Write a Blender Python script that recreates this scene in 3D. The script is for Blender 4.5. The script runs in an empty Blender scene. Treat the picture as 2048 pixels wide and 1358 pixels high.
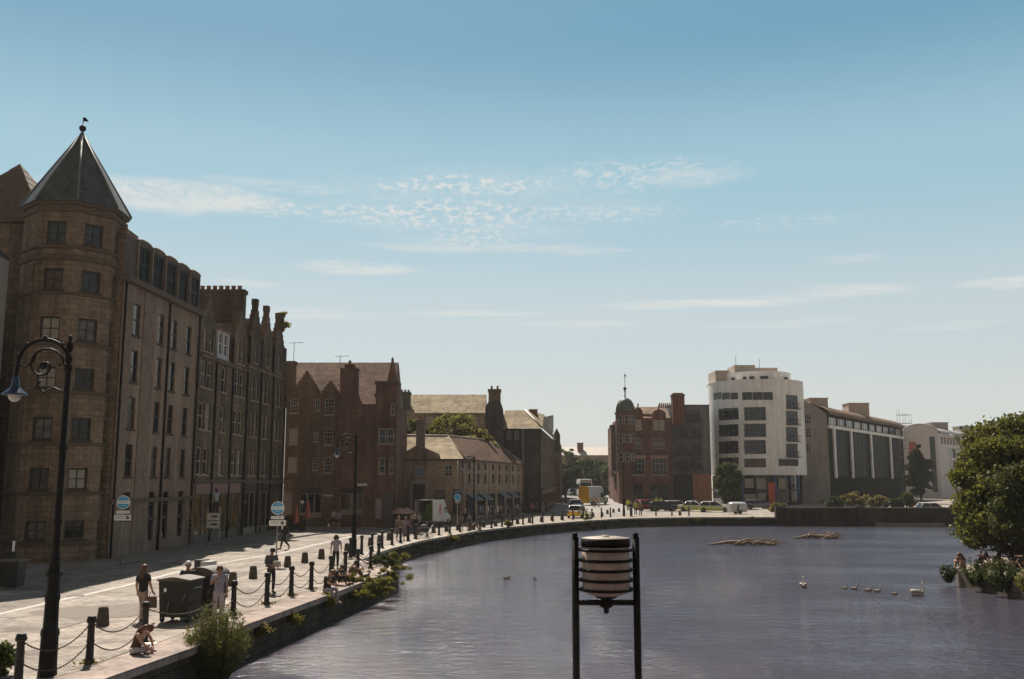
import bpy, bmesh, math, random
import numpy as np
from mathutils import Vector, Matrix
PI = math.pi
RND = random.Random(11)
SC = bpy.context.scene
COL = SC.collection
# ------------------------------------------------------------------ camera
FPX, CAMH = 1900.0, 4.3
PITCH = math.atan(283 / FPX)
CP, SP = math.cos(PITCH), math.sin(PITCH)
cam_d = bpy.data.cameras.new("camera")
cam_d.sensor_width = 36.0
cam_d.lens = 36.0 * FPX / 2048
cam_d.clip_start, cam_d.clip_end = 0.1, 6000
cam = bpy.data.objects.new("camera", cam_d)
cam.location = (0, 0, CAMH)
cam.rotation_euler = (PI / 2 + PITCH, 0, 0)
COL.objects.link(cam)
SC.camera = cam

def ray(px, py):
    a, b = (px - 1024) / FPX, (679 - py) / FPX
    return Vector((a, CP - b * SP, SP + b * CP))
def G(px, py, z=0.0):                       # where that line of sight meets the level z
    d = ray(px, py)
    t = (z - CAMH) / d.z
    return Vector((d.x * t, d.y * t, z))
def D(px, py, Y):                           # where it reaches depth Y
    d = ray(px, py)
    t = Y / d.y
    return Vector((d.x * t, Y, CAMH + d.z * t))
def ZT(py, Y):
    return D(1024, py, Y).z

# ------------------------------------------------------------------ mesh builder
class MB:
    def __init__(s):
        s.v, s.f, s.m, s.sm = [], [], [], []
    def add(s, vs, fs, m=0, sm=False):
        o = len(s.v)
        s.v += [tuple(v) for v in vs]
        for f in fs:
            s.f.append(tuple(i + o for i in f)); s.m.append(m); s.sm.append(sm)
        return s
    def quad(s, a, b, c, d, m=0):
        return s.add([a, b, c, d], [(0, 1, 2, 3)], m)
    def box(s, x0, y0, z0, x1, y1, z1, m=0, M=None):
        vs = [Vector(p) for p in ((x0,y0,z0),(x1,y0,z0),(x1,y1,z0),(x0,y1,z0),(x0,y0,z1),(x1,y0,z1),(x1,y1,z1),(x0,y1,z1))]
        if M is not None: vs = [M @ v for v in vs]
        return s.add(vs, [(0,3,2,1),(4,5,6,7),(0,1,5,4),(1,2,6,5),(2,3,7,6),(3,0,4,7)], m)
    def frust(s, c, w0, d0, w1, d1, h, m=0, rz=0):
        vs = []
        for (w, d, z) in ((w0, d0, 0), (w1, d1, h)):
            for sx, sy in ((-1,-1),(1,-1),(1,1),(-1,1)):
                x, y = sx*w/2, sy*d/2
                vs.append((c[0]+x*math.cos(rz)-y*math.sin(rz), c[1]+x*math.sin(rz)+y*math.cos(rz), c[2]+z))
        return s.add(vs, [(0,3,2,1),(4,5,6,7),(0,1,5,4),(1,2,6,5),(2,3,7,6),(3,0,4,7)], m)
    def prism(s, poly, z0, z1, m=0):        # plan polygon (counter-clockwise), vertical sides
        n = len(poly)
        vs = [(p[0], p[1], z0) for p in poly] + [(p[0], p[1], z1) for p in poly]
        fs = [tuple(range(n-1, -1, -1)), tuple(range(n, 2*n))] + [(i, (i+1) % n, n+(i+1) % n, n+i) for i in range(n)]
        return s.add(vs, fs, m)
    def slab(s, poly, y0, y1, m=0):         # outline in x,z (counter-clockwise seen from -y), thickness along y
        n = len(poly)
        vs = [(p[0], y0, p[1]) for p in poly] + [(p[0], y1, p[1]) for p in poly]
        fs = [tuple(range(n)), tuple(range(2*n-1, n-1, -1))] + [((i+1) % n, i, n+i, n+(i+1) % n) for i in range(n)]
        return s.add(vs, fs, m)
    def tube(s, pts, r, n=8, m=0, cap=True, sm=True):
        pts = [Vector(p) for p in pts]
        rs = r if isinstance(r, (list, tuple)) else [r]*len(pts)
        vs, fs = [], []
        up = None
        for i, p in enumerate(pts):
            t = (pts[min(i+1, len(pts)-1)] - pts[max(i-1, 0)])
            if t.length < 1e-9: t = Vector((0,0,1))
            t.normalize()
            if up is None:
                up = Vector((1,0,0)) if abs(t.x) < .8 else Vector((0,1,0))
            a = (up - t*up.dot(t))
            if a.length < 1e-6: a = t.orthogonal()
            a.normalize(); b = t.cross(a); up = a
            for k in range(n):
                q = 2*PI*k/n
                vs.append(p + (a*math.cos(q) + b*math.sin(q))*rs[i])
        for i in range(len(pts)-1):
            for k in range(n):
                fs.append((i*n+k, i*n+(k+1) % n, (i+1)*n+(k+1) % n, (i+1)*n+k))
        s.add(vs, fs, m, sm)
        if cap:
            o = len(s.v) - len(vs)
            s.f.append(tuple(o+k for k in range(n-1, -1, -1))); s.m.append(m); s.sm.append(False)
            e = o + (len(pts)-1)*n
            s.f.append(tuple(e+k for k in range(n))); s.m.append(m); s.sm.append(False)
        return s
    def lathe(s, prof, n=16, c=(0,0,0), m=0, sm=True, rot=0.0, sx=1, sy=1):
        vs, fs = [], []
        for (r, z) in prof:
            for k in range(n):
                q = 2*PI*k/n + rot
                vs.append((c[0]+r*math.cos(q)*sx, c[1]+r*math.sin(q)*sy, c[2]+z))
        for i in range(len(prof)-1):
            for k in range(n):
                fs.append((i*n+k, i*n+(k+1) % n, (i+1)*n+(k+1) % n, (i+1)*n+k))
        s.add(vs, fs, m, sm)
        o = len(s.v)-len(vs)
        if prof[0][0] > 1e-4:
            s.f.append(tuple(o+k for k in range(n-1, -1, -1))); s.m.append(m); s.sm.append(False)
        if prof[-1][0] > 1e-4:
            e = o+(len(prof)-1)*n
            s.f.append(tuple(e+k for k in range(n))); s.m.append(m); s.sm.append(False)
        return s
    def ball(s, c, rx, ry=None, rz=None, n=10, m=0):
        ry = ry or rx; rz = rz or rx
        k = max(4, n//2+1)
        prof = [(max(1e-5, math.sin(PI*i/k)), -math.cos(PI*i/k)) for i in range(k+1)]
        o = len(s.v)
        s.lathe(prof, n, m=m)
        for i in range(o, len(s.v)):
            v = s.v[i]; s.v[i] = (c[0]+v[0]*rx, c[1]+v[1]*ry, c[2]+v[2]*rz)
        return s
    def xf(s, M, start=0):
        for i in range(start, len(s.v)):
            s.v[i] = tuple(M @ Vector(s.v[i]))
        return s
    def mesh(s, name, mats):
        me = bpy.data.meshes.new(name)
        me.from_pydata(s.v, [], s.f)
        for m in (mats if isinstance(mats, (list, tuple)) else [mats]): me.materials.append(m)
        nf = len(me.polygons)
        me.polygons.foreach_set("material_index", s.m)
        me.polygons.foreach_set("use_smooth", s.sm)
        auto_uv(me)
        me.update()
        return me
    def build(s, name, mats, parent=None, loc=None, rz=0.0):
        return put(name, s.mesh(name, mats), parent, loc, rz)

def auto_uv(me):
    n = len(me.loops)
    if n == 0: return
    uv = me.uv_layers.new(name="UVMap")
    co = np.empty(len(me.vertices)*3); me.vertices.foreach_get("co", co); co = co.reshape(-1, 3)
    vi = np.empty(n, dtype=np.int32); me.loops.foreach_get("vertex_index", vi)
    no = np.empty(len(me.polygons)*3); me.polygons.foreach_get("normal", no); no = no.reshape(-1, 3)
    lt = np.empty(len(me.polygons), dtype=np.int32); me.polygons.foreach_get("loop_total", lt)
    nn = np.repeat(no, lt, axis=0)
    P = co[vi]
    flat = np.abs(nn[:, 2]) > 0.95
    t = np.stack([-nn[:, 1], nn[:, 0], np.zeros(n)], 1)
    l = np.linalg.norm(t, axis=1); l[l < 1e-6] = 1
    t /= l[:, None]
    b = np.cross(nn, t)
    u = (P*t).sum(1); v = (P*b).sum(1)
    u[flat] = P[flat, 0]; v[flat] = P[flat, 1]
    uv.data.foreach_set("uv", np.stack([u, v], 1).astype(np.float32).ravel())

def put(name, me, parent=None, loc=None, rz=0.0):
    o = bpy.data.objects.new(name, me)
    if loc is not None: o.location = loc
    if rz: o.rotation_euler = (0, 0, rz)
    COL.objects.link(o)
    if parent is not None: o.parent = parent
    return o
def tag(o, label=None, cat=None, group=None, kind=None):
    if label: o["label"] = label
    if cat: o["category"] = cat
    if group: o["group"] = group
    if kind: o["kind"] = kind
    return o
def thing(name, label, cat, loc=(0,0,0), rz=0.0, group=None):
    o = bpy.data.objects.new(name, None)
    o.empty_display_size = 0.3
    o.location = loc; o.rotation_euler = (0, 0, rz)
    COL.objects.link(o)
    return tag(o, label, cat, group)
def dup(root, loc, rz=0.0, label=None, scale=None, group=None):
    r = root.copy(); COL.objects.link(r)
    r.location = loc; r.rotation_euler = (0, 0, rz)
    if scale: r.scale = scale
    if label: r["label"] = label
    if group: r["group"] = group
    for ch in list(root.children):
        c = ch.copy(); COL.objects.link(c); c.parent = r
        for g in ch.children:
            d = g.copy(); COL.objects.link(d); d.parent = c
    return r

# ------------------------------------------------------------------ materials
def new_mat(name):
    m = bpy.data.materials.new(name); m.use_nodes = True
    nt = m.node_tree
    return m, nt, nt.nodes["Principled BSDF"]
def N(nt, t, **kw):
    n = nt.nodes.new(t)
    for k, v in kw.items():
        if k.startswith("_"):
            setattr(n, k[1:], v)
        else:
            n.inputs[k.replace("__", " ")].default_value = v
    return n
def c4(c): return (c[0], c[1], c[2], 1.0)
def mul(c, k): return tuple(min(1, x*k) for x in c)
_mats = {}
def plain(name, col, rough=.6, metal=0.0, var=.18, scale=3.0, bump=0.0, spec=.4):
    if name in _mats: return _mats[name]
    m, nt, p = new_mat(name)
    tc = N(nt, "ShaderNodeTexCoord")
    no = N(nt, "ShaderNodeTexNoise", Scale=scale, Detail=5.0, Roughness=.65)
    nt.links.new(tc.outputs["Object"], no.inputs["Vector"])
    cr = N(nt, "ShaderNodeValToRGB")
    cr.color_ramp.elements[0].position, cr.color_ramp.elements[1].position = .3, .7
    cr.color_ramp.elements[0].color = c4(mul(col, 1-var)); cr.color_ramp.elements[1].color = c4(mul(col, 1+var))
    nt.links.new(no.outputs["Fac"], cr.inputs["Fac"])
    nt.links.new(cr.outputs["Color"], p.inputs["Base Color"])
    p.inputs["Roughness"].default_value = rough; p.inputs["Metallic"].default_value = metal
    p.inputs["Specular IOR Level"].default_value = spec
    if bump:
        b = N(nt, "ShaderNodeBump", Strength=bump, Distance=.02)
        nt.links.new(no.outputs["Fac"], b.inputs["Height"]); nt.links.new(b.outputs["Normal"], p.inputs["Normal"])
    _mats[name] = m
    return m
def masonry(name, c1, c2, mortar, bw=.6, bh=.3, gap=.012, rough=.9, stain=.35, stain_scale=.25, bump=.4, uv=True, spec=.2, streak=.42):
    if name in _mats: return _mats[name]
    m, nt, p = new_mat(name)
    tc = N(nt, "ShaderNodeTexCoord")
    br = N(nt, "ShaderNodeTexBrick", Scale=1.0)
    br.inputs["Mortar Size"].default_value = gap; br.inputs["Mortar Smooth"].default_value = .3
    br.inputs["Bias"].default_value = 0.0
    br.inputs["Brick Width"].default_value = bw; br.inputs["Row Height"].default_value = bh
    br.inputs["Color1"].default_value = c4(c1); br.inputs["Color2"].default_value = c4(c2); br.inputs["Mortar"].default_value = c4(mortar)
    nt.links.new(tc.outputs["UV" if uv else "Object"], br.inputs["Vector"])
    big = N(nt, "ShaderNodeTexNoise", Scale=stain_scale, Detail=6.0, Roughness=.7)
    fine = N(nt, "ShaderNodeTexNoise", Scale=6.0, Detail=4.0, Roughness=.7)
    nt.links.new(tc.outputs["Object"], big.inputs["Vector"]); nt.links.new(tc.outputs["Object"], fine.inputs["Vector"])
    mr = N(nt, "ShaderNodeMapRange"); mr.inputs["From Min"].default_value = .35; mr.inputs["From Max"].default_value = .7
    mr.inputs["To Min"].default_value = 1.0+stain*.35; mr.inputs["To Max"].default_value = 1.0-stain
    nt.links.new(big.outputs["Fac"], mr.inputs["Value"])
    mr2 = N(nt, "ShaderNodeMapRange"); mr2.inputs["From Min"].default_value = .3; mr2.inputs["From Max"].default_value = .7
    mr2.inputs["To Min"].default_value = .78; mr2.inputs["To Max"].default_value = 1.2
    nt.links.new(fine.outputs["Fac"], mr2.inputs["Value"])
    smp = N(nt, "ShaderNodeMapping"); smp.inputs["Scale"].default_value = (1.3, 1.3, .09)
    nt.links.new(tc.outputs["Object"], smp.inputs["Vector"])
    stn = N(nt, "ShaderNodeTexNoise", Scale=1.0, Detail=5.0, Roughness=.7); nt.links.new(smp.outputs[0], stn.inputs["Vector"])
    mr3 = N(nt, "ShaderNodeMapRange"); mr3.inputs["From Min"].default_value = .42; mr3.inputs["From Max"].default_value = .68
    mr3.inputs["To Min"].default_value = 1.1; mr3.inputs["To Max"].default_value = 1.0-streak
    nt.links.new(stn.outputs["Fac"], mr3.inputs["Value"])
    m0 = N(nt, "ShaderNodeMath", _operation="MULTIPLY"); nt.links.new(mr3.outputs[0], m0.inputs[0]); nt.links.new(mr.outputs[0], m0.inputs[1])
    mm = N(nt, "ShaderNodeMath", _operation="MULTIPLY")
    nt.links.new(m0.outputs[0], mm.inputs[0]); nt.links.new(mr2.outputs[0], mm.inputs[1])
    mx = N(nt, "ShaderNodeVectorMath", _operation="SCALE")
    nt.links.new(br.outputs["Color"], mx.inputs[0]); nt.links.new(mm.outputs[0], mx.inputs["Scale"])
    nt.links.new(mx.outputs[0], p.inputs["Base Color"])
    b = N(nt, "ShaderNodeBump", Strength=bump, Distance=.02); b.invert = True
    nt.links.new(br.outputs["Fac"], b.inputs["Height"]); nt.links.new(b.outputs["Normal"], p.inputs["Normal"])
    p.inputs["Roughness"].default_value = rough; p.inputs["Specular IOR Level"].default_value = spec
    _mats[name] = m
    return m
def glass(name, col=(.012,.014,.016), rough=.06):
    if name in _mats: return _mats[name]
    m, nt, p = new_mat(name)
    tc = N(nt, "ShaderNodeTexCoord")
    no = N(nt, "ShaderNodeTexNoise", Scale=1.3, Detail=3.0)
    nt.links.new(tc.outputs["Object"], no.inputs["Vector"])
    cr = N(nt, "ShaderNodeValToRGB")
    cr.color_ramp.elements[0].position, cr.color_ramp.elements[1].position = .4, .65
    cr.color_ramp.elements[0].color = c4(mul(col, .6)); cr.color_ramp.elements[1].color = c4(mul(col, 1.6))
    nt.links.new(no.outputs["Fac"], cr.inputs["Fac"]); nt.links.new(cr.outputs["Color"], p.inputs["Base Color"])
    b = N(nt, "ShaderNodeBump", Strength=.03, Distance=.05)
    nt.links.new(no.outputs["Fac"], b.inputs["Height"]); nt.links.new(b.outputs["Normal"], p.inputs["Normal"])
    p.inputs["Roughness"].default_value = rough; p.inputs["Specular IOR Level"].default_value = .5
    _mats[name] = m
    return m
def leafmat(name, dark, light, trans=.45):
    if name in _mats: return _mats[name]
    m = bpy.data.materials.new(name); m.use_nodes = True
    nt = m.node_tree; nt.nodes.clear()
    out = N(nt, "ShaderNodeOutputMaterial")
    g = N(nt, "ShaderNodeNewGeometry")
    cr = N(nt, "ShaderNodeValToRGB")
    cr.color_ramp.elements[0].color = c4(dark); cr.color_ramp.elements[1].color = c4(light)
    nt.links.new(g.outputs["Random Per Island"], cr.inputs["Fac"])
    d = N(nt, "ShaderNodeBsdfDiffuse"); t = N(nt, "ShaderNodeBsdfTranslucent")
    gl = N(nt, "ShaderNodeBsdfGlossy", Roughness=.45)
    mx = N(nt, "ShaderNodeMixShader", Fac=trans); mx2 = N(nt, "ShaderNodeMixShader", Fac=.02)
    nt.links.new(cr.outputs["Color"], d.inputs["Color"]); nt.links.new(cr.outputs["Color"], t.inputs["Color"])
    nt.links.new(d.outputs[0], mx.inputs[1]); nt.links.new(t.outputs[0], mx.inputs[2])
    nt.links.new(mx.outputs[0], mx2.inputs[1]); nt.links.new(gl.outputs[0], mx2.inputs[2])
    nt.links.new(mx2.outputs[0], out.inputs["Surface"])
    _mats[name] = m
    return m

M_IRON = plain("black_painted_iron", (.012,.011,.010), .6, 0.0, .5, 6, .1, .15)
M_RUST = plain("rusty_iron", (.06,.032,.02), .8, 0, .4, 8)
M_WHITE = plain("white_paint", (.72,.71,.68), .5, 0, .05, 2)
M_GREYM = plain("grey_galvanised_steel", (.25,.25,.24), .5, .3, .15, 6)
M_LEAD = plain("lead_sheet", (.14,.15,.15), .6, 0, .2, 2)
M_BLACKP = plain("black_plastic", (.014,.013,.012), .5, 0, .3, 4)
M_TYRE = plain("tyre_rubber", (.012,.012,.012), .8)
M_GLASS = glass("dark_window_glass")
M_GLASSB = glass("bluish_window_glass", (.03,.038,.045))
M_BLIND = plain("drawn_blind_behind_glass", (.3,.27,.21), .25, 0, .15, 1, 0, .5)
M_GLASSBR = glass("brown_window_glass", (.06,.03,.016))

# ------------------------------------------------------------------ light and sky
SUN_E, SUN_A = math.radians(51), math.radians(18)      # sun: high, ahead and left of the view
sd = Vector((-math.sin(SUN_A)*math.cos(SUN_E), math.cos(SUN_A)*math.cos(SUN_E), math.sin(SUN_E)))
sl = bpy.data.lights.new("sun", "SUN"); sl.energy = 5.0; sl.angle = math.radians(.5); sl.color = (1, .91, .80)
so = bpy.data.objects.new("sun", sl); COL.objects.link(so)
so.rotation_euler = sd.to_track_quat('Z', 'Y').to_euler()
so.location = (-40, 100, 150)

W = bpy.data.worlds.new("World"); SC.world = W; W.use_nodes = True
wt = W.node_tree; wt.nodes.clear()
def L(a, b): wt.links.new(a, b)
wo = N(wt, "ShaderNodeOutputWorld"); bg = N(wt, "ShaderNodeBackground", Strength=.066)
sky = wt.nodes.new("ShaderNodeTexSky"); sky.sky_type = 'NISHITA'; sky.sun_disc = False
sky.sun_elevation = SUN_E; sky.sun_rotation = -SUN_A
sky.air_density, sky.dust_density, sky.ozone_density, sky.altitude = 1.0, 1.5, 1.5, 0
tc = N(wt, "ShaderNodeTexCoord")
sep = N(wt, "ShaderNodeSeparateXYZ"); L(tc.outputs["Generated"], sep.inputs[0])
# clear air colour by height above the horizon, unseen zenith darkened to deepen shade (values are ten times radiance, the background is 0.1)
rmp = N(wt, "ShaderNodeValToRGB"); rmp.color_ramp.interpolation = 'EASE'
def lin(r, g, b):
    f = lambda c: ((c/255+.055)/1.055)**2.4 if c > 10 else c/255/12.92
    return (f(r), f(g), f(b))
els = rmp.color_ramp.elements
SKYC = [(0.0, (216,216,210)), (.07, (211,216,213)), (.15, (200,213,215)), (.30, (162,200,212)), (.45, (104,161,187)), (.62, (42,84,112)), (1.0, (12,30,46))]
while len(els) < len(SKYC): els.new(.5)
for e, (p_, c_) in zip(els, SKYC): e.position = p_; e.color = c4(lin(*c_))
L(sep.outputs["Z"], rmp.inputs["Fac"])
sc10 = N(wt, "ShaderNodeVectorMath", _operation="SCALE"); sc10.inputs["Scale"].default_value = 10.0
L(rmp.outputs["Color"], sc10.inputs[0])
mixs = N(wt, "ShaderNodeMix", _data_type='RGBA'); mixs.inputs[0].default_value = .85
L(sky.outputs[0], mixs.inputs[6]); L(sc10.outputs[0], mixs.inputs[7])
# a layer of broken high cloud: direction carried to a level sheet (x/z, y/z)
zc = N(wt, "ShaderNodeMath", _operation="MAXIMUM"); zc.inputs[1].default_value = .03; L(sep.outputs["Z"], zc.inputs[0])
dx = N(wt, "ShaderNodeMath", _operation="DIVIDE"); L(sep.outputs["X"], dx.inputs[0]); L(zc.outputs[0], dx.inputs[1])
dy = N(wt, "ShaderNodeMath", _operation="DIVIDE"); L(sep.outputs["Y"], dy.inputs[0]); L(zc.outputs[0], dy.inputs[1])
cs = N(wt, "ShaderNodeCombineXYZ"); L(dx.outputs[0], cs.inputs[0]); L(dy.outputs[0], cs.inputs[1])
def math2(op, a, b):
    n = N(wt, "ShaderNodeMath", _operation=op)
    for i, q in enumerate((a, b)):
        if isinstance(q, (int, float)): n.inputs[i].default_value = q
        elif q is not None: L(q, n.inputs[i])
    return n.outputs[0]
def ctex(scale, detail, rough, sxyz=(1,1,1), dist=0.0):
    mp = N(wt, "ShaderNodeMapping"); mp.inputs["Scale"].default_value = sxyz; L(cs.outputs[0], mp.inputs["Vector"])
    t = N(wt, "ShaderNodeTexNoise", Scale=scale, Detail=detail, Roughness=rough); t.inputs["Distortion"].default_value = dist
    L(mp.outputs[0], t.inputs["Vector"]); return t.outputs["Fac"]
def smooth(v, a, b):
    n = N(wt, "ShaderNodeMapRange"); n.interpolation_type = 'SMOOTHSTEP'
    n.inputs["From Min"].default_value = a; n.inputs["From Max"].default_value = b
    L(v, n.inputs["Value"]); return n.outputs[0]
puff = ctex(28.0, 6.0, .62, (1, .55, 1), .3)
veil = ctex(2.6, 8.0, .66, (1.0, 1.3, 1), .2)
streak = ctex(5.0, 7.0, .6, (.35, 1.0, 1), .1)
BANDS = [ # cloud banks on the sheet, as seen: centre px, half width px, half height px, kind, strength
    (960, 410, 430, 80, 'v', .32), (330, 392, 290, 34, 'v', 1.0), (560, 372, 170, 16, 'v', .55), (520, 410, 130, 26, 'p', .9), (930, 375, 220, 26, 'p', .95), (860, 430, 290, 34, 'p', .9),
    (960, 470, 110, 26, 'p', .75), (1260, 350, 230, 34, 'p', .6), (1380, 352, 130, 24, 'v', .55), (1180, 425, 200, 26, 'p', .6),
    (960, 495, 260, 12, 'v', .55), (715, 538, 130, 13, 's', .85), (1420, 606, 260, 13, 's', .95), (1700, 583, 150, 16, 's', .7),
    (2010, 566, 120, 16, 's', .85), (950, 626, 150, 8, 's', .8), (1150, 648, 150, 8, 's', .75), (620, 628, 170, 12, 's', .6),
    (1560, 648, 170, 9, 's', .5), (1700, 515, 80, 9, 'v', .4), (1560, 445, 190, 16, 'p', .3), (1190, 503, 90, 8, 'v', .5), (500, 568, 70, 10, 's', .55), (1900, 652, 130, 9, 's', .5)]
tot = None
azm = N(wt, "ShaderNodeMath", _operation="ARCTAN2"); L(sep.outputs["X"], azm.inputs[0]); L(sep.outputs["Y"], azm.inputs[1])
ele = N(wt, "ShaderNodeMath", _operation="ARCSINE"); L(sep.outputs["Z"], ele.inputs[0])
wob = ctex(1.7, 4.0, .6)
for (cx, cy, hw, hh, kd, st) in BANDS:
    q0 = ray(cx, cy).normalized(); q1 = ray(cx+hw, cy).normalized(); q2 = ray(cx, cy-hh).normalized()
    a0, e0 = math.atan2(q0.x, q0.y), math.asin(q0.z)
    wa, we = abs(math.atan2(q1.x, q1.y)-a0), abs(math.asin(q2.z)-e0)
    u = math2("DIVIDE", math2("SUBTRACT", azm.outputs[0], a0), wa)
    # banks follow the arc of their level sheet
    v = math2("DIVIDE", math2("SUBTRACT", ele.outputs[0], e0), we)
    v = math2("ADD", v, math2("MULTIPLY", math2("SUBTRACT", wob, .5), 2.2))
    r2 = math2("ADD", math2("MULTIPLY", u, u), math2("MULTIPLY", v, v))
    k = smooth(r2, 1.3, .05)
    src = {'p': smooth(puff, .44, .62), 'v': smooth(math2('ADD', math2('MULTIPLY', veil, .6), math2('MULTIPLY', puff, .4)), .30, .62), 's': smooth(math2("ADD", math2("MULTIPLY", streak, .6), math2("MULTIPLY", puff, .4)), .33, .62)}[kd]
    d_ = math2("MULTIPLY", math2("MULTIPLY", k, src), st)
    tot = d_ if tot is None else math2("MAXIMUM", tot, d_)
tot = math2('MULTIPLY', tot, .92)
# warm-grey fill tone added to the unseen sky behind the view, brightening shaded facades
hz = N(wt, "ShaderNodeMix", _data_type='RGBA'); L(math2("MULTIPLY", smooth(sep.outputs["Y"], .12, -.45), .85), hz.inputs[0])
L(mixs.outputs[2], hz.inputs[6]); hz.inputs[7].default_value = c4(tuple(10*x for x in (.25,.215,.175)))
mixc = N(wt, "ShaderNodeMix", _data_type='RGBA'); L(tot, mixc.inputs[0])
L(hz.outputs[2], mixc.inputs[6]); mixc.inputs[7].default_value = c4(tuple(10*x for x in lin(224,225,222)))
L(mixc.outputs[2], bg.inputs["Color"]); L(bg.outputs[0], wo.inputs["Surface"])
SC.view_settings.view_transform = 'Standard'; SC.view_settings.look = 'None'
SC.view_settings.exposure = .6; SC.view_settings.gamma = 1
SC.cycles.max_bounces = 6; SC.cycles.diffuse_bounces = 3; SC.cycles.glossy_bounces = 3; SC.cycles.transmission_bounces = 2
SC.cycles.use_denoising = True
# ------------------------------------------------------------------ setting: water, quay, street, far bank
WZ = -1.0
M_SETTS = masonry("pale_stone_setts", (0.449, 0.389, 0.331), (0.310, 0.267, 0.228), (0.152, 0.130, 0.112), .22, .12, .012, .85, .42, .35, .5)
M_ROAD = masonry("worn_road_setts", (0.412, 0.362, 0.310), (0.294, 0.257, 0.221), (0.161, 0.139, 0.119), .26, .13, .012, .85, .45, .3, .4)
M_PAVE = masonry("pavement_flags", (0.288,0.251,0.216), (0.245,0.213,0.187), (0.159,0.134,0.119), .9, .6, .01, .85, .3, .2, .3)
M_COPE = masonry("pinkish_coping_stone", (0.375,0.299,0.253), (0.324,0.259,0.224), (0.188,0.150,0.131), 1.4, 3.0, .012, .85, .3, .5, .3)
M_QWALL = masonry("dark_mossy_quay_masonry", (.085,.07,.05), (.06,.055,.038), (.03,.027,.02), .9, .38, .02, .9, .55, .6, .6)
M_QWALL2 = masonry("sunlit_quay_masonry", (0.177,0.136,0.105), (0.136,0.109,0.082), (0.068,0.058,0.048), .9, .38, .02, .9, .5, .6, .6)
M_EARTH = plain("rough_ground", (.12,.10,.07), .95, 0, .3, .4, .3)
M_KERB = plain("granite_kerb", (0.204,0.184,0.156), .8, 0, .25, 3)
M_LINE = plain("worn_white_road_paint", (.47,.44,.39), .8, 0, .22, 2.5)

E1 = [G(*p) for p in ((222,1352),(379,1297),(478,1254),(544,1230),(663,1187),(701,1173),(799,1135))]
E1d = (E1[1]-E1[-1]).normalized()
E0 = E1[0] + E1d*26
E2 = [G(*p) for p in ((722,1119.5),(750,1107.5),(780,1097.5),(842,1081.6),(882,1074.6),(960,1061),(1022,1054),(1083,1048),(1166,1042),(1240,1037.5),(1320,1035.5),(1400,1034.5),(1480,1034.5),(1550,1034.5))]
QEDGE = [E0] + E1 + E2
BR1 = Vector((82.0, E2[-1].y-2.0, 0))
xy = lambda v: (v[0], v[1])
def tri_poly(name, pts, z, mat, kind="structure"):
    bm = bmesh.new()
    vs = [bm.verts.new((p[0], p[1], z)) for p in pts]
    f = bm.faces.new(vs)
    bm.normal_update()
    if f.normal.z < 0: f.normal_flip()
    bmesh.ops.triangulate(bm, faces=[f])
    me = bpy.data.meshes.new(name); bm.to_mesh(me); bm.free()
    me.materials.append(mat); auto_uv(me)
    o = put(name, me); tag(o, kind=kind); return o
# one sheet to the horizon, with the basin cut out of it
land = [(-3000, E0.y-400), (E0.x, E0.y-400)] + [xy(p) for p in QEDGE] + [xy(BR1), (96, 99), (96, -60), (23.6, -60), (23.2, 20), (23.2, 44), (22.8, 50.2), (23.6, 52.5), (28.5, 58.5), (36, 66), (60, 92), (80, 99), (96, 99.02), (3000, 99.02), (3000, 3500), (-3000, 3500)]
# left and far land
tri_poly("ground", [(-3000, E0.y-400), (E0.x, E0.y-400)] + [xy(p) for p in QEDGE] + [xy(BR1), (3000, BR1.y), (3000, 3500), (-3000, 3500)], 0.0, M_SETTS)
RB = [(23.4, -60), (23.2, 20), (23.2, 43), (22.75, 49.6), (23.3, 51.2), (28.5, 57.5), (38, 66), (60, 84), (82, 100), (82, BR1.y-.4), (3000, BR1.y-.4), (3000, -60)]
RBZ = -.2
tri_poly("right_bank_ground", RB, RBZ, plain("sunlit_bank_gravel", (0.204,0.160,0.122), .95, 0, .3, .8, .3))
def strip(pts, zt, zb, mb, m=0):
    for a, b in zip(pts[:-1], pts[1:]):
        mb.quad((a[0],a[1],zb), (b[0],b[1],zb), (b[0],b[1],zt), (a[0],a[1],zt), m)
mb = MB(); strip(QEDGE, 0, -2.2, mb); strip([QEDGE[-1], BR1], 0, -2.2, mb)
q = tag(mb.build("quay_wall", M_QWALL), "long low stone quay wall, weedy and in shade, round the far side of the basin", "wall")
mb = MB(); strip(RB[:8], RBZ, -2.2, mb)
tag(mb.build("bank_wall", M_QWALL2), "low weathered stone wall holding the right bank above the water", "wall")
mb = MB(); mb.quad((-3000,-500,-2.2),(3000,-500,-2.2),(3000,400,-2.2),(-3000,400,-2.2))
tag(mb.build("river_bed", M_EARTH), kind="structure")
# coping band along the quay edge
def offset(pts, d):
    out = []
    for i, p in enumerate(pts):
        a = (pts[min(i+1, len(pts)-1)]-pts[max(i-1, 0)]); a.z = 0; a.normalize()
        out.append(p + Vector((-a.y, a.x, 0))*d)
    return out
def band(name, pts, d0, d1, z, mat, zb=None, kind="structure"):
    A, B = offset(pts, d0), offset(pts, d1)
    mb = MB()
    for i in range(len(pts)-1):
        mb.quad((A[i].x,A[i].y,z),(A[i+1].x,A[i+1].y,z),(B[i+1].x,B[i+1].y,z),(B[i].x,B[i].y,z))
        if zb is not None:
            for P in (A, B):
                mb.quad((P[i].x,P[i].y,zb),(P[i+1].x,P[i+1].y,zb),(P[i+1].x,P[i+1].y,z),(P[i].x,P[i].y,z))
    o = mb.build(name, mat); tag(o, kind=kind); return o
P1 = [E0] + E1
band("quay_coping", P1, -.12, 1.15, .035, M_COPE, -.16)
band("far_quay_coping", E2, -.10, .75, .035, plain("pale_coping_stone", (0.324,0.284,0.236), .85, 0, .2, 2), -.14)
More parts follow.
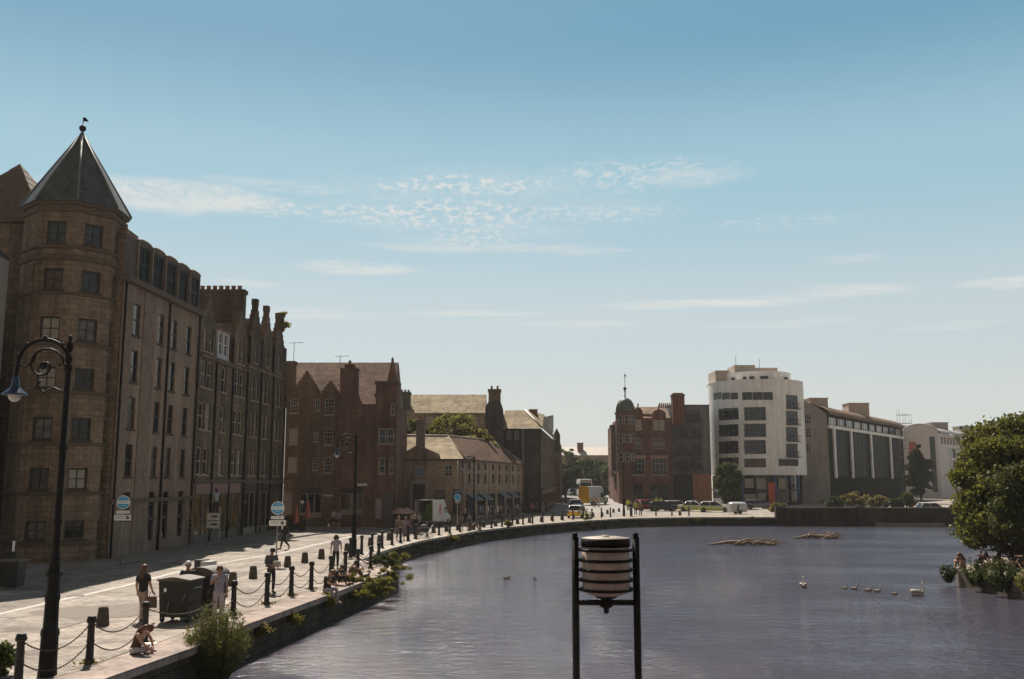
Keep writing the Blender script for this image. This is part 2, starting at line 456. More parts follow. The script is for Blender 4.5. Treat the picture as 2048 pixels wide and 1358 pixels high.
# carriageway, pavement, painted line
ROADL = [G(*p) for p in ((-260,1258),(0,1181),(58,1166),(240,1136),(420,1102),(592,1075.5),(701,1059.5),(790,1051),(880,1045))]
ROADL = [ROADL[0]] + [Vector((-20.6,36,0)), Vector((-20.1,42,0)), Vector((-19.2,50,0)), Vector((-18.2,60,0)), G(592,1075.5), G(701,1059.5), Vector((-11.2,92,0)), Vector((-7.6,96.5,0)), Vector((-2.8,104,0)), Vector((2.6,120,0)), Vector((8.0,150,0))]
PAVE_OUT = [Vector((-60,20,0)), Vector((-60,40,0)), Vector((-60,52,0)), Vector((-50,70,0)), Vector((-50,80,0)), Vector((-50,85,0)), Vector((-40,100,0)), Vector((-30,110,0)), Vector((-20,120,0)), Vector((-10,125,0)), Vector((-2,128,0)), Vector((0,138,0))]
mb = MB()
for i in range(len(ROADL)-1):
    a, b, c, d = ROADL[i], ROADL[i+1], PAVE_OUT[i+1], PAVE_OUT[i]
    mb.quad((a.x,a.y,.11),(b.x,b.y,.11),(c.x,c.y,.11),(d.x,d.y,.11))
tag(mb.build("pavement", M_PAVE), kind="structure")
band("pavement_kerb", ROADL, -.14, .02, .114, M_KERB, -.02)
LINE = [G(*p) for p in ((-150,1262),(0,1228),(125,1200),(250,1172),(340,1148),(420,1130),(490,1118),(560,1107),(625,1091),(680,1079),(702,1073),(745,1066.5),(790,1062),(850,1056.5))]
RSIDE = offset(LINE, -3.6)
mb = MB()
for i in range(len(LINE)-1):
    a, b, c, d = ROADL[0], ROADL[1], 0, 0
road_l = offset(LINE, 5.5)
for i in range(len(LINE)-1):
    mb.quad(tuple(RSIDE[i])[:2]+(.006,), tuple(RSIDE[i+1])[:2]+(.006,), tuple(road_l[i+1])[:2]+(.006,), tuple(road_l[i])[:2]+(.006,))
tag(mb.build("road", M_ROAD), kind="structure")
band("white_road_line", LINE, -.13, .13, .012, M_LINE)
band("worn_gutter_line", offset(LINE, -3.6), -.07, .07, .012, plain("gutter_stone", (0.224,0.190,0.156), .9, 0, .2, 3))
# tarmac patches in the setts
for k, (cx, cy, rx, ry, a) in enumerate(((205,1222,2.1,.6,.5),(740,1076,4.0,.5,.9),(80,1177,.8,.35,.3))):
    c = G(cx, cy); mb = MB()
    pts = []
    for i in range(14):
        qq = 2*PI*i/14; r = 1+.15*math.sin(3*qq+k)
        x, y = rx*r*math.cos(qq), ry*r*math.sin(qq)*3
        pts.append((c.x+x*math.cos(a)-y*math.sin(a), c.y+x*math.sin(a)+y*math.cos(a), .010))
    mb.add(pts, [tuple(range(14))])
    tag(mb.build("road_patch", plain("darker_tarmac_patch", (0.184,0.153,0.126), .9, 0, .15, 3)), kind="structure")
M_COVER = plain("rusty_iron_cover", (.07,.055,.045), .7, .2, .3, 8, .2)
for px, py, r in ((330,1192,.32),(150,1192,.34),(520,1128,.3),(610,1102,.3),(455,1150,.25)):
    c = G(px, py); mb = MB(); mb.prism([(c.x+r*math.cos(2*PI*k/20), c.y+r*math.sin(2*PI*k/20)) for k in range(20)], -.05, .013); tag(mb.build("manhole_cover", M_COVER), kind="structure")
# street climbing gently away beyond the quay
HS = lambda Y: max(0.0, .0125*(Y-130))
mb = MB()
ys = [128.5, 130, 135, 142, 150, 175, 200, 240, 290, 340]
hx = lambda Y: (4.2 + (Y-128)*.09, 18.4 + (Y-165)*.05 if Y > 165 else 18.4)
for a, b in zip(ys[:-1], ys[1:]):
    (l0, r0), (l1, r1) = hx(a), hx(b)
    mb.quad((l0,a,.014+HS(a)),(r0,a,.014+HS(a)),(r1,b,.014+HS(b)),(l1,b,.014+HS(b)))
    for xx0, xx1 in ((l0, l1), (r0, r1)):
        mb.quad((xx0,a,-.02),(xx1,b,-.02),(xx1,b,.014+HS(b)),(xx0,a,.014+HS(a)))
tag(mb.build("hill_street", plain("sunlit_street_asphalt", (0.260,0.240,0.224), .9, 0, .12, 1.5)), kind="structure")
mb = MB(); mb.box(-40,300,-1,60,420,2.6)
tag(mb.build("far_ground", M_EARTH), kind="structure")
# water
m, nt, p = new_mat("river_water")
p.inputs["Base Color"].default_value = (.066,.060,.082,1); p.inputs["Roughness"].default_value = .06
p.inputs["IOR"].default_value = 1.33; p.inputs["Specular IOR Level"].default_value = .5
tcw = N(nt, "ShaderNodeTexCoord")
def wn(scale, rot, sx, sy, det):
    mp = N(nt, "ShaderNodeMapping"); mp.inputs["Rotation"].default_value = (0,0,rot); mp.inputs["Scale"].default_value = (sx,sy,1)
    nt.links.new(tcw.outputs["Object"], mp.inputs["Vector"])
    t = N(nt, "ShaderNodeTexNoise", Scale=scale, Detail=det, Roughness=.6)
    nt.links.new(mp.outputs[0], t.inputs["Vector"]); return t.outputs["Fac"]
n1, n2, n3 = wn(3.0, .35, 1, 1.7, 4.0), wn(1.0, -.2, 1, 1.8, 3.0), wn(.09, .5, 1, 1.6, 4.0)
a1 = N(nt, "ShaderNodeMath", _operation="MULTIPLY"); nt.links.new(n1, a1.inputs[0])
gm = N(nt, "ShaderNodeMapRange"); nt.links.new(n3, gm.inputs["Value"])      # gusts: calmer and rougher patches
gm.inputs["From Min"].default_value = .35; gm.inputs["From Max"].default_value = .65; gm.inputs["To Min"].default_value = .25; gm.inputs["To Max"].default_value = 1.6
nt.links.new(gm.outputs[0], a1.inputs[1])
a2 = N(nt, "ShaderNodeMath", _operation="MULTIPLY_ADD"); nt.links.new(n2, a2.inputs[0]); a2.inputs[1].default_value = 1.5; nt.links.new(a1.outputs[0], a2.inputs[2])
bw_ = N(nt, "ShaderNodeBump", Strength=.85, Distance=.11); nt.links.new(a2.outputs[0], bw_.inputs["Height"]); nt.links.new(bw_.outputs["Normal"], p.inputs["Normal"])
mb = MB(); mb.quad((-60,-200,WZ),(160,-200,WZ),(160,130,WZ),(-60,130,WZ))
tag(mb.build("water", m), kind="structure")
# bridge across the head of the basin
br = thing("stone_bridge", "dark low stone bridge with a long plain parapet across the end of the basin", "bridge", (E2[-1].x, E2[-1].y, 0))
Lb = BR1.x-E2[-1].x
M_BRIDGE = masonry("dark_bridge_masonry", (.075,.062,.045), (.055,.047,.034), (.028,.024,.018), 1.0, .4, .02, .9, .5, .4, .6)
dyb = (BR1.y-E2[-1].y)/Lb
mb = MB()
def bpt(x, y, z): return (x, y + x*dyb, z)
def bbox(mb, x0, x1, y0, y1, z0, z1):
    vs = [bpt(x0,y0,z0),bpt(x1,y0,z0),bpt(x1,y1,z0),bpt(x0,y1,z0),bpt(x0,y0,z1),bpt(x1,y0,z1),bpt(x1,y1,z1),bpt(x0,y1,z1)]
    mb.add(vs, [(0,3,2,1),(4,5,6,7),(0,1,5,4),(1,2,6,5),(2,3,7,6),(3,0,4,7)])
bbox(mb, .3, Lb, -.35, .1, -2.2, 1.05)
mb.build("parapet_wall", M_BRIDGE, br)
mb = MB(); bbox(mb, .2, Lb, -.42, .17, 1.05, 1.2); mb.build("coping", plain("dark_coping", (.13,.11,.085), .9, 0, .3, 2), br)
for xx in (0.0, 9.5, 24.0):
    mb = MB(); bbox(mb, xx, xx+.9, -.55, .2, -2.2, 1.32); mb.build("pier", M_BRIDGE, br)
mb = MB(); bbox(mb, 11.5, 19.5, -1.1, -.35, -2.2, -.62); tag(mb.build("bright_strip_ledge", plain("bright_strip_tone", (0.224,0.211,0.184), .6, 0, .2, 1)), "made-up pale flat ledge standing for a bright strip at the waterline by the bridge", "ledge").location = (E2[-1].x, E2[-1].y, 0)  # ledge added in place of an unidentified bright strip at the waterline

def wall_hit(px, py, poly=None):
    """where a line of sight first meets a wall standing under a ground line"""
    d = ray(px, py); best = None
    for a, c in zip((poly or QEDGE)[:-1], (poly or QEDGE)[1:]):
        e = c-a; det = d.x*(-e.y)+e.x*d.y
        if abs(det) < 1e-9: continue
        k = (a.x*(-e.y)+e.x*a.y)/det; u = (d.x*a.y-d.y*a.x)/det
        if -.02 <= u <= 1.02 and k > 0 and (best is None or k < best[0]): best = (k, e.normalized())
    k, e = best
    return Vector((d.x*k, d.y*k, CAMH+d.z*k)), Vector((e.y,-e.x,0))
# ------------------------------------------------------------------ buildings
def wall_grid(mb, f, u0, u1, z0, z1, ops, depth=.16, m=0, mr=0, seg=None):
    us = sorted({round(x, 4) for x in [u0, u1] + [o[0] for o in ops] + [o[2] for o in ops] + (seg or [])})
    zs = sorted({round(x, 4) for x in [z0, z1] + [o[1] for o in ops] + [o[3] for o in ops]})
    us = [u for u in us if u0-1e-4 <= u <= u1+1e-4]; zs = [z for z in zs if z0-1e-4 <= z <= z1+1e-4]
    inside = lambda u, z: any(o[0] < u < o[2] and o[1] < z < o[3] for o in ops)
    for j in range(len(zs)-1):
        i = 0
        while i < len(us)-1:
            um, zm = (us[i]+us[i+1])/2, (zs[j]+zs[j+1])/2
            if inside(um, zm): i += 1; continue
            k = i+1
            if seg is None:
                while k < len(us)-1 and not inside((us[k]+us[k+1])/2, zm): k += 1
            a, b = us[i], us[k]
            mb.quad(f(a,0,zs[j]), f(b,0,zs[j]), f(b,0,zs[j+1]), f(a,0,zs[j+1]), m)
            i = k
    for o in ops:
        a, b, c, d = max(o[0],u0), max(o[1],z0), min(o[2],u1), min(o[3],z1)
        mb.quad(f(a,0,b), f(a,depth,b), f(a,depth,d), f(a,0,d), mr)
        mb.quad(f(c,depth,b), f(c,0,b), f(c,0,d), f(c,depth,d), mr)
        mb.quad(f(a,0,d), f(a,depth,d), f(c,depth,d), f(c,0,d), mr)
        mb.quad(f(a,depth,b), f(a,0,b), f(c,0,b), f(c,depth,b), mr)
_wm = {}
def win_meshes(w, h, nx, ny, ft, fm, gm, mid=False):
    key = (round(w,2), round(h,2), nx, ny, ft, fm.name, gm.name, mid)
    if key in _wm: return _wm[key]
    mb = MB(); d0, d1 = -.02, .05
    mb.box(0,d0,0,ft,d1,h); mb.box(w-ft,d0,0,w,d1,h)
    mb.box(ft,d0,0,w-ft,d1,ft); mb.box(ft,d0,h-ft,w-ft,d1,h)
    b = ft*.55
    zs = [h*k/ny for k in range(1, ny)]
    if mid: mb.box(ft,d0-.012,h*.5-ft*.5,w-ft,d1,h*.5+ft*.5)
    for x in [w*k/nx for k in range(1, nx)]: mb.box(x-b/2,d0+.012,ft,x+b/2,d1-.01,h-ft)
    for z in zs:
        if not (mid and abs(z-h*.5) < .05): mb.box(ft,d0+.015,z-b/2,w-ft,d1-.013,z+b/2)
    a = mb.mesh("window_frame", fm)
    mb = MB(); mb.box(ft*.6,.03,ft*.6,w-ft*.6,.045,h-ft*.6); g = mb.mesh("window_pane", gm)
    _wm[key] = (a, g)
    return a, g
class Bld:
    def __init__(s, name, label, loc=(0,0,0), cat="building", group=None):
        s.root = thing(name, label, cat, loc, 0, group); s.loc = Vector(loc); s.wmb = MB(); s.wmats = []
    def fac(s, p0, p1, depth=.16): return Fac(s, p0, p1, depth)
    def part(s, name, mb, mats, parent=None): return mb.build(name, mats, parent or s.root)
    def wall(s, mats, name="wall"):
        w = s.wmb.build(name, mats, s.root); s.wmb = MB(); return w
class Fac:                                            # a flat facade: u runs left to right as seen from outside
    def __init__(s, b, p0, p1, depth):
        s.b = b; s.p0 = Vector((p0[0],p0[1],0)); s.p1 = Vector((p1[0],p1[1],0)); s.depth = depth
        s.t = (s.p1-s.p0).normalized(); s.n = Vector((s.t.y,-s.t.x,0)); s.W = (s.p1-s.p0).length
        s.ang = math.atan2(s.t.y, s.t.x); s.ops = []
    def f(s, u, d, z):                                # local point of the building's Empty; d goes inwards
        p = s.p0 + s.t*u - s.n*d
        return (p.x-s.b.loc.x, p.y-s.b.loc.y, z-s.b.loc.z)
    def uz(s, px, py):
        d = ray(px, py); o = Vector((0,0,CAMH))
        k = (s.p0-o).dot(s.n)/d.dot(s.n); q = o+d*k
        return ((q-s.p0).dot(s.t), q.z)
    def rect(s, x0, y0, x1, y1):                      # picture box -> facade box
        ua, za = s.uz(x0, (y0+y1)/2); ub, zb = s.uz(x1, (y0+y1)/2)
        xm = (x0+x1)/2
        return (min(ua,ub), s.uz(xm,y1)[1], max(ua,ub), s.uz(xm,y0)[1])
    def win(s, r, nx=2, ny=2, fm=None, gm=None, ft=.07, mid=False, sill=None, lintel=None, name="window", hole=True, inset=None):
        u0, z0, u1, z1 = r
        if hole: s.ops.append((u0, z0, u1, z1))
        a, g = win_meshes(u1-u0, z1-z0, nx, ny, ft, fm or M_WHITE, gm or M_GLASS, mid)
        dep = s.depth-.07 if inset is None else inset
        o = put(name, a, s.b.root, s.f(u0, dep, z0), s.ang)
        put("pane", g, o)
        if sill:
            mb = MB(); mb.box(-.08,-.07-dep,-.12,u1-u0+.08,0,-.001); mb.build("sill", sill, o)
        return o
    def box(s, mb, u0, z0, u1, z1, d0, d1, m=0):      # d0 negative = stands proud
        vs = [s.f(u,d,z) for z in (z0,z1) for (u,d) in ((u0,d0),(u1,d0),(u1,d1),(u0,d1))]
        mb.add(vs, [(0,3,2,1),(4,5,6,7),(0,1,5,4),(1,2,6,5),(2,3,7,6),(3,0,4,7)], m)
    def bar(s, name, u0, z0, u1, z1, d0, d1, mat=None, parent=None):
        mb = MB(); s.box(mb, u0, z0, u1, z1, d0, d1); return s.b.part(name, mb, mat or S_BAND, parent)
    def slab(s, mb, poly, d0, d1, m=0):
        n = len(poly)
        vs = [s.f(p[0],d0,p[1]) for p in poly] + [s.f(p[0],d1,p[1]) for p in poly]
        mb.add(vs, [tuple(range(n)), tuple(range(2*n-1,n-1,-1))] + [((i+1)%n,i,n+i,n+(i+1)%n) for i in range(n)], m)
    def grid(s, z0, z1, m=0, mr=None, u0=0, u1=None):
        wall_grid(s.b.wmb, s.f, u0, s.W if u1 is None else u1, z0, z1, s.ops, s.depth, m, m if mr is None else mr)
    def pipe(s, u, z0, z1, r=.06, mat=None, name="drainpipe"):
        mb = MB(); mb.tube([s.f(u,-.09,z0), s.f(u,-.09,z1)], r, 6); mb.box(*[0]*6) if False else None
        z = z0+.8
        while z < z1: s.box(mb, u-.1, z, u+.1, z+.07, -.1, 0); z += 2.2
        return s.b.part(name, mb, mat or M_IRON)
    def roof(s, u0, u1, d0, d1, ze, zr, mat, hipl=0, hipr=0, over=.25, th=.12, name="roof", dr=None, back=True):
        """pitched roof, ridge parallel to the facade; hips pull the ridge ends in"""
        dm = (d0+d1)/2 if dr is None else dr
        mb = MB()
        k = (zr-ze)/(dm-d0)
        A = (u0, d0-over, ze-over*k); Bp = (u1, d0-over, ze-over*k); C = (u1-hipr, dm, zr); E = (u0+hipl, dm, zr)
        kb = (zr-ze)/(d1-dm)
        Fp = (u0, d1+over, ze-over*kb); Gp = (u1, d1+over, ze-over*kb)
        P = [A,Bp,C,E,Fp,Gp]
        top = [s.f(p[0],p[1],p[2]+th) for p in P]; bot = [s.f(*p) for p in P]
        fs = [(0,1,2,3),(5,4,3,2),(1,5,2),(4,0,3)]
        mb.add(top+bot, [fs[0],fs[1]]+([fs[2],fs[3]])+[(1,0,6,7),(4,5,11,10),(0,4,10,6),(5,1,7,11)])
        return s.b.part(name, mb, mat)
def crow_gable(fac, mb, uc, hw, zb, za, n=7, d0=0.0, d1=.45, m=0):
    st = (za-zb)/n
    for i in range(n):
        w = hw*(1-i/(n-.3))
        fac.box(mb, uc-w, zb+i*st, uc+w, zb+(i+1)*st, d0, d1, m)
def chimney(b, parent, x0, y0, z0, x1, y1, z1, mat, pots=4, potmat=None, axis='x', ph=.55, name="chimney"):
    l = b.loc; mb = MB()
    mb.box(x0-l.x,y0-l.y,z0-l.z,x1-l.x,y1-l.y,z1-l.z-.3)
    mb.box(x0-l.x-.1,y0-l.y-.1,z1-l.z-.3,x1-l.x+.1,y1-l.y+.1,z1-l.z)
    if pots:
        for k in range(pots):
            t = (k+.5)/pots
            cx, cy = ((x0+(x1-x0)*t, (y0+y1)/2) if axis == 'x' else ((x0+x1)/2, y0+(y1-y0)*t))
            mb.lathe([(.16,0),(.13,ph*.8),(.17,ph*.82),(.17,ph)], 8, (cx-l.x,cy-l.y,z1-l.z), 1)
    o = mb.build(name, [mat, potmat or M_POT]); o.parent = parent; return o
def aerial(b, x, y, z, h=2.0, mat=None):
    mb = MB(); l = b.loc
    mb.tube([(x-l.x,y-l.y,z-l.z),(x-l.x,y-l.y,z+h-l.z)], .03, 5)
    mb.tube([(x-.5-l.x,y-l.y,z+h-.1-l.z),(x+.9-l.x,y-l.y,z+h-l.z)], .025, 5)
    for k in range(5): mb.tube([(x-.3+k*.25-l.x,y-.25-l.y,z+h-.07-l.z),(x-.3+k*.25-l.x,y+.25-l.y,z+h-.07-l.z)], .015, 4)
    return b.part("aerial", mb, M_GREYM)

M_CURT = glass('net_curtain_behind_glass', (.10,.09,.075), .15)
M_TINT = plain('dark_tinted_curtain_glass', (.008,.011,.010), .5, 0, .4, .5, 0, .06)
M_POT = plain("clay_chimney_pot", (.30,.17,.10), .85)
S_BUFF = masonry("buff_ashlar", (.255,.187,.128), (.18,.13,.09), (.10,.073,.052), .62, .30, .012, .9, .3, .22)
S_PALE = masonry('warm_rendered_panel', (.275,.20,.15), (.26,.188,.14), (.21,.15,.112), 1.5, .9, .006, .9, .3, .22, .15)
S_BAND = plain("dark_string_course_stone", (.11,.08,.055), .9, 0, .25, 3, .2)
S_TEN = masonry("weathered_brown_sandstone", (.185,.135,.095), (.135,.098,.068), (.085,.062,.045), .7, .32, .018, .95, .5, .3)
S_TEN2 = masonry("dark_rubble_sandstone", (.17,.12,.08), (.12,.085,.058), (.08,.06,.045), .5, .26, .02, .95, .5, .35)
S_BROWN = masonry("brown_rubble_stone", (0.210,0.138,0.090), (0.152,0.102,0.067), (0.102,0.072,0.051), .45, .22, .018, .95, .45, .3)
S_RED = masonry("red_sandstone", (0.193,0.094,0.064), (0.143,0.072,0.050), (0.083,0.050,0.036), .5, .25, .014, .92, .45, .3)
S_REDD = masonry("dark_red_sandstone", (0.216,0.120,0.085), (0.160,0.091,0.067), (0.104,0.067,0.051), .5, .25, .014, .92, .45, .3)
S_TAN = masonry("tan_rubble_stone", (0.362,0.269,0.194), (0.288,0.213,0.152), (0.188,0.140,0.100), .5, .24, .018, .95, .4, .3)
S_DARK = masonry("dark_grey_whinstone", (.10,.088,.077), (.075,.066,.058), (.04,.036,.032), .5, .25, .016, .95, .4, .3)
R_SLATE = masonry("grey_slates", (.10,.105,.10), (.075,.08,.078), (.04,.04,.04), .3, .22, .012, .6, .3, .5, .4, spec=.35)
R_PINK = masonry("weathered_pinkish_slates", (.30,.205,.15), (.24,.165,.12), (.15,.105,.08), .3, .22, .014, .85, .35, .5, .5, spec=.08)
R_PALE = masonry("pale_lichened_slates", (.40,.32,.21), (.33,.262,.175), (.2,.16,.11), .3, .22, .014, .85, .35, .5, .5, spec=.1)
F_DARK = plain("dark_stained_window_frame", (.035,.026,.02), .5)
F_GREY = plain("grey_window_frame", (.10,.095,.085), .5)
F_CREAM = plain("off_white_sash", (.45,.40,.345), .5, 0, .08)
SILL = plain("sill_stone", (.30,.23,.17), .9)
SILLD = plain("dark_sill_stone", (.07,.05,.035), .9)

# ---- 1: flats with the pointed corner tower
b = Bld("tower_flats", "tall buff stone flats with an eight-sided corner tower and grey pointed spire", (-22, 53.5, 0))
fq = b.fac((-22.03, 52.8), (-21.6, 64.8), .18)
TZ = 15.55                                           # cornice under the top storey
cols = [fq.uz(x, y)[0] for x, y in ((275.5,613),(323.5,635),(350,649),(378.5,661))]
rows = []
for (y0, y1) in ((579,648),(669,736),(759,827),(848,917)): rows.append((fq.uz(275 if y0<700 else 268,y1)[1], fq.uz(275,y0)[1]))
# regular storeys
rz = [(TZ-1.0-2.72*k-1.85, TZ-1.0-2.72*k) for k in range(5)]
for k, (za, zb) in enumerate(rz):
    for j, u in enumerate(cols):
        w = .95 if j == 0 else .85
        if k == 4: za = zb-1.55
        fq.win((u-w/2, za, u+w/2, zb), 1, 2, F_DARK, RND.choice([M_GLASS, M_GLASS, M_GLASSB, M_CURT]), .06, True, SILLD)
for u in cols[1:]:
    fq.win((u-.42, .75, u+.42, 2.0), 1, 1, F_DARK, M_GLASS, .06)
fq.grid(0, TZ, 1)
mb = MB()
for (u0, u1) in ((.05,cols[0]-.72),(cols[0]+.9,cols[1]-.95)): fq.box(mb, u0, .01, u1, TZ-.02, -.05, -.001)
b.part("pilaster", mb, plain("brown_pilaster_stone", (.19,.14,.10), .9, 0, .25, 2, .2))
fq.bar('cornice', -.1, TZ, fq.W+.05, TZ+.35, -.35, .02); fq.bar('string_course', -.05, 3.05, fq.W, 3.3, -.14, 0)
for u in (.25, (cols[1]+cols[2])/2, fq.W-.15): fq.pipe(u, .1, TZ-.05, .07)
# top storey of glazed dormers under segmental heads
fd = b.fac((-22.08, 52.9), (-21.65, 64.7), .12)
n = 5; bw0 = 1.6; bw_ = (fd.W-bw0)/n
wm = MB()
for k in range(n):
    ua = bw0+bw_*k; ub = ua+bw_
    fd.win((ua+.22, TZ+.45, ub-.22, TZ+2.6), 2, 2, F_DARK, M_TINT, .07)
wall_grid(b.wmb, fd.f, 0, fd.W, TZ+.35, TZ+2.75, fd.ops, .12, 2, 2)
for k in range(n):
    ua = bw0+bw_*k; ub = ua+bw_; uc = (ua+ub)/2; hw = (ub-ua)/2-.12
    pts = [(uc+hw, TZ+2.751)] + [(uc+hw*math.cos(q_), TZ+2.76+.15*math.sin(q_)) for q_ in [PI*i/10 for i in range(1,10)]] + [(uc-hw, TZ+2.751)]
    fd.slab(b.wmb, pts[::-1], 0.0, .5, 0)
    rim = MB(); rim.tube([fd.f(p[0],-.02,p[1]+.03) for p in pts], .07, 5); b.part("dormer_head", rim, plain("lead_rim", (.2,.16,.13), .6))
    pil = MB(); fd.box(pil, ua-.08, TZ+.36, ua+.08, TZ+2.8, -.10, .0); b.part("pilaster", pil, plain("brown_pilaster_stone", (.19,.14,.10)))
fd.slab(b.wmb, [(0,TZ+2.751),(bw0,TZ+2.751),(bw0,TZ+3.0),(0,TZ+3.1)], 0, .5, 0)
# sides, back and flat roof
l = b.loc
b.wmb.box(-14, .3, .0, -.35, 11.2, TZ+2.6); b.wmb.box(-2.6, -.62, 0, -.10, -.2, TZ+2.95)
# tower
TC = Vector((-24.95, 52.8)); TR = 2.64
a0 = math.atan2(-TC.y, -TC.x)
oc = lambda r, k: (TC.x+r*math.cos(a0+k*PI/4), TC.y+r*math.sin(a0+k*PI/4))
facs = []
TZR = ZT(402, 50.2)
rws = [(440,484),(541,583),(637,683),(737,779),(836,881),(936,979),(1040,1077)]
fr = b.fac(oc(TR,0), oc(TR,1), .18)
zz = [(fr.uz(172,y1)[1], fr.uz(172,y0)[1]) for y0, y1 in [(446,490)]+rws[1:]]
for k in range(-2, 3):
    f_ = b.fac(oc(TR,k), oc(TR,k+1), .18)
    if k in (-1, 0):
        for i, (za, zb) in enumerate(zz):
            w = 1.04
            g_ = M_BLIND if (k == -1 and i in (2, 3)) or (k == 0 and i == 5) else M_CURT if (k, i) in ((-1,4),(0,2)) else (M_GLASSBR if (k == -1 and i == 1) else (M_GLASSB if i < 2 else M_GLASS))
            f_.win((f_.W/2-w/2, za, f_.W/2+w/2, zb), 2, 2, F_DARK, g_, .09, False, SILLD)
    elif k == 1:
        for i, (za, zb) in enumerate(zz):
            f_.win((f_.W/2-.45, za, f_.W/2+.45, zb), 2, 2, F_DARK, M_GLASSB if i in (0, 2) else M_GLASS, .08, False, SILLD)
    f_.grid(0, TZR, 0)
    facs.append(f_)
def oband(mb, r0, z0, r1, z1):
    n0 = len(mb.v)
    mb.lathe([(r0,z0),(r1,z0+.02),(r1,z1-.03),(r0,z1)], 8, (TC.x-l.x,TC.y-l.y,0), 0, False, a0)
for i, (za, zb) in enumerate(zz):
    bm_ = MB(); oband(bm_, TR-.02, za-.30, TR+.10, za-.10); b.part("string_course", bm_, S_BAND)
for i, q4 in enumerate(((zz[0][0]-.95, .14, zz[0][0]-.62), (TZR-.55, .12, TZR-.28), (TZR-.14, .20, TZR+.06))):
    bm_ = MB(); oband(bm_, TR-.02, q4[0], TR+q4[1], q4[2]); b.part("cornice" if i == 2 else "string_course", bm_, S_BAND)
sp = MB(); AP = ZT(266, 52.8)
sp.lathe([(TR+.30,TZR+.02),(TR+.28,TZR+.10),(.06,AP)], 8, (TC.x-l.x,TC.y-l.y,0), 0, False, a0)
spire = b.part("spire", sp, R_SLATE)
hp = MB()
for k in range(8):
    q_ = a0+k*PI/4
    hp.tube([(TC.x-l.x+(TR+.29)*math.cos(q_),TC.y-l.y+(TR+.29)*math.sin(q_),TZR+.12),(TC.x-l.x,TC.y-l.y,AP+.03)], .06, 5)
b.part("hip_roll", hp, M_LEAD, spire)
fi = MB(); fx, fy = TC.x-l.x, TC.y-l.y
fi.lathe([(.08,AP-.1),(.05,AP+.1)], 8, (fx,fy,0)); fi.ball((fx,fy,AP+.28), .2); fi.tube([(fx,fy,AP+.4),(fx,fy,AP+.95)], .025, 6)
fi.slab([(fx+.02,AP+.72),(fx+.34,AP+.68),(fx+.16,AP+.92),(fx+.02,AP+.95)], fy-.015, fy+.015)
b.part("weathervane", fi, M_IRON, spire)
# wing running back to the left of the tower
fw = b.fac((-42, 53.9), (-25.2, 53.9), .18)
for i, (za, zb) in enumerate(zz):
    u = fw.uz(37 - i*4.2, 470+i*95)[0]
    fw.win((u-.5, za-.1, u+.5, zb+(.9 if i == 0 else 0)), 1, 2, F_DARK, M_GLASS, .08, False, SILLD)
fw.grid(0, TZR-.2, 0)
b.wmb.box(-20, .45, 0, -4.3, 8, TZR-.25)
fw.bar('cornice', -.1, TZR-.2, fw.W-.2, TZR+.05, -.3, .1)
for i in range(1, len(zz)): fw.bar('string_course', 0, zz[i][0]-.3, fw.W-.3, zz[i][0]-.1, -.08, 0)
# pyramid roof behind the tower, slatted
pc = D(40, 328, 57.5); pr = MB()
zb_ = TZR-.1
for k in range(9):
    z0_ = zb_+(pc.z-zb_)*k/9; z1_ = zb_+(pc.z-zb_)*(k+1)/9
    r0_ = 4.9*(1-k/9)+.06; r1_ = 4.9*(1-(k+1)/9)+.02
    pr.lathe([(r0_,z0_),(r1_,z1_)], 4, (pc.x-l.x,pc.y-l.y,0), 0, False, PI/4)
b.part("roof", pr, plain("brown_tile_courses", (.12,.085,.055), .85, 0, .35, 4, .3))
b.wall([S_BUFF, S_PALE, plain('dark_lead_cheek', (.085,.068,.055), .8, 0, .25, 2)])

# pale neighbour at the picture's left edge
b = Bld("pale_rendered_building", "pale grey rendered wall of the building nearest on the far left edge", (-27.35, 45, 0))
l = b.loc
f1 = b.fac((-43, 45), (-27.35, 45)); f1.win((12.2, 4.2, 13.3, 6.0), 2, 2, F_GREY); f1.win((12.2, 8.2, 13.3, 10.0), 2, 2, F_GREY); f1.grid(0, ZT(470, 45))
b.wmb.box(-15.6, .2, 0, 0, 5.5, ZT(470, 45)); b.wall([plain("pale_grey_render", (.34,.33,.31), .9, 0, .12, 1.0)])
f1.roof(0, f1.W, 0, 5.5, ZT(470,45), ZT(470,45)+.8, R_SLATE, over=.02)

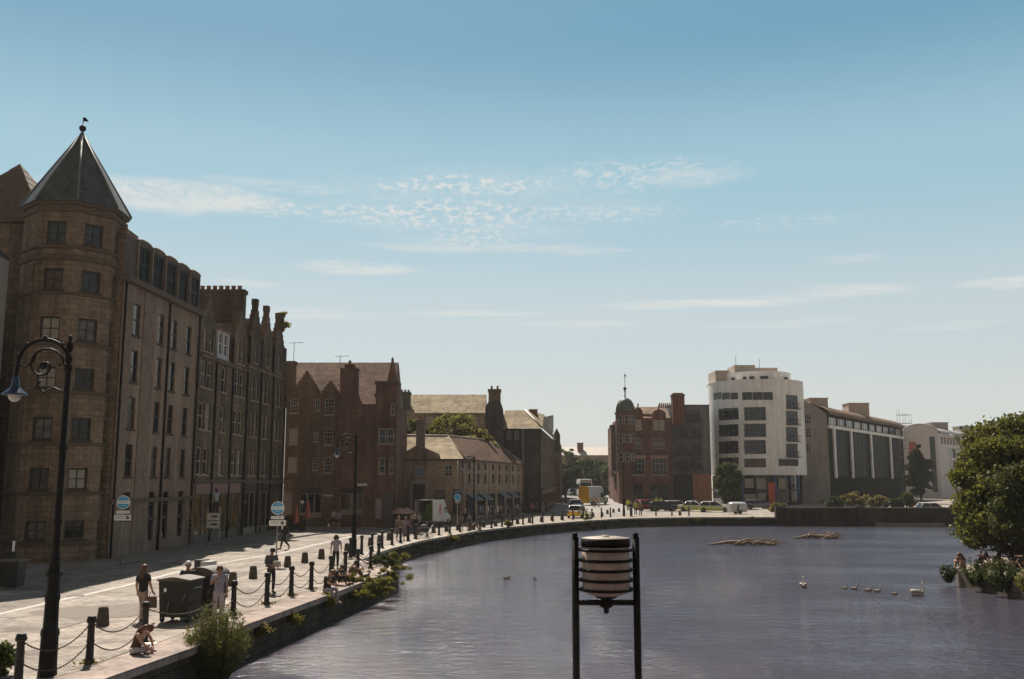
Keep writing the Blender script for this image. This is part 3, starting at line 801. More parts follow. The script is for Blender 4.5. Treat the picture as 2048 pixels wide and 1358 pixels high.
# ---- 2: two crow-stepped tenements along the quay street
def tenement_windows(f, us, zs, w=.95, fm=F_CREAM, h=1.85):
    for u in us:
        for z in zs:
            g_ = RND.choice([M_GLASS, M_GLASS, M_GLASSB, M_BLIND, M_CURT])
            f.win((u-w/2, z, u+w/2, z+h), 1, 2, fm, g_, .06, True, SILL)
q0, q1, q2 = Vector((-21.6, 64.85)), Vector((-21.13, 75.5)), Vector((-20.65, 86.3))
def ten_common(b, f, ze, zr, depth=10.0):
    f.slab(b.wmb, [(0,0),(0,ze),(0.001,ze),(0.001,0)], .3, depth)
    # party walls and back
    f.slab(b.wmb, [(.01,.01),(f.W-.01,.01),(f.W-.01,ze-.05),(.01,ze-.05)], .3, depth)
    f.roof(0, f.W, 0, depth, ze, zr, R_PINK, over=.12)
def shopfront(b, f, u0, u1, z0, z1, nbays, frame, fascia, fz=.55, gm=None):
    """glazed shop window with stall riser, mullions and a plain fascia board"""
    f.ops.append((u0, z0, u1, z1))
    mb = MB(); f.box(mb, u0, z0, u1, z0+.5, .02, .14)
    for k in range(nbays+1):
        u = u0+(u1-u0)*k/nbays
        f.box(mb, max(u0,u-.06), z0+.5, min(u1,u+.06), z1-fz, .02, .12)
    f.box(mb, u0, z1-fz-.08, u1, z1-fz, .01, .12)
    sf = b.part("shopfront", mb, frame)
    mb = MB(); f.box(mb, u0+.01, z1-fz, u1-.01, z1-.01, -.06, .1); b.part("fascia", mb, fascia, sf)
    mb = MB(); f.box(mb, u0+.05, z0+.5, u1-.05, z1-fz-.05, .08, .1); b.part("pane", mb, gm or M_GLASS, sf)
    return sf
FASC_P = plain("faded_pink_fascia", (.21,.125,.11), .6); FASC_D = plain("dark_fascia", (.05,.035,.03), .5)
FR_GREY = plain("grey_green_shop_timber", (.10,.105,.09), .5); FR_BLK = plain("black_shop_timber", (.018,.017,.016), .4); FR_LT = plain("stone_coloured_shop_pilaster", (.24,.2,.165), .8)
M_SHOPIN = glass("glimpse_of_lit_shop_goods", (.14,.09,.04), .12)
b = Bld("crow_stepped_tenement", "brown sandstone tenement with two crow-stepped gables and a white dormer between them", (q0.x, q0.y, 0))
f = b.fac(q0, q1, .2); ZE = 13.0
g1, g2, dm = 1.75, 8.75, 5.3
tenement_windows(f, [g1-.62, g1+.62, dm, g2-.62, g2+.62], [4.75, 7.85, 10.8], .92)
tenement_windows(f, [g1-.55, g1+.55, g2-.5, g2+.5], [13.35], .7, F_CREAM, 1.5)
shopfront(b, f, .6, 9.9, .15, 4.15, 6, FR_GREY, FASC_P, .7, M_SHOPIN)
f.grid(0, ZE)
for gc, hw in ((g1,1.5),(g2,1.45)):
    ops = f.ops; f.ops = [o for o in ops if o[1] > ZE]
    wall_grid(b.wmb, f.f, gc-hw, gc+hw, ZE, 15.15, [o for o in f.ops if gc-hw < o[0] < gc+hw], .2)
    f.ops = ops
    f.slab(b.wmb, [(gc-hw,ZE),(gc+hw,ZE),(gc+hw,15.15),(gc-hw,15.15)], .25, .5)
    crow_gable(f, b.wmb, gc, hw+.06, 15.15, 17.5, 6)
    gr = MB()                                        # little roof running back from the gable
    f.slab(gr, [(gc-hw*.8,15.2),(gc+hw*.8,15.2),(gc,16.6)], .5, 4.2); b.part("gable_roof", gr, R_PINK)
for a_, c_ in ((0,g1-1.5),(g1+1.5,g2-1.45),(g2+1.45,f.W)): f.bar('cornice', a_, ZE-.2, c_, ZE+.02, -.25, .1)
f.bar('shop_cornice', .1, 4.2, f.W-.1, 4.4, -.16, 0)
ten_common(b, f, ZE, 17.6, 10)
# white dormer
dmb = MB(); f.box(dmb, dm-1.25, ZE+.03, dm+1.25, ZE+.55, .15, 2); f.box(dmb, dm-1.25, ZE+.55, dm-.95, ZE+2.35, .15, 3); f.box(dmb, dm+.95, ZE+.55, dm+1.25, ZE+2.35, .15, 3); f.box(dmb, dm-.14, ZE+.55, dm+.14, ZE+2.35, .15, .5); f.box(dmb, dm-.95, ZE+2.2, dm+.95, ZE+2.35, .16, 3)
dorm = b.part('dormer', dmb, plain('shade_greyed_dormer_paint', (.42,.40,.40), .6))  # white paint greyed, the dormer's shade put into its colour
for uu in (dm-.95, dm+.14):
    o = f.win((uu, ZE+.55, uu+.81, ZE+2.2), 1, 2, M_WHITE, M_GLASS, .06, True, None, None, "window", False, .25)
dr_ = MB(); f.slab(dr_, [(dm-1.45,ZE+2.35),(dm+1.45,ZE+2.35),(dm+1.45,ZE+2.45),(dm-1.45,ZE+2.45)], 0.0, .2)
A_ = [f.f(dm-1.45,0,ZE+2.42), f.f(dm+1.45,0,ZE+2.42), f.f(dm+1.45,4.0,ZE+4.2), f.f(dm-1.45,4.0,ZE+4.2)]
dr_.add(A_+[(p[0],p[1],p[2]-.1) for p in A_], [(0,1,2,3),(7,6,5,4),(1,0,4,5),(2,1,5,6),(0,3,7,4)])
b.part("dormer_roof", dr_, R_PINK)
for u in (3.5, 7.1, f.W-.12): f.pipe(u, .1, ZE-.2, .07)
chimney(b, b.root, -26.6, 77.6-3.0, 15.0, -21.45, 78.4-3.0, ZT(582, 75)+.05, S_TEN2, 0)
mb = MB()
for k in range(7): mb.lathe([(.2,0),(.16,.26),(.2,.28),(.2,.36)], 8, (-24.9+k*.5-b.loc.x, 75-b.loc.y, ZT(582,75)+.05), 0)
b.part("chimney_pots", mb, M_POT)
b.wall([S_TEN])
b = Bld("narrow_gabled_tenement", "darker brown tenement with three tight crow-stepped gables and a shrub rooted on its wallhead", (q1.x, q1.y, 0))
f = b.fac(q1, q2, .2); ZE = 13.4
gs = [(1.9,1.35),(5.0,1.25),(8.6,1.4)]
tenement_windows(f, [1.4,2.5,4.55,5.5,8.1,9.2], [4.75,7.85,10.8], .72)
tenement_windows(f, [1.9,5.0,8.6], [13.9], .7, F_CREAM, 1.4)
shopfront(b, f, .5, 4.4, .15, 4.0, 3, FR_LT, FASC_D, .6, M_GLASS); shopfront(b, f, 5.0, 7.6, .15, 4.0, 2, FR_LT, FASC_D, .6)
f.ops.append((8.6,.12,9.8,2.6)); mb = MB(); f.box(mb, 8.6,.12,9.8,2.6,.12,.17); b.part("door", mb, FR_BLK)
f.grid(0, ZE)
for gc, hw in gs:
    wall_grid(b.wmb, f.f, gc-hw, gc+hw, ZE, 16.0, [o for o in f.ops if o[1] > ZE and gc-hw < o[0] < gc+hw], .2)
    f.slab(b.wmb, [(gc-hw,ZE),(gc+hw,ZE),(gc+hw,16.0),(gc-hw,16.0)], .25, .5)
    crow_gable(f, b.wmb, gc, hw+.05, 16.0, 18.7, 6)
    f.box(b.wmb, gc-.3, 18.7, gc+.3, 19.2, 0, .45)
    gr = MB(); f.slab(gr, [(gc-hw*.8,16),(gc+hw*.8,16),(gc,17.6)], .5, 4.2); b.part("gable_roof", gr, R_PINK)
mb = MB(); f.box(mb, .0, 4.1, f.W, 4.35, -.16, 0); b.part("cornice", mb, S_BAND)
f.box(b.wmb, f.W-1.0, ZE, f.W, 16.3, 0, .6); f.box(b.wmb, f.W-.45, 12.0, f.W+.12, 14.9, -.1, .5)
ten_common(b, f, ZE, 18.0, 9)
for u in (3.4, 6.9, f.W-.2): f.pipe(u, .1, ZE-.1, .07)
aerial(b, -24.2, 77.5, 18.6, 1.4)
chimney(b, b.root, -25.8, 85.2, 14, -23.5, 86.2, 18.4, S_TEN2, 3)
b.wall([S_TEN2])

# ---- 3: brown and red building facing the camera, gables, chimney breast, corner turret with spike
YR = 90.0
xr = lambda px, py=900: D(px, py, YR).x
b = Bld("turreted_red_building", "brown and red stone corner building with stepped gables, big chimney and a spiked corner turret", (-21.2, YR, 0))
xa, xm, xb = -21.4, D(676, 900, YR).x, D(793, 900, YR).x
f = b.fac((xa, YR), (xm, YR), .14)
for r in ((581,797,596,826),(630,799,640,822),(650,797,668,830),(578,857,595,889),(627,864,636,883),(648,857,665,890),(576,915,593,944),(625,915,636,940),(648,915,664,945)):
    R_ = f.rect(*r); sm = R_[2]-R_[0] < .6
    f.win(R_, 2 if sm else 3, 4, F_CREAM, M_BLIND if r[:2] in ((578,857),(576,915)) else M_GLASS, .06, True, SILL)
def shop_px(f, r, frame, fascia, n, gm=None):
    R_ = f.rect(*r); return shopfront(b, f, R_[0], R_[2], max(.13, R_[1]), R_[3], n, frame, fascia, .55, gm)
s1 = shop_px(f, (600,975,643,1036), plain("pale_framed_shop_timber", (.26,.22,.17), .5), FASC_D, 3, M_GLASS)
R_ = f.rect(566,985,584,1040); f.ops.append((R_[0],.13,R_[2],R_[3])); mb = MB(); f.box(mb, R_[0],.13,R_[2],R_[3],.06,.12); b.part("door", mb, plain("grey_panel_door", (.22,.18,.16), .6))
f.grid(0, ZT(786, YR))
for apx, ay, l_, r_ in ((612,742,585,640),(660,762,644,677)):
    uc = f.uz(apx, 780)[0]; hw = (f.uz(r_,785)[0]-f.uz(l_,785)[0])/2
    crow_gable(f, b.wmb, uc, hw, ZT(786,YR), ZT(ay,YR), 7 if l_ == 585 else 4, 0, .5)
    gr = MB(); f.slab(gr, [(uc-hw*.75,ZT(786,YR)),(uc+hw*.75,ZT(786,YR)),(uc,ZT(ay,YR)-.75)], .5, 4.5); b.part("gable_roof", gr, R_PINK)
f.slab(b.wmb, [(.01,0),(f.W,0),(f.W,ZT(786,YR)-.05),(.01,ZT(786,YR)-.05)], .2, 9)
mb = MB(); f.box(mb, 0, ZT(962,YR)+.1, f.W, ZT(958,YR)+.1, -.1, 0); b.part("string_course", mb, S_BAND)
b.wall([S_BROWN])
f2 = b.fac((xm, YR-.5), (xb, YR-.5), .16)
for r in ((757,857,771,888),(774,857,788,888),(757,915,770,947),(779,915,787,947),(782,808,789,830)):
    f2.win(f2.rect(*r), 1, 2, F_CREAM, M_GLASSB if r[1] == 857 else M_GLASS, .07, True, SILL)
s2 = shop_px(f2, (680,975,726,1030), plain("pale_framed_shop_timber", (.26,.22,.17), .5), FASC_D, 2, M_GLASSBR)
R_ = f2.rect(770,985,786,1045); f2.ops.append((R_[0],.13,R_[2],R_[3])); mb = MB(); f2.box(mb, R_[0],.13,R_[2],R_[3],.08,.14); f2.box(mb, R_[0],.13,R_[0]+.12,R_[3],-.02,.08); f2.box(mb, R_[2]-.12,.13,R_[2],R_[3],-.02,.08); b.part("door", mb, FR_GREY)
ZR2 = ZT(809, YR)
f2.grid(0, ZR2)
f2.slab(b.wmb, [(.01,0),(f2.W-.01,0),(f2.W-.01,ZR2-.05),(.01,ZR2-.05)], .2, 9.5)
# corner turret above the eaves
uL, uR = f2.uz(752, 780)[0], f2.uz(794, 780)[0]
zt = ZT(768, YR)
f2.box(b.wmb, uL, ZR2, uR, zt, 0, 2.0); f2.box(b.wmb, uL-.15, ZT(795,YR), uL, ZT(790,YR)+.1, 0, 1.2)
tur = MB(); f2.box(tur, uL-.12, zt, uR+.14, zt+.22, -.14, 2.14); b.part("turret_cornice", tur, S_BAND)
us_ = f2.uz(782, 750)[0]
spk = MB(); c0 = f2.f(us_, 1.0, 0)
spk.lathe([(.5,zt+.2),(.42,zt+.9),(.1,ZT(716,YR)-.1),(.14,ZT(716,YR)),(.02,ZT(713,YR))], 8, (c0[0],c0[1],0), 0, False)
b.part("spike", spk, S_REDD)
# chimney breast
cu0, cu1 = f2.uz(680, 780)[0], f2.uz(713.5, 780)[0]
cmb = MB(); zc_ = ZT(741, YR)
f2.box(cmb, cu0, ZR2-.02, cu1, zc_, -.06, 1.2); f2.slab(cmb, [(cu1,ZR2),(cu1+.6,ZR2),(cu1,ZT(785,YR))], 0, 1.1)
f2.box(cmb, cu0-.05, zc_, cu1+.05, zc_+.18, -.12, 1.26); f2.box(cmb, cu0+.35, zc_+.18, cu1-.3, zc_+.55, .1, 1.0); f2.box(cmb, cu0+.7, zc_+.55, cu1-.7, zc_+.95, .3, .8)
b.part("chimney", cmb, S_REDD)
b.wall([S_REDD], "wall")
fr_ = b.fac((xa, YR), (xb, YR))
fr_.roof(-.3, D(790,800,YR).x-xa-.35, .2, 10.5, ZT(812,YR)-.1, ZT(727,95.2), R_PINK, over=.0)
chimney(b, b.root, -22.2, 91, 12, -21.0, 92, ZT(722, 91), S_BROWN, 0)
aerial(b, D(588,700,94).x, 94, ZT(722,94), 1.9); aerial(b, D(680,730,95).x, 95, ZT(729,95), .9)

# ---- 4: low tan building with the pediment and the long wing
YL = 97.0
b = Bld("low_pedimented_building", "low tan stone building with small pediment, tall chimney and a long side wing", (-11.3, YL, 0))
pa, pb = (D(786,960,YL).x, YL), (D(927,960,YL).x, YL)
pe = D(1043, 962, 124.5)
ZL = 6.5
f = b.fac(pa, pb, .16)
R_ = f.rect(830,932,849,952); f.win(R_, 1, 1, M_GREYM, plain("blue_grey_blank_panel", (.17,.19,.22), .5, 0, .2, 1.5), .05, False, SILL)
R_ = f.rect(889,931,905,952); f.win(R_, 2, 3, F_CREAM, M_GLASS, .06, True, SILL)
R_ = f.rect(826,968,850,1040); f.ops.append((R_[0],.13,R_[2],R_[3])); mb = MB(); f.box(mb, R_[0],.13,R_[2],R_[3],.1,.15); dr = b.part("door", mb, plain("dark_brown_door", (.05,.035,.025), .5))
mb = MB(); f.box(mb, R_[0]-.35,.12,R_[0],R_[3],-.2,.0); f.box(mb, R_[2],.12,R_[2]+.35,R_[3],-.2,.0)
uc = (R_[0]+R_[2])/2; hw = (R_[2]-R_[0])/2+.35
f.slab(mb, [(uc-hw,R_[3])]+[(uc+hw,R_[3])]+[(uc+hw*math.cos(t_),R_[3]+.02+.55*math.sin(t_)) for t_ in [PI*i/8 for i in range(1,8)]], -.22, 0)
b.part("door_surround", mb, plain("grey_surround_stone", (.27,.22,.19), .9))
R_ = f.rect(868,980,890,1040); f.ops.append((R_[0],1.1,R_[2],R_[3])); f.ops.pop(); f.win((R_[0],1.0,R_[2],R_[3]), 3, 2, F_DARK, M_GLASS, .07)
R_ = f.rect(905,978,920,1040); f.win((R_[0],.9,R_[2],R_[3]), 2, 2, F_DARK, M_GLASS, .07)
R_ = f.rect(795,985,812,1002); f.win(R_, 2, 2, F_GREY, M_BLIND, .06)
f.grid(0, ZL)
# pediment
p0, p1, p2 = f.uz(806,914)[0], f.uz(876,914)[0], f.uz(836,893)[0]
zp = ZT(893, YL)
f.slab(b.wmb, [(p0,ZL),(p1,ZL),(p1,ZL+.35),(p2,zp),(p0,ZL+.35)], -.02, .5)
rk = MB()
for a_, b_ in (((p0-.15,ZL+.3),(p2,zp)),((p2,zp),(p1+.15,ZL+.3))): 
    f.slab(rk, [(a_[0],a_[1]),(b_[0],b_[1]),(b_[0],b_[1]+.2),(a_[0],a_[1]+.2)], -.16, .55)
b.part("pediment_coping", rk, plain("coping_stone", (.26,.2,.15), .9))
gr = MB(); f.slab(gr, [(p0,ZL+.1),(p1,ZL+.1),(p2,zp)], .5, 4.0); b.part("pediment_roof", gr, R_PINK)
fw = b.fac(pb, (pe.x, pe.y), .16)
xs = [898, 939, 957, 971, 986, 999, 1013, 1026, 1037.5]
for i, px in enumerate(xs[1:]):
    y0 = 938+.10*(px-939)*.1
    R1 = fw.rect(px-3.4, 941, px+3.4, 952); u = (R1[0]+R1[2])/2
    fw.win((u-.42, 4.0, u+.42, 5.1), 2, 2, F_DARK, M_GLASS, .06, False, SILL); fw.win((u-.42, 5.45, u+.42, 6.2), 2, 1, F_DARK, M_GLASS, .06)
for k in range(6):
    u0 = 1.0+k*4.6
    shopfront(b, fw, u0, u0+3.6, .13, 3.3, 3, FR_GREY, plain("stone_fascia", (.2,.15,.11), .8), .35)
fw.grid(0, ZL)
for f_ in (f, fw):
    mb = MB(); f_.box(mb, 0, ZL-.16, f_.W, ZL+.06, -.14, 0); b.part("gutter", mb, S_BAND)
# awnings along the wing
for k in (0, 1, 3, 4):
    u0 = 1.2+k*4.6; mb = MB()
    for uu in (u0, u0+1.6):
        vs = [fw.f(uu,-.03,3.05), fw.f(uu+1.4,-.03,3.05), fw.f(uu+1.4,-1.1,2.35), fw.f(uu,-1.1,2.35)]
        vs2 = [(v[0],v[1],v[2]-.05) for v in vs]
        mb.add(vs+vs2, [(3,2,1,0),(4,5,6,7),(0,1,5,4),(2,3,7,6),(1,2,6,5),(3,0,4,7)])
    tag(b.part("awning", mb, plain("grey_canvas_awning", (.17,.175,.18), .8)))
# bodies and roofs
f.slab(b.wmb, [(.01,0),(f.W,0),(f.W,ZL-.1),(.01,ZL-.1)], .25, 9)
fw.slab(b.wmb, [(.05,0),(fw.W-.3,0),(fw.W-.3,ZL-.1),(.05,ZL-.1)], .25, 9)
zr = ZT(871, 102)
rr = MB()
fp = lambda u, d, z: Vector(f.f(u, d, z)); wp = lambda u, d, z: Vector(fw.f(u, d, z))
A0, A1 = fp(-.4,-.25,ZL+.02), fp(f.W+.1,-.25,ZL+.02)
Rl, Rm = fp(-.4,5,zr), Vector((D(896,872,103.5).x-b.loc.x, 103.5-b.loc.y, zr))
rr.add([A0, A1, Rm, Rl], [(0,1,2,3)])
r2 = MB()
We, Wr = wp(fw.W+.1,-.25,ZL+.02), Vector((D(984,881,121).x-b.loc.x, 121-b.loc.y, ZT(881,121)))
r2.add([A1, We, Wr, Rm], [(0,1,2,3)])
Bk = [fp(-.4,10,ZL), Vector((Rm.x-5.5, Rm.y+6, ZL)), Vector((Wr.x-5.5, Wr.y+5, ZL))]
r2.add([Rl, Rm, Wr, Bk[0], Bk[1], Bk[2]], [(1,0,3,4),(2,1,4,5)])
front_roof = b.part("roof", rr, R_PALE); b.part("roof", r2, masonry('brown_felted_slate', (.14,.09,.065), (.115,.074,.053), (.075,.05,.037), .3, .22, .012, .9, .25, .5, .3, spec=.05))
vg = MB(); vg.slab([(0,0)]*0 or [(0,0),(.01,0),(.01,.01)], 0, .01) if False else None
ge = MB(); ge.add([We, Bk[2], Wr, Vector((We.x,We.y,0)), Vector((Bk[2].x,Bk[2].y,0))], [(0,1,2),(3,4,1,0)]); b.part("gable_end", ge, S_TAN)
vt = MB(); vt.tube([We+Vector((0,0,.08)), Wr+Vector((0,0,.1)), Bk[2]], .14, 5); b.part("verge", vt, M_LEAD)
rd = MB(); rd.tube([Rl+Vector((0,0,.04)), Rm+Vector((0,0,.04)), Wr+Vector((0,0,.04))], .11, 5); b.part("ridge", rd, plain("ridge_tiles", (.3,.24,.19)))
hpv = MB(); hpv.tube([A1+Vector((0,0,.03)), Rm+Vector((0,0,.03))], .07, 5); b.part("hip", hpv, R_PALE)
cx0, cx1 = D(832,870,YL+1).x, D(849,870,YL+1).x
chimney(b, front_roof, cx0, YL+1, ZL+.5, cx1, YL+1.9, ZT(840,YL+1), plain("grey_chimney_stone", (.2,.165,.14), .9), 1)
b.wall([S_TAN])

# ---- 5: long-roofed tenement behind it
Y5 = 126.0
b = Bld("long_roofed_tenement", "stone tenement behind the low building, long pale slate roof between two chimneyed gables", (D(797,860,Y5).x, Y5, 0))
f = b.fac((D(797,860,Y5).x, Y5), (D(972,860,Y5).x, Y5))
ze, zr = ZT(826, Y5), ZT(791, Y5+5)
for r in ((853,833,865,846),(897,833,908,848),(943,834,955,851),(815,834,824,848),(853,862,865,880),(943,864,955,882)): f.win(f.rect(*r), 2, 2, F_CREAM, M_BLIND if r[0] in (853,943) and r[1]<840 else M_GLASS, .08)
f.grid(0, ze); f.slab(b.wmb, [(.01,0),(f.W,0),(f.W,ze-.05),(.01,ze-.05)], .3, 10)
roof5 = f.roof(-.2, f.W-.1, 0, 10, ze, zr, R_PALE, over=.2)
ge = MB(); u1 = f.uz(1006, 860)[0]
f.slab(ge, [(f.W-.1,0),(u1,0),(u1,ZT(818,Y5)),(f.uz(1000,800)[0],ZT(800,Y5)),(f.uz(977,800)[0],ZT(803,Y5)),(f.W-.1,ZT(815,Y5))], 0.0, 9)
b.part("gable_wall", ge, S_DARK)
chimney(b, roof5, D(977,790,Y5).x, Y5+.1, ZT(806,Y5), D(1001,790,Y5).x, Y5+2, ZT(778,Y5), S_BROWN, 2, None, 'x', .5)
chimney(b, roof5, D(798,800,Y5).x, Y5+.5, ze, D(818,800,Y5).x, Y5+2.2, ZT(783,Y5), S_DARK, 3, None, 'x', .35)
b.wall([S_TAN])

# ---- 6: dark corner tenement at the street mouth
Y6 = 128.0
c0, c1, c2 = D(1004,960,Y6+.5), D(1082,960,Y6), D(1109.5,960,168)
b = Bld("dark_corner_tenement", "dark grey corner tenement with a hipped slate roof at the mouth of the side street", (c0.x, c0.y, 0))
f = b.fac((c0.x,c0.y),(c1.x,c1.y)); ze = ZT(857, Y6)
for r in ((1015,862,1022,880),(1030,862,1037,880),(1015,900,1022,918)): f.win(f.rect(*r), 1, 2, F_CREAM, M_GLASS, .08, True)
f.pipe(f.uz(1046,900)[0], 3.2, ze-.05, .1, plain("pale_downpipe", (.25,.24,.22), .6))
f.grid(0, ze)
f2 = b.fac((c1.x,c1.y),(c2.x,c2.y))
for u in (2.2, 6.4, 11, 16, 21, 26, 31, 36):
    for z in (4.0, 6.6, 9.0): f2.win((u-.5, z, u+.5, z+1.6), 1, 2, F_CREAM, M_GLASS, .08, True)
for k in range(6): shopfront(b, f2, .6+k*6.4, 6.2+k*6.4, .1+.3, 3.1, 3, plain("brown_shop_timber", (.13,.07,.04), .5), FASC_D, .5, M_GLASSBR)
f2.grid(0, ze, 1)
b.wmb.prism([f.f(.02,.3,0)[:2], f.f(f.W-.3,.3,0)[:2], f2.f(f2.W,.3,0)[:2], f2.f(f2.W,9,0)[:2], f.f(.02,12,0)[:2]], 0, ze-.05, 0)
zr = ZT(820, Y6+5)
rm = MB()
e = [Vector(f.f(-.2,-.3,ze)), Vector(f.f(f.W+.25,-.3,ze)), Vector(f2.f(f2.W,-.3,ze))]
r_ = [Vector((D(1010,821,Y6+5).x-c0.x, 5, zr)), Vector((D(1050,821,Y6+5).x-c0.x, 5, zr)), Vector((D(1088,826,150).x-c0.x, 22, zr+.6))]
rm.add(e+r_+[Vector((r_[0].x,12,ze)), Vector((r_[2].x-6,24,ze))], [(0,1,4,3),(1,2,5,4),(3,4,5,7,6)])
rf = b.part("roof", rm, R_PALE)
hpv = MB(); hpv.tube([e[1]+Vector((0,0,.06)), r_[1]+Vector((0,0,.06))], .13, 5); b.part("hip", hpv, plain("pale_hip_lead", (.42,.4,.36), .5))
chimney(b, rf, D(1058,835,138).x, 137, zr-2.2, D(1075,835,138).x, 138.5, ZT(831,138), S_BROWN, 5, None, 'x', .9)
lg = MB(); a_ = [D(1077,836,151), D(1107,830,153), D(1107,864,153), D(1090,858,151)]
lg.add([Vector((p.x-c0.x,p.y-c0.y,p.z)) for p in a_]+[Vector((p.x-c0.x,p.y+4-c0.y,p.z)) for p in a_], [(3,2,1,0),(4,5,6,7),(0,1,5,4),(1,2,6,5),(2,3,7,6),(3,0,4,7)])
b.part("rendered_gable", lg, plain("pale_grey_render", (.34,.33,.31), .9, 0, .12, 1.0))
mb = MB(); f2.box(mb, .2, 3.15, f2.W, 3.4, -.5, 0); b.part("cornice", mb, S_BROWN)
b.wall([S_DARK, S_TEN2])
# next one along the street
b = Bld("slim_street_tenement", "slim tenement with a small pointed turret, farther up the left side of the street", (D(1108,960,169).x, 169, 0))
f = b.fac((D(1108,960,169).x,169.2),(D(1119.5,960,169).x,169.2)); f2 = b.fac((D(1119.5,960,169).x,169.2),(D(1124,960,205).x,205))
ze = ZT(880,169)
f.win((f.W/2-.3,8,f.W/2+.3,9.6),1,2,F_CREAM,M_GLASS,.08); f.grid(0,ze,0)
for u in (3,8,13,18,24): 
    for z in (4.5,7.5): f2.win((u-.5,z,u+.5,z+1.7),1,2,F_CREAM,M_GLASS,.08,True)
f2.grid(0,ze,0)
b.wmb.prism([f.f(0,.2,0)[:2], f.f(f.W-.2,.2,0)[:2], f2.f(f2.W,.2,0)[:2], f.f(0,32,0)[:2]], 0, ze-.02)
tu = MB(); c_ = f.f(f.W-.45,.5,0); tu.lathe([(.5,ze-2),(.62,ze),(.62,ze+.9),(.5,ze+1.2),(.05,ze+2.1)], 10, (c_[0],c_[1],0)); b.part("turret", tu, S_DARK)
rf = MB(); rf.prism([f.f(0,.0,0)[:2], f.f(f.W*.6,.0,0)[:2], f2.f(f2.W,1,0)[:2], f.f(0,32,0)[:2]], ze, ze+.5); b.part("roof", rf, R_PALE)
b.wall([S_TEN2])
# far range closing the street
b = Bld("far_long_roofed_range", "distant low range with a long pale roof and one dark stack closing the street", (15, 300, 0))
f = b.fac((D(1100,905,300).x,300),(D(1262,905,300).x,300)); ze, zr = ZT(910,300), ZT(895,306)
for k in range(9): f.win((2+k*2.6, ze-2.6, 3.2+k*2.6, ze-.9), 2, 2, F_CREAM, M_GLASS, .1)
f.grid(0, ze); f.slab(b.wmb, [(.01,0),(f.W,0),(f.W,ze-.05),(.01,ze-.05)], .3, 12)
rf = f.roof(0, f.W, 0, 12, ze, zr, plain("pale_sheet_roof", (.42,.38,.32), .6, 0, .1, .6), over=.4)
x_ = D(1160,890,304).x; mb = MB(); mb.box(x_-.9-15,2,zr-2,x_+.9-15,4.5,ZT(887,304)); mb.box(x_-1.05-15,1.85,ZT(887,304),x_+1.05-15,4.65,ZT(886,304)); b.part("stack", mb, S_REDD, rf)
b.wall([S_TAN])

# ---- 7: red sandstone corner building with the dome
Y7 = 165.0
c0, c1, cs_ = D(1240,960,Y7), D(1345,960,Y7), D(1217,960,200)
b = Bld("domed_red_building", "red sandstone corner block with a small green-grey corner dome, ball finial and weathervane", (c0.x, Y7, 0))
l = b.loc
f = b.fac((c0.x,Y7),(c1.x,Y7),.2); ze = ZT(837, Y7)
for r in ((1271,840,1283,861),(1307,840,1317,861),(1319,840,1329,861)): f.win(f.rect(*r), 1, 2, F_CREAM, M_BLIND, .08)
for r in ((1271,877,1283,898),(1307,877,1317,898),(1319,877,1329,898)): f.win(f.rect(*r), 2, 3, F_CREAM, M_GLASS, .08, True)
for r in ((1262,916,1290,950),(1304,916,1334,950)):
    R_ = f.rect(*r); f.win(R_, 4, 3, F_CREAM, M_GLASS, .08, False, SILL)
    mb = MB(); f.box(mb, R_[0]-.25, R_[3], R_[2]+.25, R_[3]+.45, -.18, 0); b.part("lintel", mb, plain("tan_lintel_stone", (.32,.2,.13), .9))
for r in ((1262,968,1286,1032),(1300,968,1320,1032),(1324,968,1338,1032)):
    R_ = f.rect(*r); f.win((R_[0],.3,R_[2],R_[3]), 2, 2, FR_BLK, M_GLASS, .12)
f.grid(0, ze); f.slab(b.wmb, [(.01,0),(f.W,0),(f.W,ze-.05),(.01,ze-.05)], .3, 11)
for y in (868, 905, 956): f.bar('string_course', 0, ZT(y,Y7), f.W, ZT(y-3,Y7), -.16, 0, S_REDD)
for gx0, gx1, ty in ((1268,1286,812),(1305,1332,816)):
    a_, c_ = f.uz(gx0,840)[0], f.uz(gx1,840)[0]; uc = (a_+c_)/2; hw = (c_-a_)/2; zs_ = ZT(828,Y7)
    f.box(b.wmb, a_, ze, c_, zs_, 0, .6)
    f.slab(b.wmb, [(uc-hw,zs_),(uc+hw,zs_)]+[(uc+hw*math.cos(t_),zs_+(ZT(ty+3,Y7)-zs_)*math.sin(t_)) for t_ in [PI*i/10 for i in range(1,10)]], 0, .6)
    bl = MB(); c3 = f.f(uc,.3,0); bl.lathe([(.14,ZT(ty+4,Y7)),(.1,ZT(ty,Y7)),(.16,ZT(ty-2,Y7)),(.02,ZT(ty-7,Y7))], 8, (c3[0],c3[1],0)); b.part("finial", bl, S_REDD)
f.roof(.8, f.W, .3, 11, ze, ZT(815,Y7+5.5), R_PINK, over=.0)
fs = b.fac((cs_.x,200),(c0.x,Y7),.2)
for k in range(8):
    u = 2.6+k*4.0
    for z in (5.0, 9.0, 13.0): fs.win((u-.6,z,u+.6,z+1.9), 2, 2, F_CREAM, M_GLASS, .08)
fs.grid(0, ze); fs.slab(b.wmb, [(.3,0),(fs.W-1.2,0),(fs.W-1.2,ze-.05),(.3,ze-.05)], .3, 8)
rf = MB(); fs.slab(rf, [(0,ze),(fs.W-1.5,ze),(fs.W-1.5,ze+.9),(0,ze+.9)], 1.2, 8); b.part("roof", rf, R_PINK)
oi = MB(); fs.box(oi, 24.5, 5.2, 28, 14, -1.0, 0); fs.box(oi, 24.4, 14, 28.1, 14.35, -1.1, 0); b.part("oriel", oi, S_REDD)
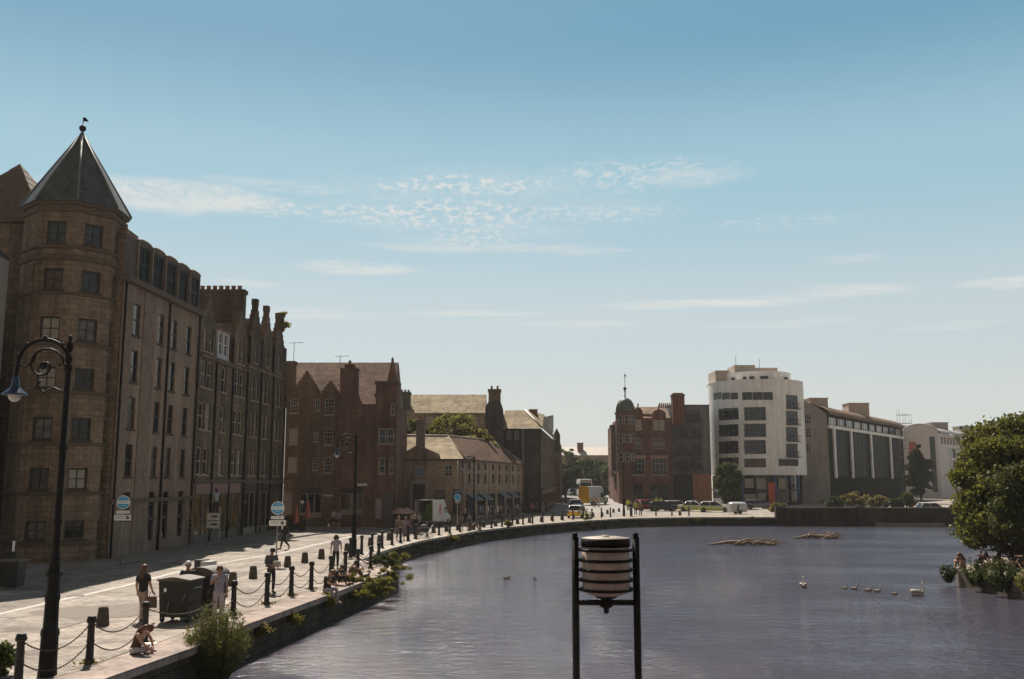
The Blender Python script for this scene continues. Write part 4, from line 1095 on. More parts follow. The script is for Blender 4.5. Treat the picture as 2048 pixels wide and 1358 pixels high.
# round corner turret and dome
tc_ = D(1252, 900, Y7+1.0); tr = 1.12*(D(1270,900,Y7).x-D(1234,900,Y7).x)/2
tm = MB(); zt = ZT(828,Y7)
tm.lathe([(tr*.8,0),(tr*.8,5.6),(tr,6.4),(tr,zt),(tr+.18,zt+.02),(tr+.18,zt+.3),(tr,zt+.32)], 16, (tc_.x-l.x,tc_.y-l.y,0), 0, False)
b.part("corner_turret", tm, S_RED)
for k, z in ((0,7.6),(1,10.8),(2,14.0)):
    for a_ in (-2.2,-1.57,-.95):
        mb = MB(); cx, cy = tc_.x-l.x+(tr)*math.cos(a_), tc_.y-l.y+(tr)*math.sin(a_)
        M_ = Matrix.Translation((cx,cy,z)) @ Matrix.Rotation(a_+PI/2,4,'Z')
        mb.box(-.38,-.03,0,.38,.06,1.5); mb.xf(M_); o = mb.build("window", F_CREAM, b.root)
        mb = MB(); mb.box(-.3,-.045,.06,.3,-.03,.72); mb.box(-.3,-.045,.78,.3,-.03,1.44); mb.xf(M_); mb.build("pane", M_GLASS, o)
dm_ = MB(); rd_ = tr*.98; hd = ZT(795,Y7)-zt-.3
dm_.lathe([(rd_*math.cos(t_)**.8 if t_ < 1.5 else .12, zt+.3+hd*math.sin(t_)) for t_ in [i*PI/2/9 for i in range(9)]]+[(.14,zt+.3+hd),(.1,ZT(783,Y7)),(.22,ZT(781,Y7)),(.1,ZT(779,Y7))], 18, (tc_.x-l.x,tc_.y-l.y,0))
dome = b.part("dome", dm_, plain("weathered_copper_lead", (.085,.09,.07), .6, 0, .3, 2))
fn = MB(); fn.ball((tc_.x-l.x,tc_.y-l.y,ZT(776,Y7)), .3); fn.tube([(tc_.x-l.x,tc_.y-l.y,ZT(774,Y7)),(tc_.x-l.x,tc_.y-l.y,ZT(745,Y7))], .045, 6)
z_ = ZT(753,Y7); fn.tube([(tc_.x-l.x-.3,tc_.y-l.y,z_),(tc_.x-l.x+.4,tc_.y-l.y,z_)], .03, 5); fn.slab([(tc_.x-l.x-.1,z_+.2),(tc_.x-l.x+.25,z_+.15),(tc_.x-l.x+.2,z_+.4),(tc_.x-l.x-.05,z_+.45)], tc_.y-l.y-.02, tc_.y-l.y+.02)
b.part("weathervane", fn, M_IRON, dome)
for px in (1235.5, 1264):
    mb = MB(); p_ = D(px, 820, Y7+.3); mb.lathe([(.28,zt-.4),(.28,zt+.9),(.34,zt+.95),(.2,zt+1.3),(.03,zt+1.9)], 8, (p_.x-l.x,p_.y-l.y,0)); b.part("pinnacle", mb, S_RED)
chimney(b, b.root, D(1344,800,Y7+3).x, Y7+2.5, ze-1, D(1368,800,Y7+3).x, Y7+4.3, ZT(789,Y7+3), masonry("orange_brick_stack", (.21,.095,.05), (.17,.08,.045), (.09,.05,.03), .3, .1, .01), 0)
mb = MB(); mb.box(D(1346,790,Y7+3).x-l.x,2.7,ZT(789,Y7+3),D(1366,790,Y7+3).x-l.x,4.1,ZT(786,Y7+3)); b.part("chimney_cap", mb, plain("orange_clay", (.3,.11,.05), .8))
mb = MB()
for k in range(6): mb.lathe([(.17,0),(.13,.9)], 7, (D(1319+k*4,812,Y7+6).x-l.x, 6, ZT(816,Y7+6)))
b.part("chimney_pots", mb, M_POT)
b.wall([S_RED])
for nm in ("wall",): pass

# ---- 8: dark modern block with balconies and timber cladding
Y8 = 169.0
c0, c1 = D(1345.5,960,Y8), D(1423,960,Y8)
b = Bld("dark_balconied_block", "dark grey flat-topped block of balconied flats with orange timber cladding at its foot", (c0.x, Y8, 0))
l = b.loc; f = b.fac((c0.x,Y8),(c1.x,Y8),.2); zt = ZT(811,Y8)
GREYC = masonry("grey_zinc_cladding", (.16,.155,.155), (.145,.14,.14), (.09,.09,.09), .6, 6.0, .012, .6, .15, .3, .3)
ub0, ub1 = f.uz(1351,900)[0], f.uz(1403,900)[0]
for (y0, y1) in ((818,842),(850,875),(882,908),(913,938)):
    R_ = (ub0, ZT(y1,Y8), ub1, ZT(y0,Y8)); 
    for k in range(2):
        w = (ub1-ub0)/2; f.win((ub0+k*w+.03,R_[1],ub0+(k+1)*w-.03,R_[3]), 3, 1, plain('mid_grey_window_frame', (.22,.22,.22), .5), M_GLASSB if y0 < 900 else M_GLASS, .09)
    mb = MB(); f.box(mb, ub0-.1, R_[1]-.18, ub1+.1, R_[1]-.02, -1.2, -.005)
    bal = b.part("balcony", mb, FR_BLK)
    mb = MB()
    for k in range(15): uu = ub0+(ub1-ub0)*k/14; f.box(mb, uu-.02, R_[1]-.02, uu+.02, R_[1]+.95, -1.18, -1.13)
    f.box(mb, ub0-.05, R_[1]+.95, ub1+.05, R_[1]+1.02, -1.2, -1.11); mb2 = b.part("railing", mb, M_IRON, bal)
f.grid(0, zt); f.slab(b.wmb, [(.01,0),(f.W,0),(f.W,zt-.02),(.01,zt-.02)], .3, 14)
mb = MB(); f.box(mb, -.05, zt, f.W+.05, zt+.15, -.08, 14); b.part("parapet", mb, FR_BLK)
u0, u1 = f.uz(1386,980)[0], f.uz(1422,980)[0]
mb = MB(); n = 12
for k in range(n): f.box(mb, u0+(u1-u0)*k/n+.01, .1, u0+(u1-u0)*(k+1)/n-.01, ZT(949,Y8), -.12-.02*(k%2), -.002)
b.part("timber_cladding", mb, plain("orange_brown_timber", (.34,.15,.055), .6, 0, .3, 1.5))
mb = MB(); f.box(mb, f.uz(1347,990)[0], .1, u0-.05, ZT(949,Y8), -.06, -.002); b.part("recess_shade_panel", mb, FR_BLK)  # flat dark sheet standing in for the shade of a recess
b.wall([GREYC])

# ---- 9: white bow-fronted block
Y9 = 176.0
b = Bld("white_bow_fronted_block", "white bow-fronted modern block with a stepped rounded top on blue columns", (D(1514,960,Y9).x, Y9, 0))
l = b.loc
WHT = masonry("off_white_render", (.80,.775,.745), (.78,.755,.725), (.68,.65,.62), 3.0, 1.5, .006, .85, .2, .15, .1, streak=.14)
XL, XR_ = D(1419.5,900,Y9+8).x, D(1606,900,Y9+8).x
cx = (XL+XR_)/2; half = (XR_-XL)/2; Rb = half
cyb = Y9-1.5+Rb; aw = 1.75
class BowFac(Fac):
    def __init__(s, b, R, aw, cx, cy, depth):
        s.b, s.R, s.aw, s.cx, s.cy, s.depth, s.ops = b, R, aw, cx, cy, depth, []
        s.W = 2*aw*R
    def pt(s, u):
        a = -s.aw+u/s.R; return Vector((s.cx+s.R*math.sin(a), s.cy-s.R*math.cos(a), 0)), a
    def f(s, u, d, z):
        a = -s.aw+u/s.R; r = s.R-d
        return (s.cx+r*math.sin(a)-s.b.loc.x, s.cy-r*math.cos(a)-s.b.loc.y, z-s.b.loc.z)
    def uz(s, px, py):
        d = ray(px, py); A = d.x**2+d.y**2; B_ = -2*(d.x*s.cx+d.y*s.cy); C_ = s.cx**2+s.cy**2-s.R**2
        k = (-B_-math.sqrt(max(0,B_*B_-4*A*C_)))/(2*A); x, y = d.x*k, d.y*k
        return ((math.atan2(x-s.cx, s.cy-y)+s.aw)*s.R, CAMH+d.z*k)
    def win(s, r, *a_, **k_):
        u0, z0, u1, z1 = r; pm, am = s.pt((u0+u1)/2)
        s.ang = am; nx_, fm, gm = a_[0], a_[2], a_[3]
        s.ops.append(r); sag = s.R*(1-math.cos((u1-u0)/2/s.R))
        ch = 2*s.R*math.sin((u1-u0)/2/s.R)
        A, g = win_meshes(ch, z1-z0, nx_, a_[1], .09, fm, gm)
        o = put("window", A, s.b.root, s.f(u0, .12, z0), am); put("pane", g, o)
        return o
fb = BowFac(b, Rb, aw, cx, cyb, .28)
seg = [fb.W*k/44 for k in range(45)]
z_bot, z_top = ZT(950,Y9-1), ZT(760,Y9-1)
F_BLK = plain("dark_grey_window_frame", (.14,.14,.14), .5)
for r in ((1427,785,1443,799),(1443.5,785,1460,799),(1460.5,785,1476,799),(1484,784,1504.5,800),(1505,784,1525.5,800),(1526,784,1546,800)): fb.win(fb.rect(*r), 2, 1, F_BLK, M_GLASSB)
for y0, y1 in ((816,840),(849,873),(882,907),(915,930)): fb.win(fb.rect(1436,y0,1477,y1), 4, 2, F_BLK, M_GLASS)
for y0, y1 in ((814,841),(847,874),(880,908),(917,935)): fb.win(fb.rect(1488,y0,1532,y1), 4, 3, F_BLK, M_GLASSB if y0 < 900 else M_GLASSBR)
for y0, y1 in ((790,817),(822,849),(854,882),(887,914)):
    o = fb.win(fb.rect(1572,y0,1596,y1), 3, 1, F_BLK, M_GLASSB)
    R_ = fb.rect(1572,y0,1597,y1); mb = MB()
    P_ = [fb.f(R_[0]+(R_[2]-R_[0])*k/8, -.5, 0) for k in range(9)]
    for k in range(8):
        for z0_, z1_ in ((R_[1]-.12,R_[1]),(R_[1]+.9,R_[1]+.98)):
            a_, c_ = P_[k], P_[k+1]; e_ = [fb.f(R_[0]+(R_[2]-R_[0])*(k+j)/8, 0, 0) for j in (0,1)]
            if z0_ < R_[1]: mb.add([(a_[0],a_[1],z0_),(c_[0],c_[1],z0_),(e_[1][0],e_[1][1],z0_),(e_[0][0],e_[0][1],z0_),(a_[0],a_[1],z1_),(c_[0],c_[1],z1_),(e_[1][0],e_[1][1],z1_),(e_[0][0],e_[0][1],z1_)], [(0,3,2,1),(4,5,6,7),(0,1,5,4),(2,3,7,6)])
            else: mb.tube([(a_[0],a_[1],z1_),(c_[0],c_[1],z1_)], .04, 5)
        mb.tube([(P_[k][0],P_[k][1],R_[1]),(P_[k][0],P_[k][1],R_[1]+.95)], .025, 5)
    b.part("balcony", mb, M_IRON)
fb.win(fb.rect(1557,918,1597,932), 5, 1, F_BLK, M_GLASS)
wall_grid(b.wmb, fb.f, 0, fb.W, z_bot, z_top, fb.ops, .28, 0, 0, seg)
def bowpoly(R, aw_, back, ins=0, n=20, cy=cyb):
    return [(cx+R*math.sin(-aw_+2*aw_*k/n)-l.x, cy-R*math.cos(-aw_+2*aw_*k/n)-l.y) for k in range(n+1)] + [(cx+half*.9-ins-l.x, cy+back-l.y), (cx-half*.9+ins-l.x, cy+back-l.y)]
b.wmb.prism(bowpoly(Rb-1.0, aw*.97, 6, .4), z_bot, z_top-.02, 0)
cp = MB(); cp.prism(bowpoly(Rb+.06, aw, 6, -.05), z_top, z_top+.16); b.part("parapet_coping", cp, WHT)
# right-hand corner pier, set-back storeys
zt1 = ZT(736, Y9+1); r1 = fb.R-2.4
pb2 = bowpoly(r1, .46, 5, 2.0)
sb = MB()
x0s, x1s = D(1462,745,Y9).x-l.x, D(1597,745,Y9).x-l.x
pp = [(x, y) for x, y in [(x0s + (x1s-x0s)*k/16, 5.0 - 4.8*math.sin(PI*k/16)**.7) for k in range(17)]] + [(x1s, 12), (x0s, 12)]
sb.prism(pp, z_top+.1, ZT(741,Y9)); b.part("setback_storey", sb, WHT)
sb = MB(); sb.box(D(1441,745,Y9).x-l.x, 4.5, z_top+.1, D(1470,745,Y9).x-l.x, 11, ZT(739,Y9+3)); sb.box(D(1476,735,Y9).x-l.x, 2.8, ZT(744,Y9), D(1518,735,Y9).x-l.x, 9, ZT(730,Y9+2.8)); sb.box(D(1518,735,Y9).x-l.x+.02, 3.4, ZT(744,Y9), D(1565,735,Y9).x-l.x, 9, ZT(735,Y9+3)); b.part("plant_room", sb, plain("buff_render", (.40,.33,.27), .9, 0, .12, .8))
gl = MB()
for (x0_, x1_) in ((1470,1482),(1490,1498),(1501,1513),(1521,1537),(1568,1582)):
    xa_, xb_ = D(x0_,756,Y9).x-l.x, D(x1_,756,Y9).x-l.x; k_ = ((xa_+xb_)/2-x0s)/(x1s-x0s); yy = 5.0-4.8*math.sin(PI*min(1,max(0,k_)))**.7
    gl.box(xa_, yy-.12, ZT(762,Y9), xb_, yy+.3, ZT(752,Y9))
b.part("ribbon_window", gl, M_GLASSB)
an = MB()
for px, yt in ((1472,712),(1519,717)): p_ = D(px,735,Y9+5); an.tube([(p_.x-l.x,5,ZT(739,Y9+5)-.4),(p_.x-l.x,5,ZT(yt,Y9+5))], .05, 5)
b.part("antenna", an, M_GREYM)
# undercroft
un = MB(); un.prism(bowpoly(Rb-1.6, aw*.95, 6, .6), .05, z_bot-.05); b.part("glazed_ground_floor", un, M_GLASS)
for (x0_,y0_,x1_,y1_) in ((1512,957,1530,978),(1556,957,1570,978),(1490,957,1508,976),(1488,988,1512,998),(1514,986,1531,1000)):
    pn = MB(); a_, c_ = D(x0_,(y0_+y1_)/2,Y9+.2), D(x1_,(y0_+y1_)/2,Y9+.2); pn.box(a_.x-l.x,-.45+abs((a_.x+c_.x)/2-cx)**2*.056,ZT(y1_,Y9),c_.x-l.x,.1+abs((a_.x+c_.x)/2-cx)**2*.056,ZT(y0_,Y9)); b.part('window_blind', pn, M_BLIND)

for px in (1483, 1552, 1601):
    mb = MB(); u_ = fb.uz(px,960)[0]; p_ = fb.f(u_,.5,0); mb.tube([(p_[0],p_[1],0),(p_[0],p_[1],z_bot+.1)], .28, 12); b.part("column", mb, plain("blue_column_paint", (.05,.085,.2), .5))
tr_ = MB(); tr_.prism(bowpoly(Rb-1.2, aw*.97, 6, .4), ZT(982,Y9), ZT(979,Y9)); b.part("transom_band", tr_, FR_BLK)
b.wall([WHT])
tag(MB().box(-.9,-.1,0,.9,.1,2.9).box(-1.0,-.14,2.9,1.0,.14,3.0).build("banner_board", plain("orange_red_banner", (.42,.06,.03), .6), None, (D(1544,1000,170).x,170.0,.0)), "tall orange-red notice board at the foot of the white block", "board").scale = (.62, 1, 1.35)

# ---- 10: dark glass building with barrel roof
b = Bld("barrel_roofed_glass_block", "barrel-roofed dark glass building with white uprights right of the white block", (D(1606,960,184).x, 184, 0))
l = b.loc
A_, B_, C_ = D(1604,960,184), D(1660,960,184), D(1811,960,234)
f = b.fac((A_.x,184),(B_.x,184),.2); ze = ZT(829,184)
PNKR = masonry("pale_pinkish_render", (.27,.24,.22), (.255,.225,.205), (.2,.18,.165), .6, 1.8, .01, .9, .2, .3, .1, streak=.2)
for k, (y0, y1) in enumerate(((822,848),(856,876),(888,906))): 
    R_ = f.rect(1609,y0,1622,y1); f.win(R_, 3, 3, M_WHITE, M_GLASS, .05)
f.grid(0, ze)
prof = [(f.W,ze)]+[(f.W-(f.W)*k/10, ze+(ZT(803,184)-ze)*math.sin(PI/2*min(1,k/8.5))) for k in range(1,11)]+[(0,ze)]
f.slab(b.wmb, prof[::-1], 0, .4)
f.slab(b.wmb, [(.01,0),(f.W-.3,0),(f.W-.3,ze-.05),(.01,ze-.05)], .3, 12)
f2 = b.fac((B_.x,184),(C_.x,234),.25)
f2.slab(b.wmb, [(.3,0),(f2.W,0),(f2.W,ze-.1),(.3,ze-.1)], .35, 10, 1)
zb, zt_ = ZT(953,184), ZT(856,184)
nb = 4
ud = [f2.uz(x,900)[0] for x in (1668,1702,1741.5,1780)]
ud2 = ud+[f2.W-.4]
for k in range(nb): f2.win((ud2[k]+.55, zb, ud2[k+1]-.55, zt_-.05), 5, 7, plain('dark_curtain_wall_frame', (.022,.024,.023), .6, 0, .2, 1, 0, .1), M_TINT, .08)
for k in range(10):
    w = (f2.W-2)/10; f2.win((1+k*w+.12, zt_+.75, 1+(k+1)*w-.12, ze-.35), 3, 1, F_GREY, M_GLASSB if k % 3 else M_BLIND, .08)
f2.grid(0, ze, 1)
for u in ud:
    mb = MB(); f2.box(mb, u-.55, zb-.3, u+.45, zt_, -.35, -.003); b.part("white_upright", mb, WHT)
mb = MB(); f2.box(mb, .2, zt_, f2.W, zt_+.6, -.35, -.003); b.part("white_beam", mb, WHT)
br_ = MB(); n = 10; H_ = ZT(803,184)-ze
P_ = []
for k in range(n+1):
    t_ = PI/2*k/n; P_.append((-.5+7.5*(1-math.cos(t_)), ze+.05+H_*math.sin(t_)))
P_ += [(9,ze+H_),(12,ze)]
vs = []
for u in (0.15, f2.W*.5, f2.W+.3): vs += [f2.f(u,d,z) for d, z in P_]
m_ = len(P_)
br_.add(vs, [(j*m_+i,(j+1)*m_+i,(j+1)*m_+i+1,j*m_+i+1) for j in range(2) for i in range(m_-1)], 0, True)
br_.add([f2.f(f2.W+.3,d,z) for d, z in P_], [tuple(range(m_))])
rf = b.part("roof", br_, plain('brown_sheet_roofing', (.20,.145,.10), .9, 0, .12, .6, 0, .05))
for (x0_,x1_,y0_,y1_,Yp) in ((1620,1656,797,815,190),(1697,1738,807,824,210)):
    a_, c_ = D(x0_,810,Yp), D(x1_,810,Yp); mb = MB(); mb.box(a_.x-l.x,Yp-l.y,ze+1,c_.x-l.x,Yp+4-l.y,ZT(y0_,Yp)); mb.box(a_.x-l.x-.15,Yp-.15-l.y,ZT(y0_,Yp),c_.x-l.x+.15,Yp+4.15-l.y,ZT(y0_,Yp)+.15); b.part("plant_room", mb, plain("buff_render", (.40,.33,.27)), rf)
b.wall([PNKR, plain('very_dark_base_cladding', (.022,.02,.016), .9, 0, .3, 1, 0, .05)])
# scaffold at its far end
sc_ = MB(); p_ = D(1806, 858, 230)
s0 = Vector((p_.x-1.5, 228, 0))
for i in range(3):
    for j in range(2):
        sc_.tube([(i*1.4,j*1.4,.0),(i*1.4,j*1.4,ZT(818,230)-i*.9)], .05, 5)
for z in range(2, 22, 2):
    for j in range(2): sc_.tube([(-.3,j*1.4,z),(3.1,j*1.4,z)], .045, 5)
    for i in range(3): sc_.tube([(i*1.4,-.2,z+.05),(i*1.4,1.6,z+.05)], .045, 5)
ss = thing("scaffold", "thin pole scaffold with orange netting at the end of the barrel-roofed building", "scaffold", s0)
sc_.build("poles", M_GREYM, ss)
nt_ = MB()
for k in range(4):
    nt_.add([(-.2+(k)*.42,-.28-.08*(k%2),ZT(945,228)),(-.2+(k+1)*.42,-.28-.08*((k+1)%2),ZT(945,228)),(-.2+(k+1)*.42,-.28-.08*((k+1)%2),ZT(884,228)),(-.2+k*.42,-.28-.08*(k%2),ZT(884,228)),
             (-.2+(k)*.42,-.24-.08*(k%2),ZT(945,228)),(-.2+(k+1)*.42,-.24-.08*((k+1)%2),ZT(945,228)),(-.2+(k+1)*.42,-.24-.08*((k+1)%2),ZT(884,228)),(-.2+k*.42,-.24-.08*(k%2),ZT(884,228))], [(0,1,2,3),(7,6,5,4),(3,2,6,7),(1,0,4,5)])
nt_.build("netting", plain("orange_debris_netting", (.36,.10,.05), .9, 0, .4, 2), ss).location.x = 2.0

# ---- 11: pale barrel-roofed building, far right
b = Bld("pale_barrel_roofed_block", "pale lilac-white building with an arched roof and dark balcony bays beyond the scaffold", (D(1815,960,242).x, 242, 0))
l = b.loc
A_, B_, C_ = D(1812,960,242), D(1882,960,242), D(1985,960,286)
f = b.fac((A_.x,242),(B_.x,242),.25); ze = ZT(866,242)
WH2 = plain("lilac_white_render", (.56,.51,.505), .85, 0, .08, .5)
R_ = f.rect(1862,873,1873,985); f.win(R_, 2, 10, F_BLK, M_GLASSB, .1)
for y0 in (893, 915): f.win(f.rect(1826,y0,1838,y0+9), 2, 1, F_BLK, M_GLASS, .1)
f.grid(0, ze); apz = ZT(849,242)
uc = f.uz(1840,860)[0]; hw = f.W-uc
arch = [(max(0,uc-hw*math.cos(t_)), ze+(apz-ze)*math.sin(t_)) for t_ in [PI*i/16 for i in range(17)]]
arch = [(u, z) for u, z in arch]
f.slab(b.wmb, [(0,ze),(f.W,ze)]+arch[::-1][1:-1]+[(0,ze+.4)], 0, .4)
f.slab(b.wmb, [(.01,0),(f.W-.3,0),(f.W-.3,ze-.05),(.01,ze-.05)], .3, 10)
f2 = b.fac((B_.x,242),(C_.x,286),.4)
for k in range(3):
    for (y0, y1) in ((896,915),(921,940),(946,966),(972,993)):
        u0 = f2.uz(1896,900)[0]+k*9; f2.win((u0, ZT(y1,247), u0+7.6, ZT(y0,247)), 5, 1, F_BLK, M_GLASS, .1)
for k in range(14): f2.win((2+k*3, ze-2.6, 4.2+k*3, ze-.8), 2, 1, F_GREY, M_BLIND, .1)
f2.grid(0, ze); f2.slab(b.wmb, [(.3,0),(f2.W,0),(f2.W,ze-.1),(.3,ze-.1)], .5, 10)
br_ = MB(); P_ = [(-.5+9*(1-math.cos(PI*k/16)), ze+.05+(apz-ze)*math.sin(PI*k/16)) for k in range(17)]
vs = []
for u in (.1, f2.W): vs += [f2.f(u,d,z) for d, z in P_]
br_.add(vs, [(i,17+i,18+i,i+1) for i in range(16)], 0, True)
rf = b.part("roof", br_, plain("grey_sheet_roofing", (.36,.32,.3), .5, 0, .1, .6))
vt = MB(); vt.tube([f.f(u,-.05,z+.1) for u, z in arch], .22, 6); b.part("roof_edge", vt, WH2)
for (x0_,x1_,y0_,Yp) in ((1864,1896,846,254),(1921,1965,853,268)):
    a_, c_ = D(x0_,850,Yp), D(x1_,850,Yp); mb = MB(); mb.box(a_.x-l.x,Yp-l.y,ze,c_.x-l.x,Yp+5-l.y,ZT(y0_,Yp)); mb.box(a_.x-l.x-.2,Yp-.2-l.y,ZT(y0_,Yp),c_.x-l.x+.2,Yp+5.2-l.y,ZT(y0_,Yp)+.2); b.part("plant_room", mb, plain("grey_plant_room", (.30,.27,.26)), rf)
b.wall([WH2])
# ------------------------------------------------------------------ street furniture
def ground_at(px, py): return G(px, py)
# bollards: tall cast-iron posts along the quay edge
def bollard_mesh():
    mb = MB()
    mb.lathe([(.13,0),(.13,.05),(.095,.10),(.085,.55),(.08,.93),(.115,.95),(.12,1.0),(.105,1.03),(.10,1.08),(.06,1.10)], 10)
    mb.lathe([(.092,.50),(.10,.52),(.092,.54)], 10)
    return mb.mesh("bollard", M_IRONB)
M_IRONB = plain("dusty_black_bollard_paint", (.018,.015,.012), .6, 0, .4, 8, .15)
bol = bollard_mesh()
NEARB = [(35,1378),(178,1330),(288,1291),(466,1233),(533,1211),(582,1193),(622,1180.5),(661,1165),(690,1153),(715,1146.5),(741,1138),(757,1129)]
MIDB = [(700.7,1116),(723,1109.6),(744,1103.3),(764,1097.2),(784,1091),(801,1087),(816.7,1082.3),(832,1079),(854,1075),(878,1071.3),(899.6,1068.2),(920,1065.2),(939,1062.5),(960,1059.8),(983,1057),(1004,1054.3),(1025,1052),(1046,1050),(1065,1048),(1085.6,1045.6),(1106,1043.4),(1126,1041.3),(1146,1039.8),(1166.6,1038)]
FARB = [(1184,1037),(1203,1035.6),(1221,1034.4),(1262,1033.2),(1312,1032),(1344,1032),(1378,1032)]
NB_LAB = {0: "bollard in the near left corner, rising behind the leafy bush", 1: "bollard just right of the big lamp standard's base", 2: "bollard the sitting woman leans against, in front of the standing woman",
 3: "rusty-footed bollard between the big wispy bush and the backpacker", 4: "bollard standing right in front of the backpacker", 5: "bollard just right of the backpacker's feet", 6: "bollard left of the man dangling his legs",
 7: "bollard behind the man dangling his legs", 8: "bollard between the two men and the curly-haired woman", 9: "bollard with a pale top behind the leafy wall plant", 10: "second bollard from the corner of the near quay", 11: "last bollard at the corner of the near quay, by the lying person"}
NEARP = []
for i, p_ in enumerate(NEARB):
    g_ = ground_at(*p_); NEARP.append(g_)
    o = put("bollard", bol, None, (g_.x, g_.y, .03)); tag(o, "black iron " + NB_LAB[i], "bollard", "quayside iron bollards")
for i, p_ in enumerate(MIDB):
    g_ = ground_at(*p_); o = put("bollard", bol, None, (g_.x, g_.y, .03), RND.random())
    lab = "black iron bollard in the long unchained row along the curving quay edge"
    if i == 0: lab = "black iron bollard left of the second lamp standard's foot"
    if i == 1: lab = "black iron bollard right of the second lamp standard's foot"
    tag(o, lab, "bollard", "quayside iron bollards" if i > 1 else "quayside iron bollards")
for i, p_ in enumerate(FARB):
    g_ = ground_at(*p_); o = put("bollard", bol, None, (g_.x, g_.y, .03), RND.random())
    tag(o, "thin dark bollard on the far quay straight ahead, below the red domed building", "bollard", "far quay bollards")
# chains between the near bollards
def chain_mesh(a, b, za, sag):
    mb = MB(); n = 44; pts = []
    for k in range(n+1):
        t = k/n; p = a.lerp(b, t); pts.append((p.x, p.y, za - sag*4*t*(1-t)))
    rs = [.022 if k % 2 else .010 for k in range(n+1)]
    mb.tube(pts, rs, 6); return mb
for i in range(len(NEARP)-1):
    a, b_ = NEARP[i], NEARP[i+1]
    L_ = (b_-a).length
    for za, nm in ((.93,"upper"),(.50,"lower")):
        d_ = (b_-a).normalized()*.09
        o = chain_mesh(a+d_, b_-d_, za, min(.42 if za > .6 else .38, .13*L_)).build("chain", M_RUST)
        where = ["between the corner-bush bollard and the lamp-side bollard","between the lamp-side bollard and the sitting woman's bollard","passing in front of the dark refuse bins","between the rusty-footed bollard and the backpacker's bollard","across the backpacker's feet","right of the backpacker, before the dangling man","behind the dangling man","behind the man in black sitting on the quay","left of the curly-haired woman","behind the leafy wall plant","at the corner of the near quay"][i]
        tag(o, f"{nm} rusty chain slung {where}", "chain", "slack chains between bollards")
# short tapered stone bollards on the street side
def stone_mesh():
    mb = MB(); mb.lathe([(.20,0),(.195,.04),(.15,.50),(.135,.54),(.05,.56)], 12); return mb.mesh("stone_bollard", M_STUB)
M_STUB = plain("dark_weathered_stub_stone", (.075,.06,.046), .9, 0, .35, 6, .3)
stub = stone_mesh()
STUBS = [(205,1251),(465,1171),(506,1157),(575,1134),(609.5,1125.5),(642.7,1117.7),(694,1105),(741,1091.5),(759,1086),(778,1080.5),(839,1070),(867,1066),(893,1063),(916,1060.5),(944,1057.5),(967,1054.5),(991,1052.5),(1013,1050),(1035,1048),(1059,1045.6),(1083,1043.8),(1104,1041.4),(1124,1039.6),(1186,1034),(1204,1032.5),(1215,1028),(1227,1025.7),(1238,1024.4),(1360,1031)]
STL = {0: "short tapered stone bollard left of the standing long-haired woman", 1: "short tapered stone bollard beside the man in the lilac top", 2: "short tapered stone bollard left of the backpacker", 3: "short tapered stone bollard just right of the backpacker", 4: "short tapered stone bollard, middle one of three on the open street", 5: "short tapered stone bollard left of the dark-haired woman walking away"}
for i, p_ in enumerate(STUBS):
    g_ = ground_at(*p_); o = put("stone_bollard", stub, None, (g_.x, g_.y, 0), RND.random())
    tag(o, STL.get(i, "small dark tapered stone bollard in the row set back from the quay edge"), "bollard", "stubby stone bollards")

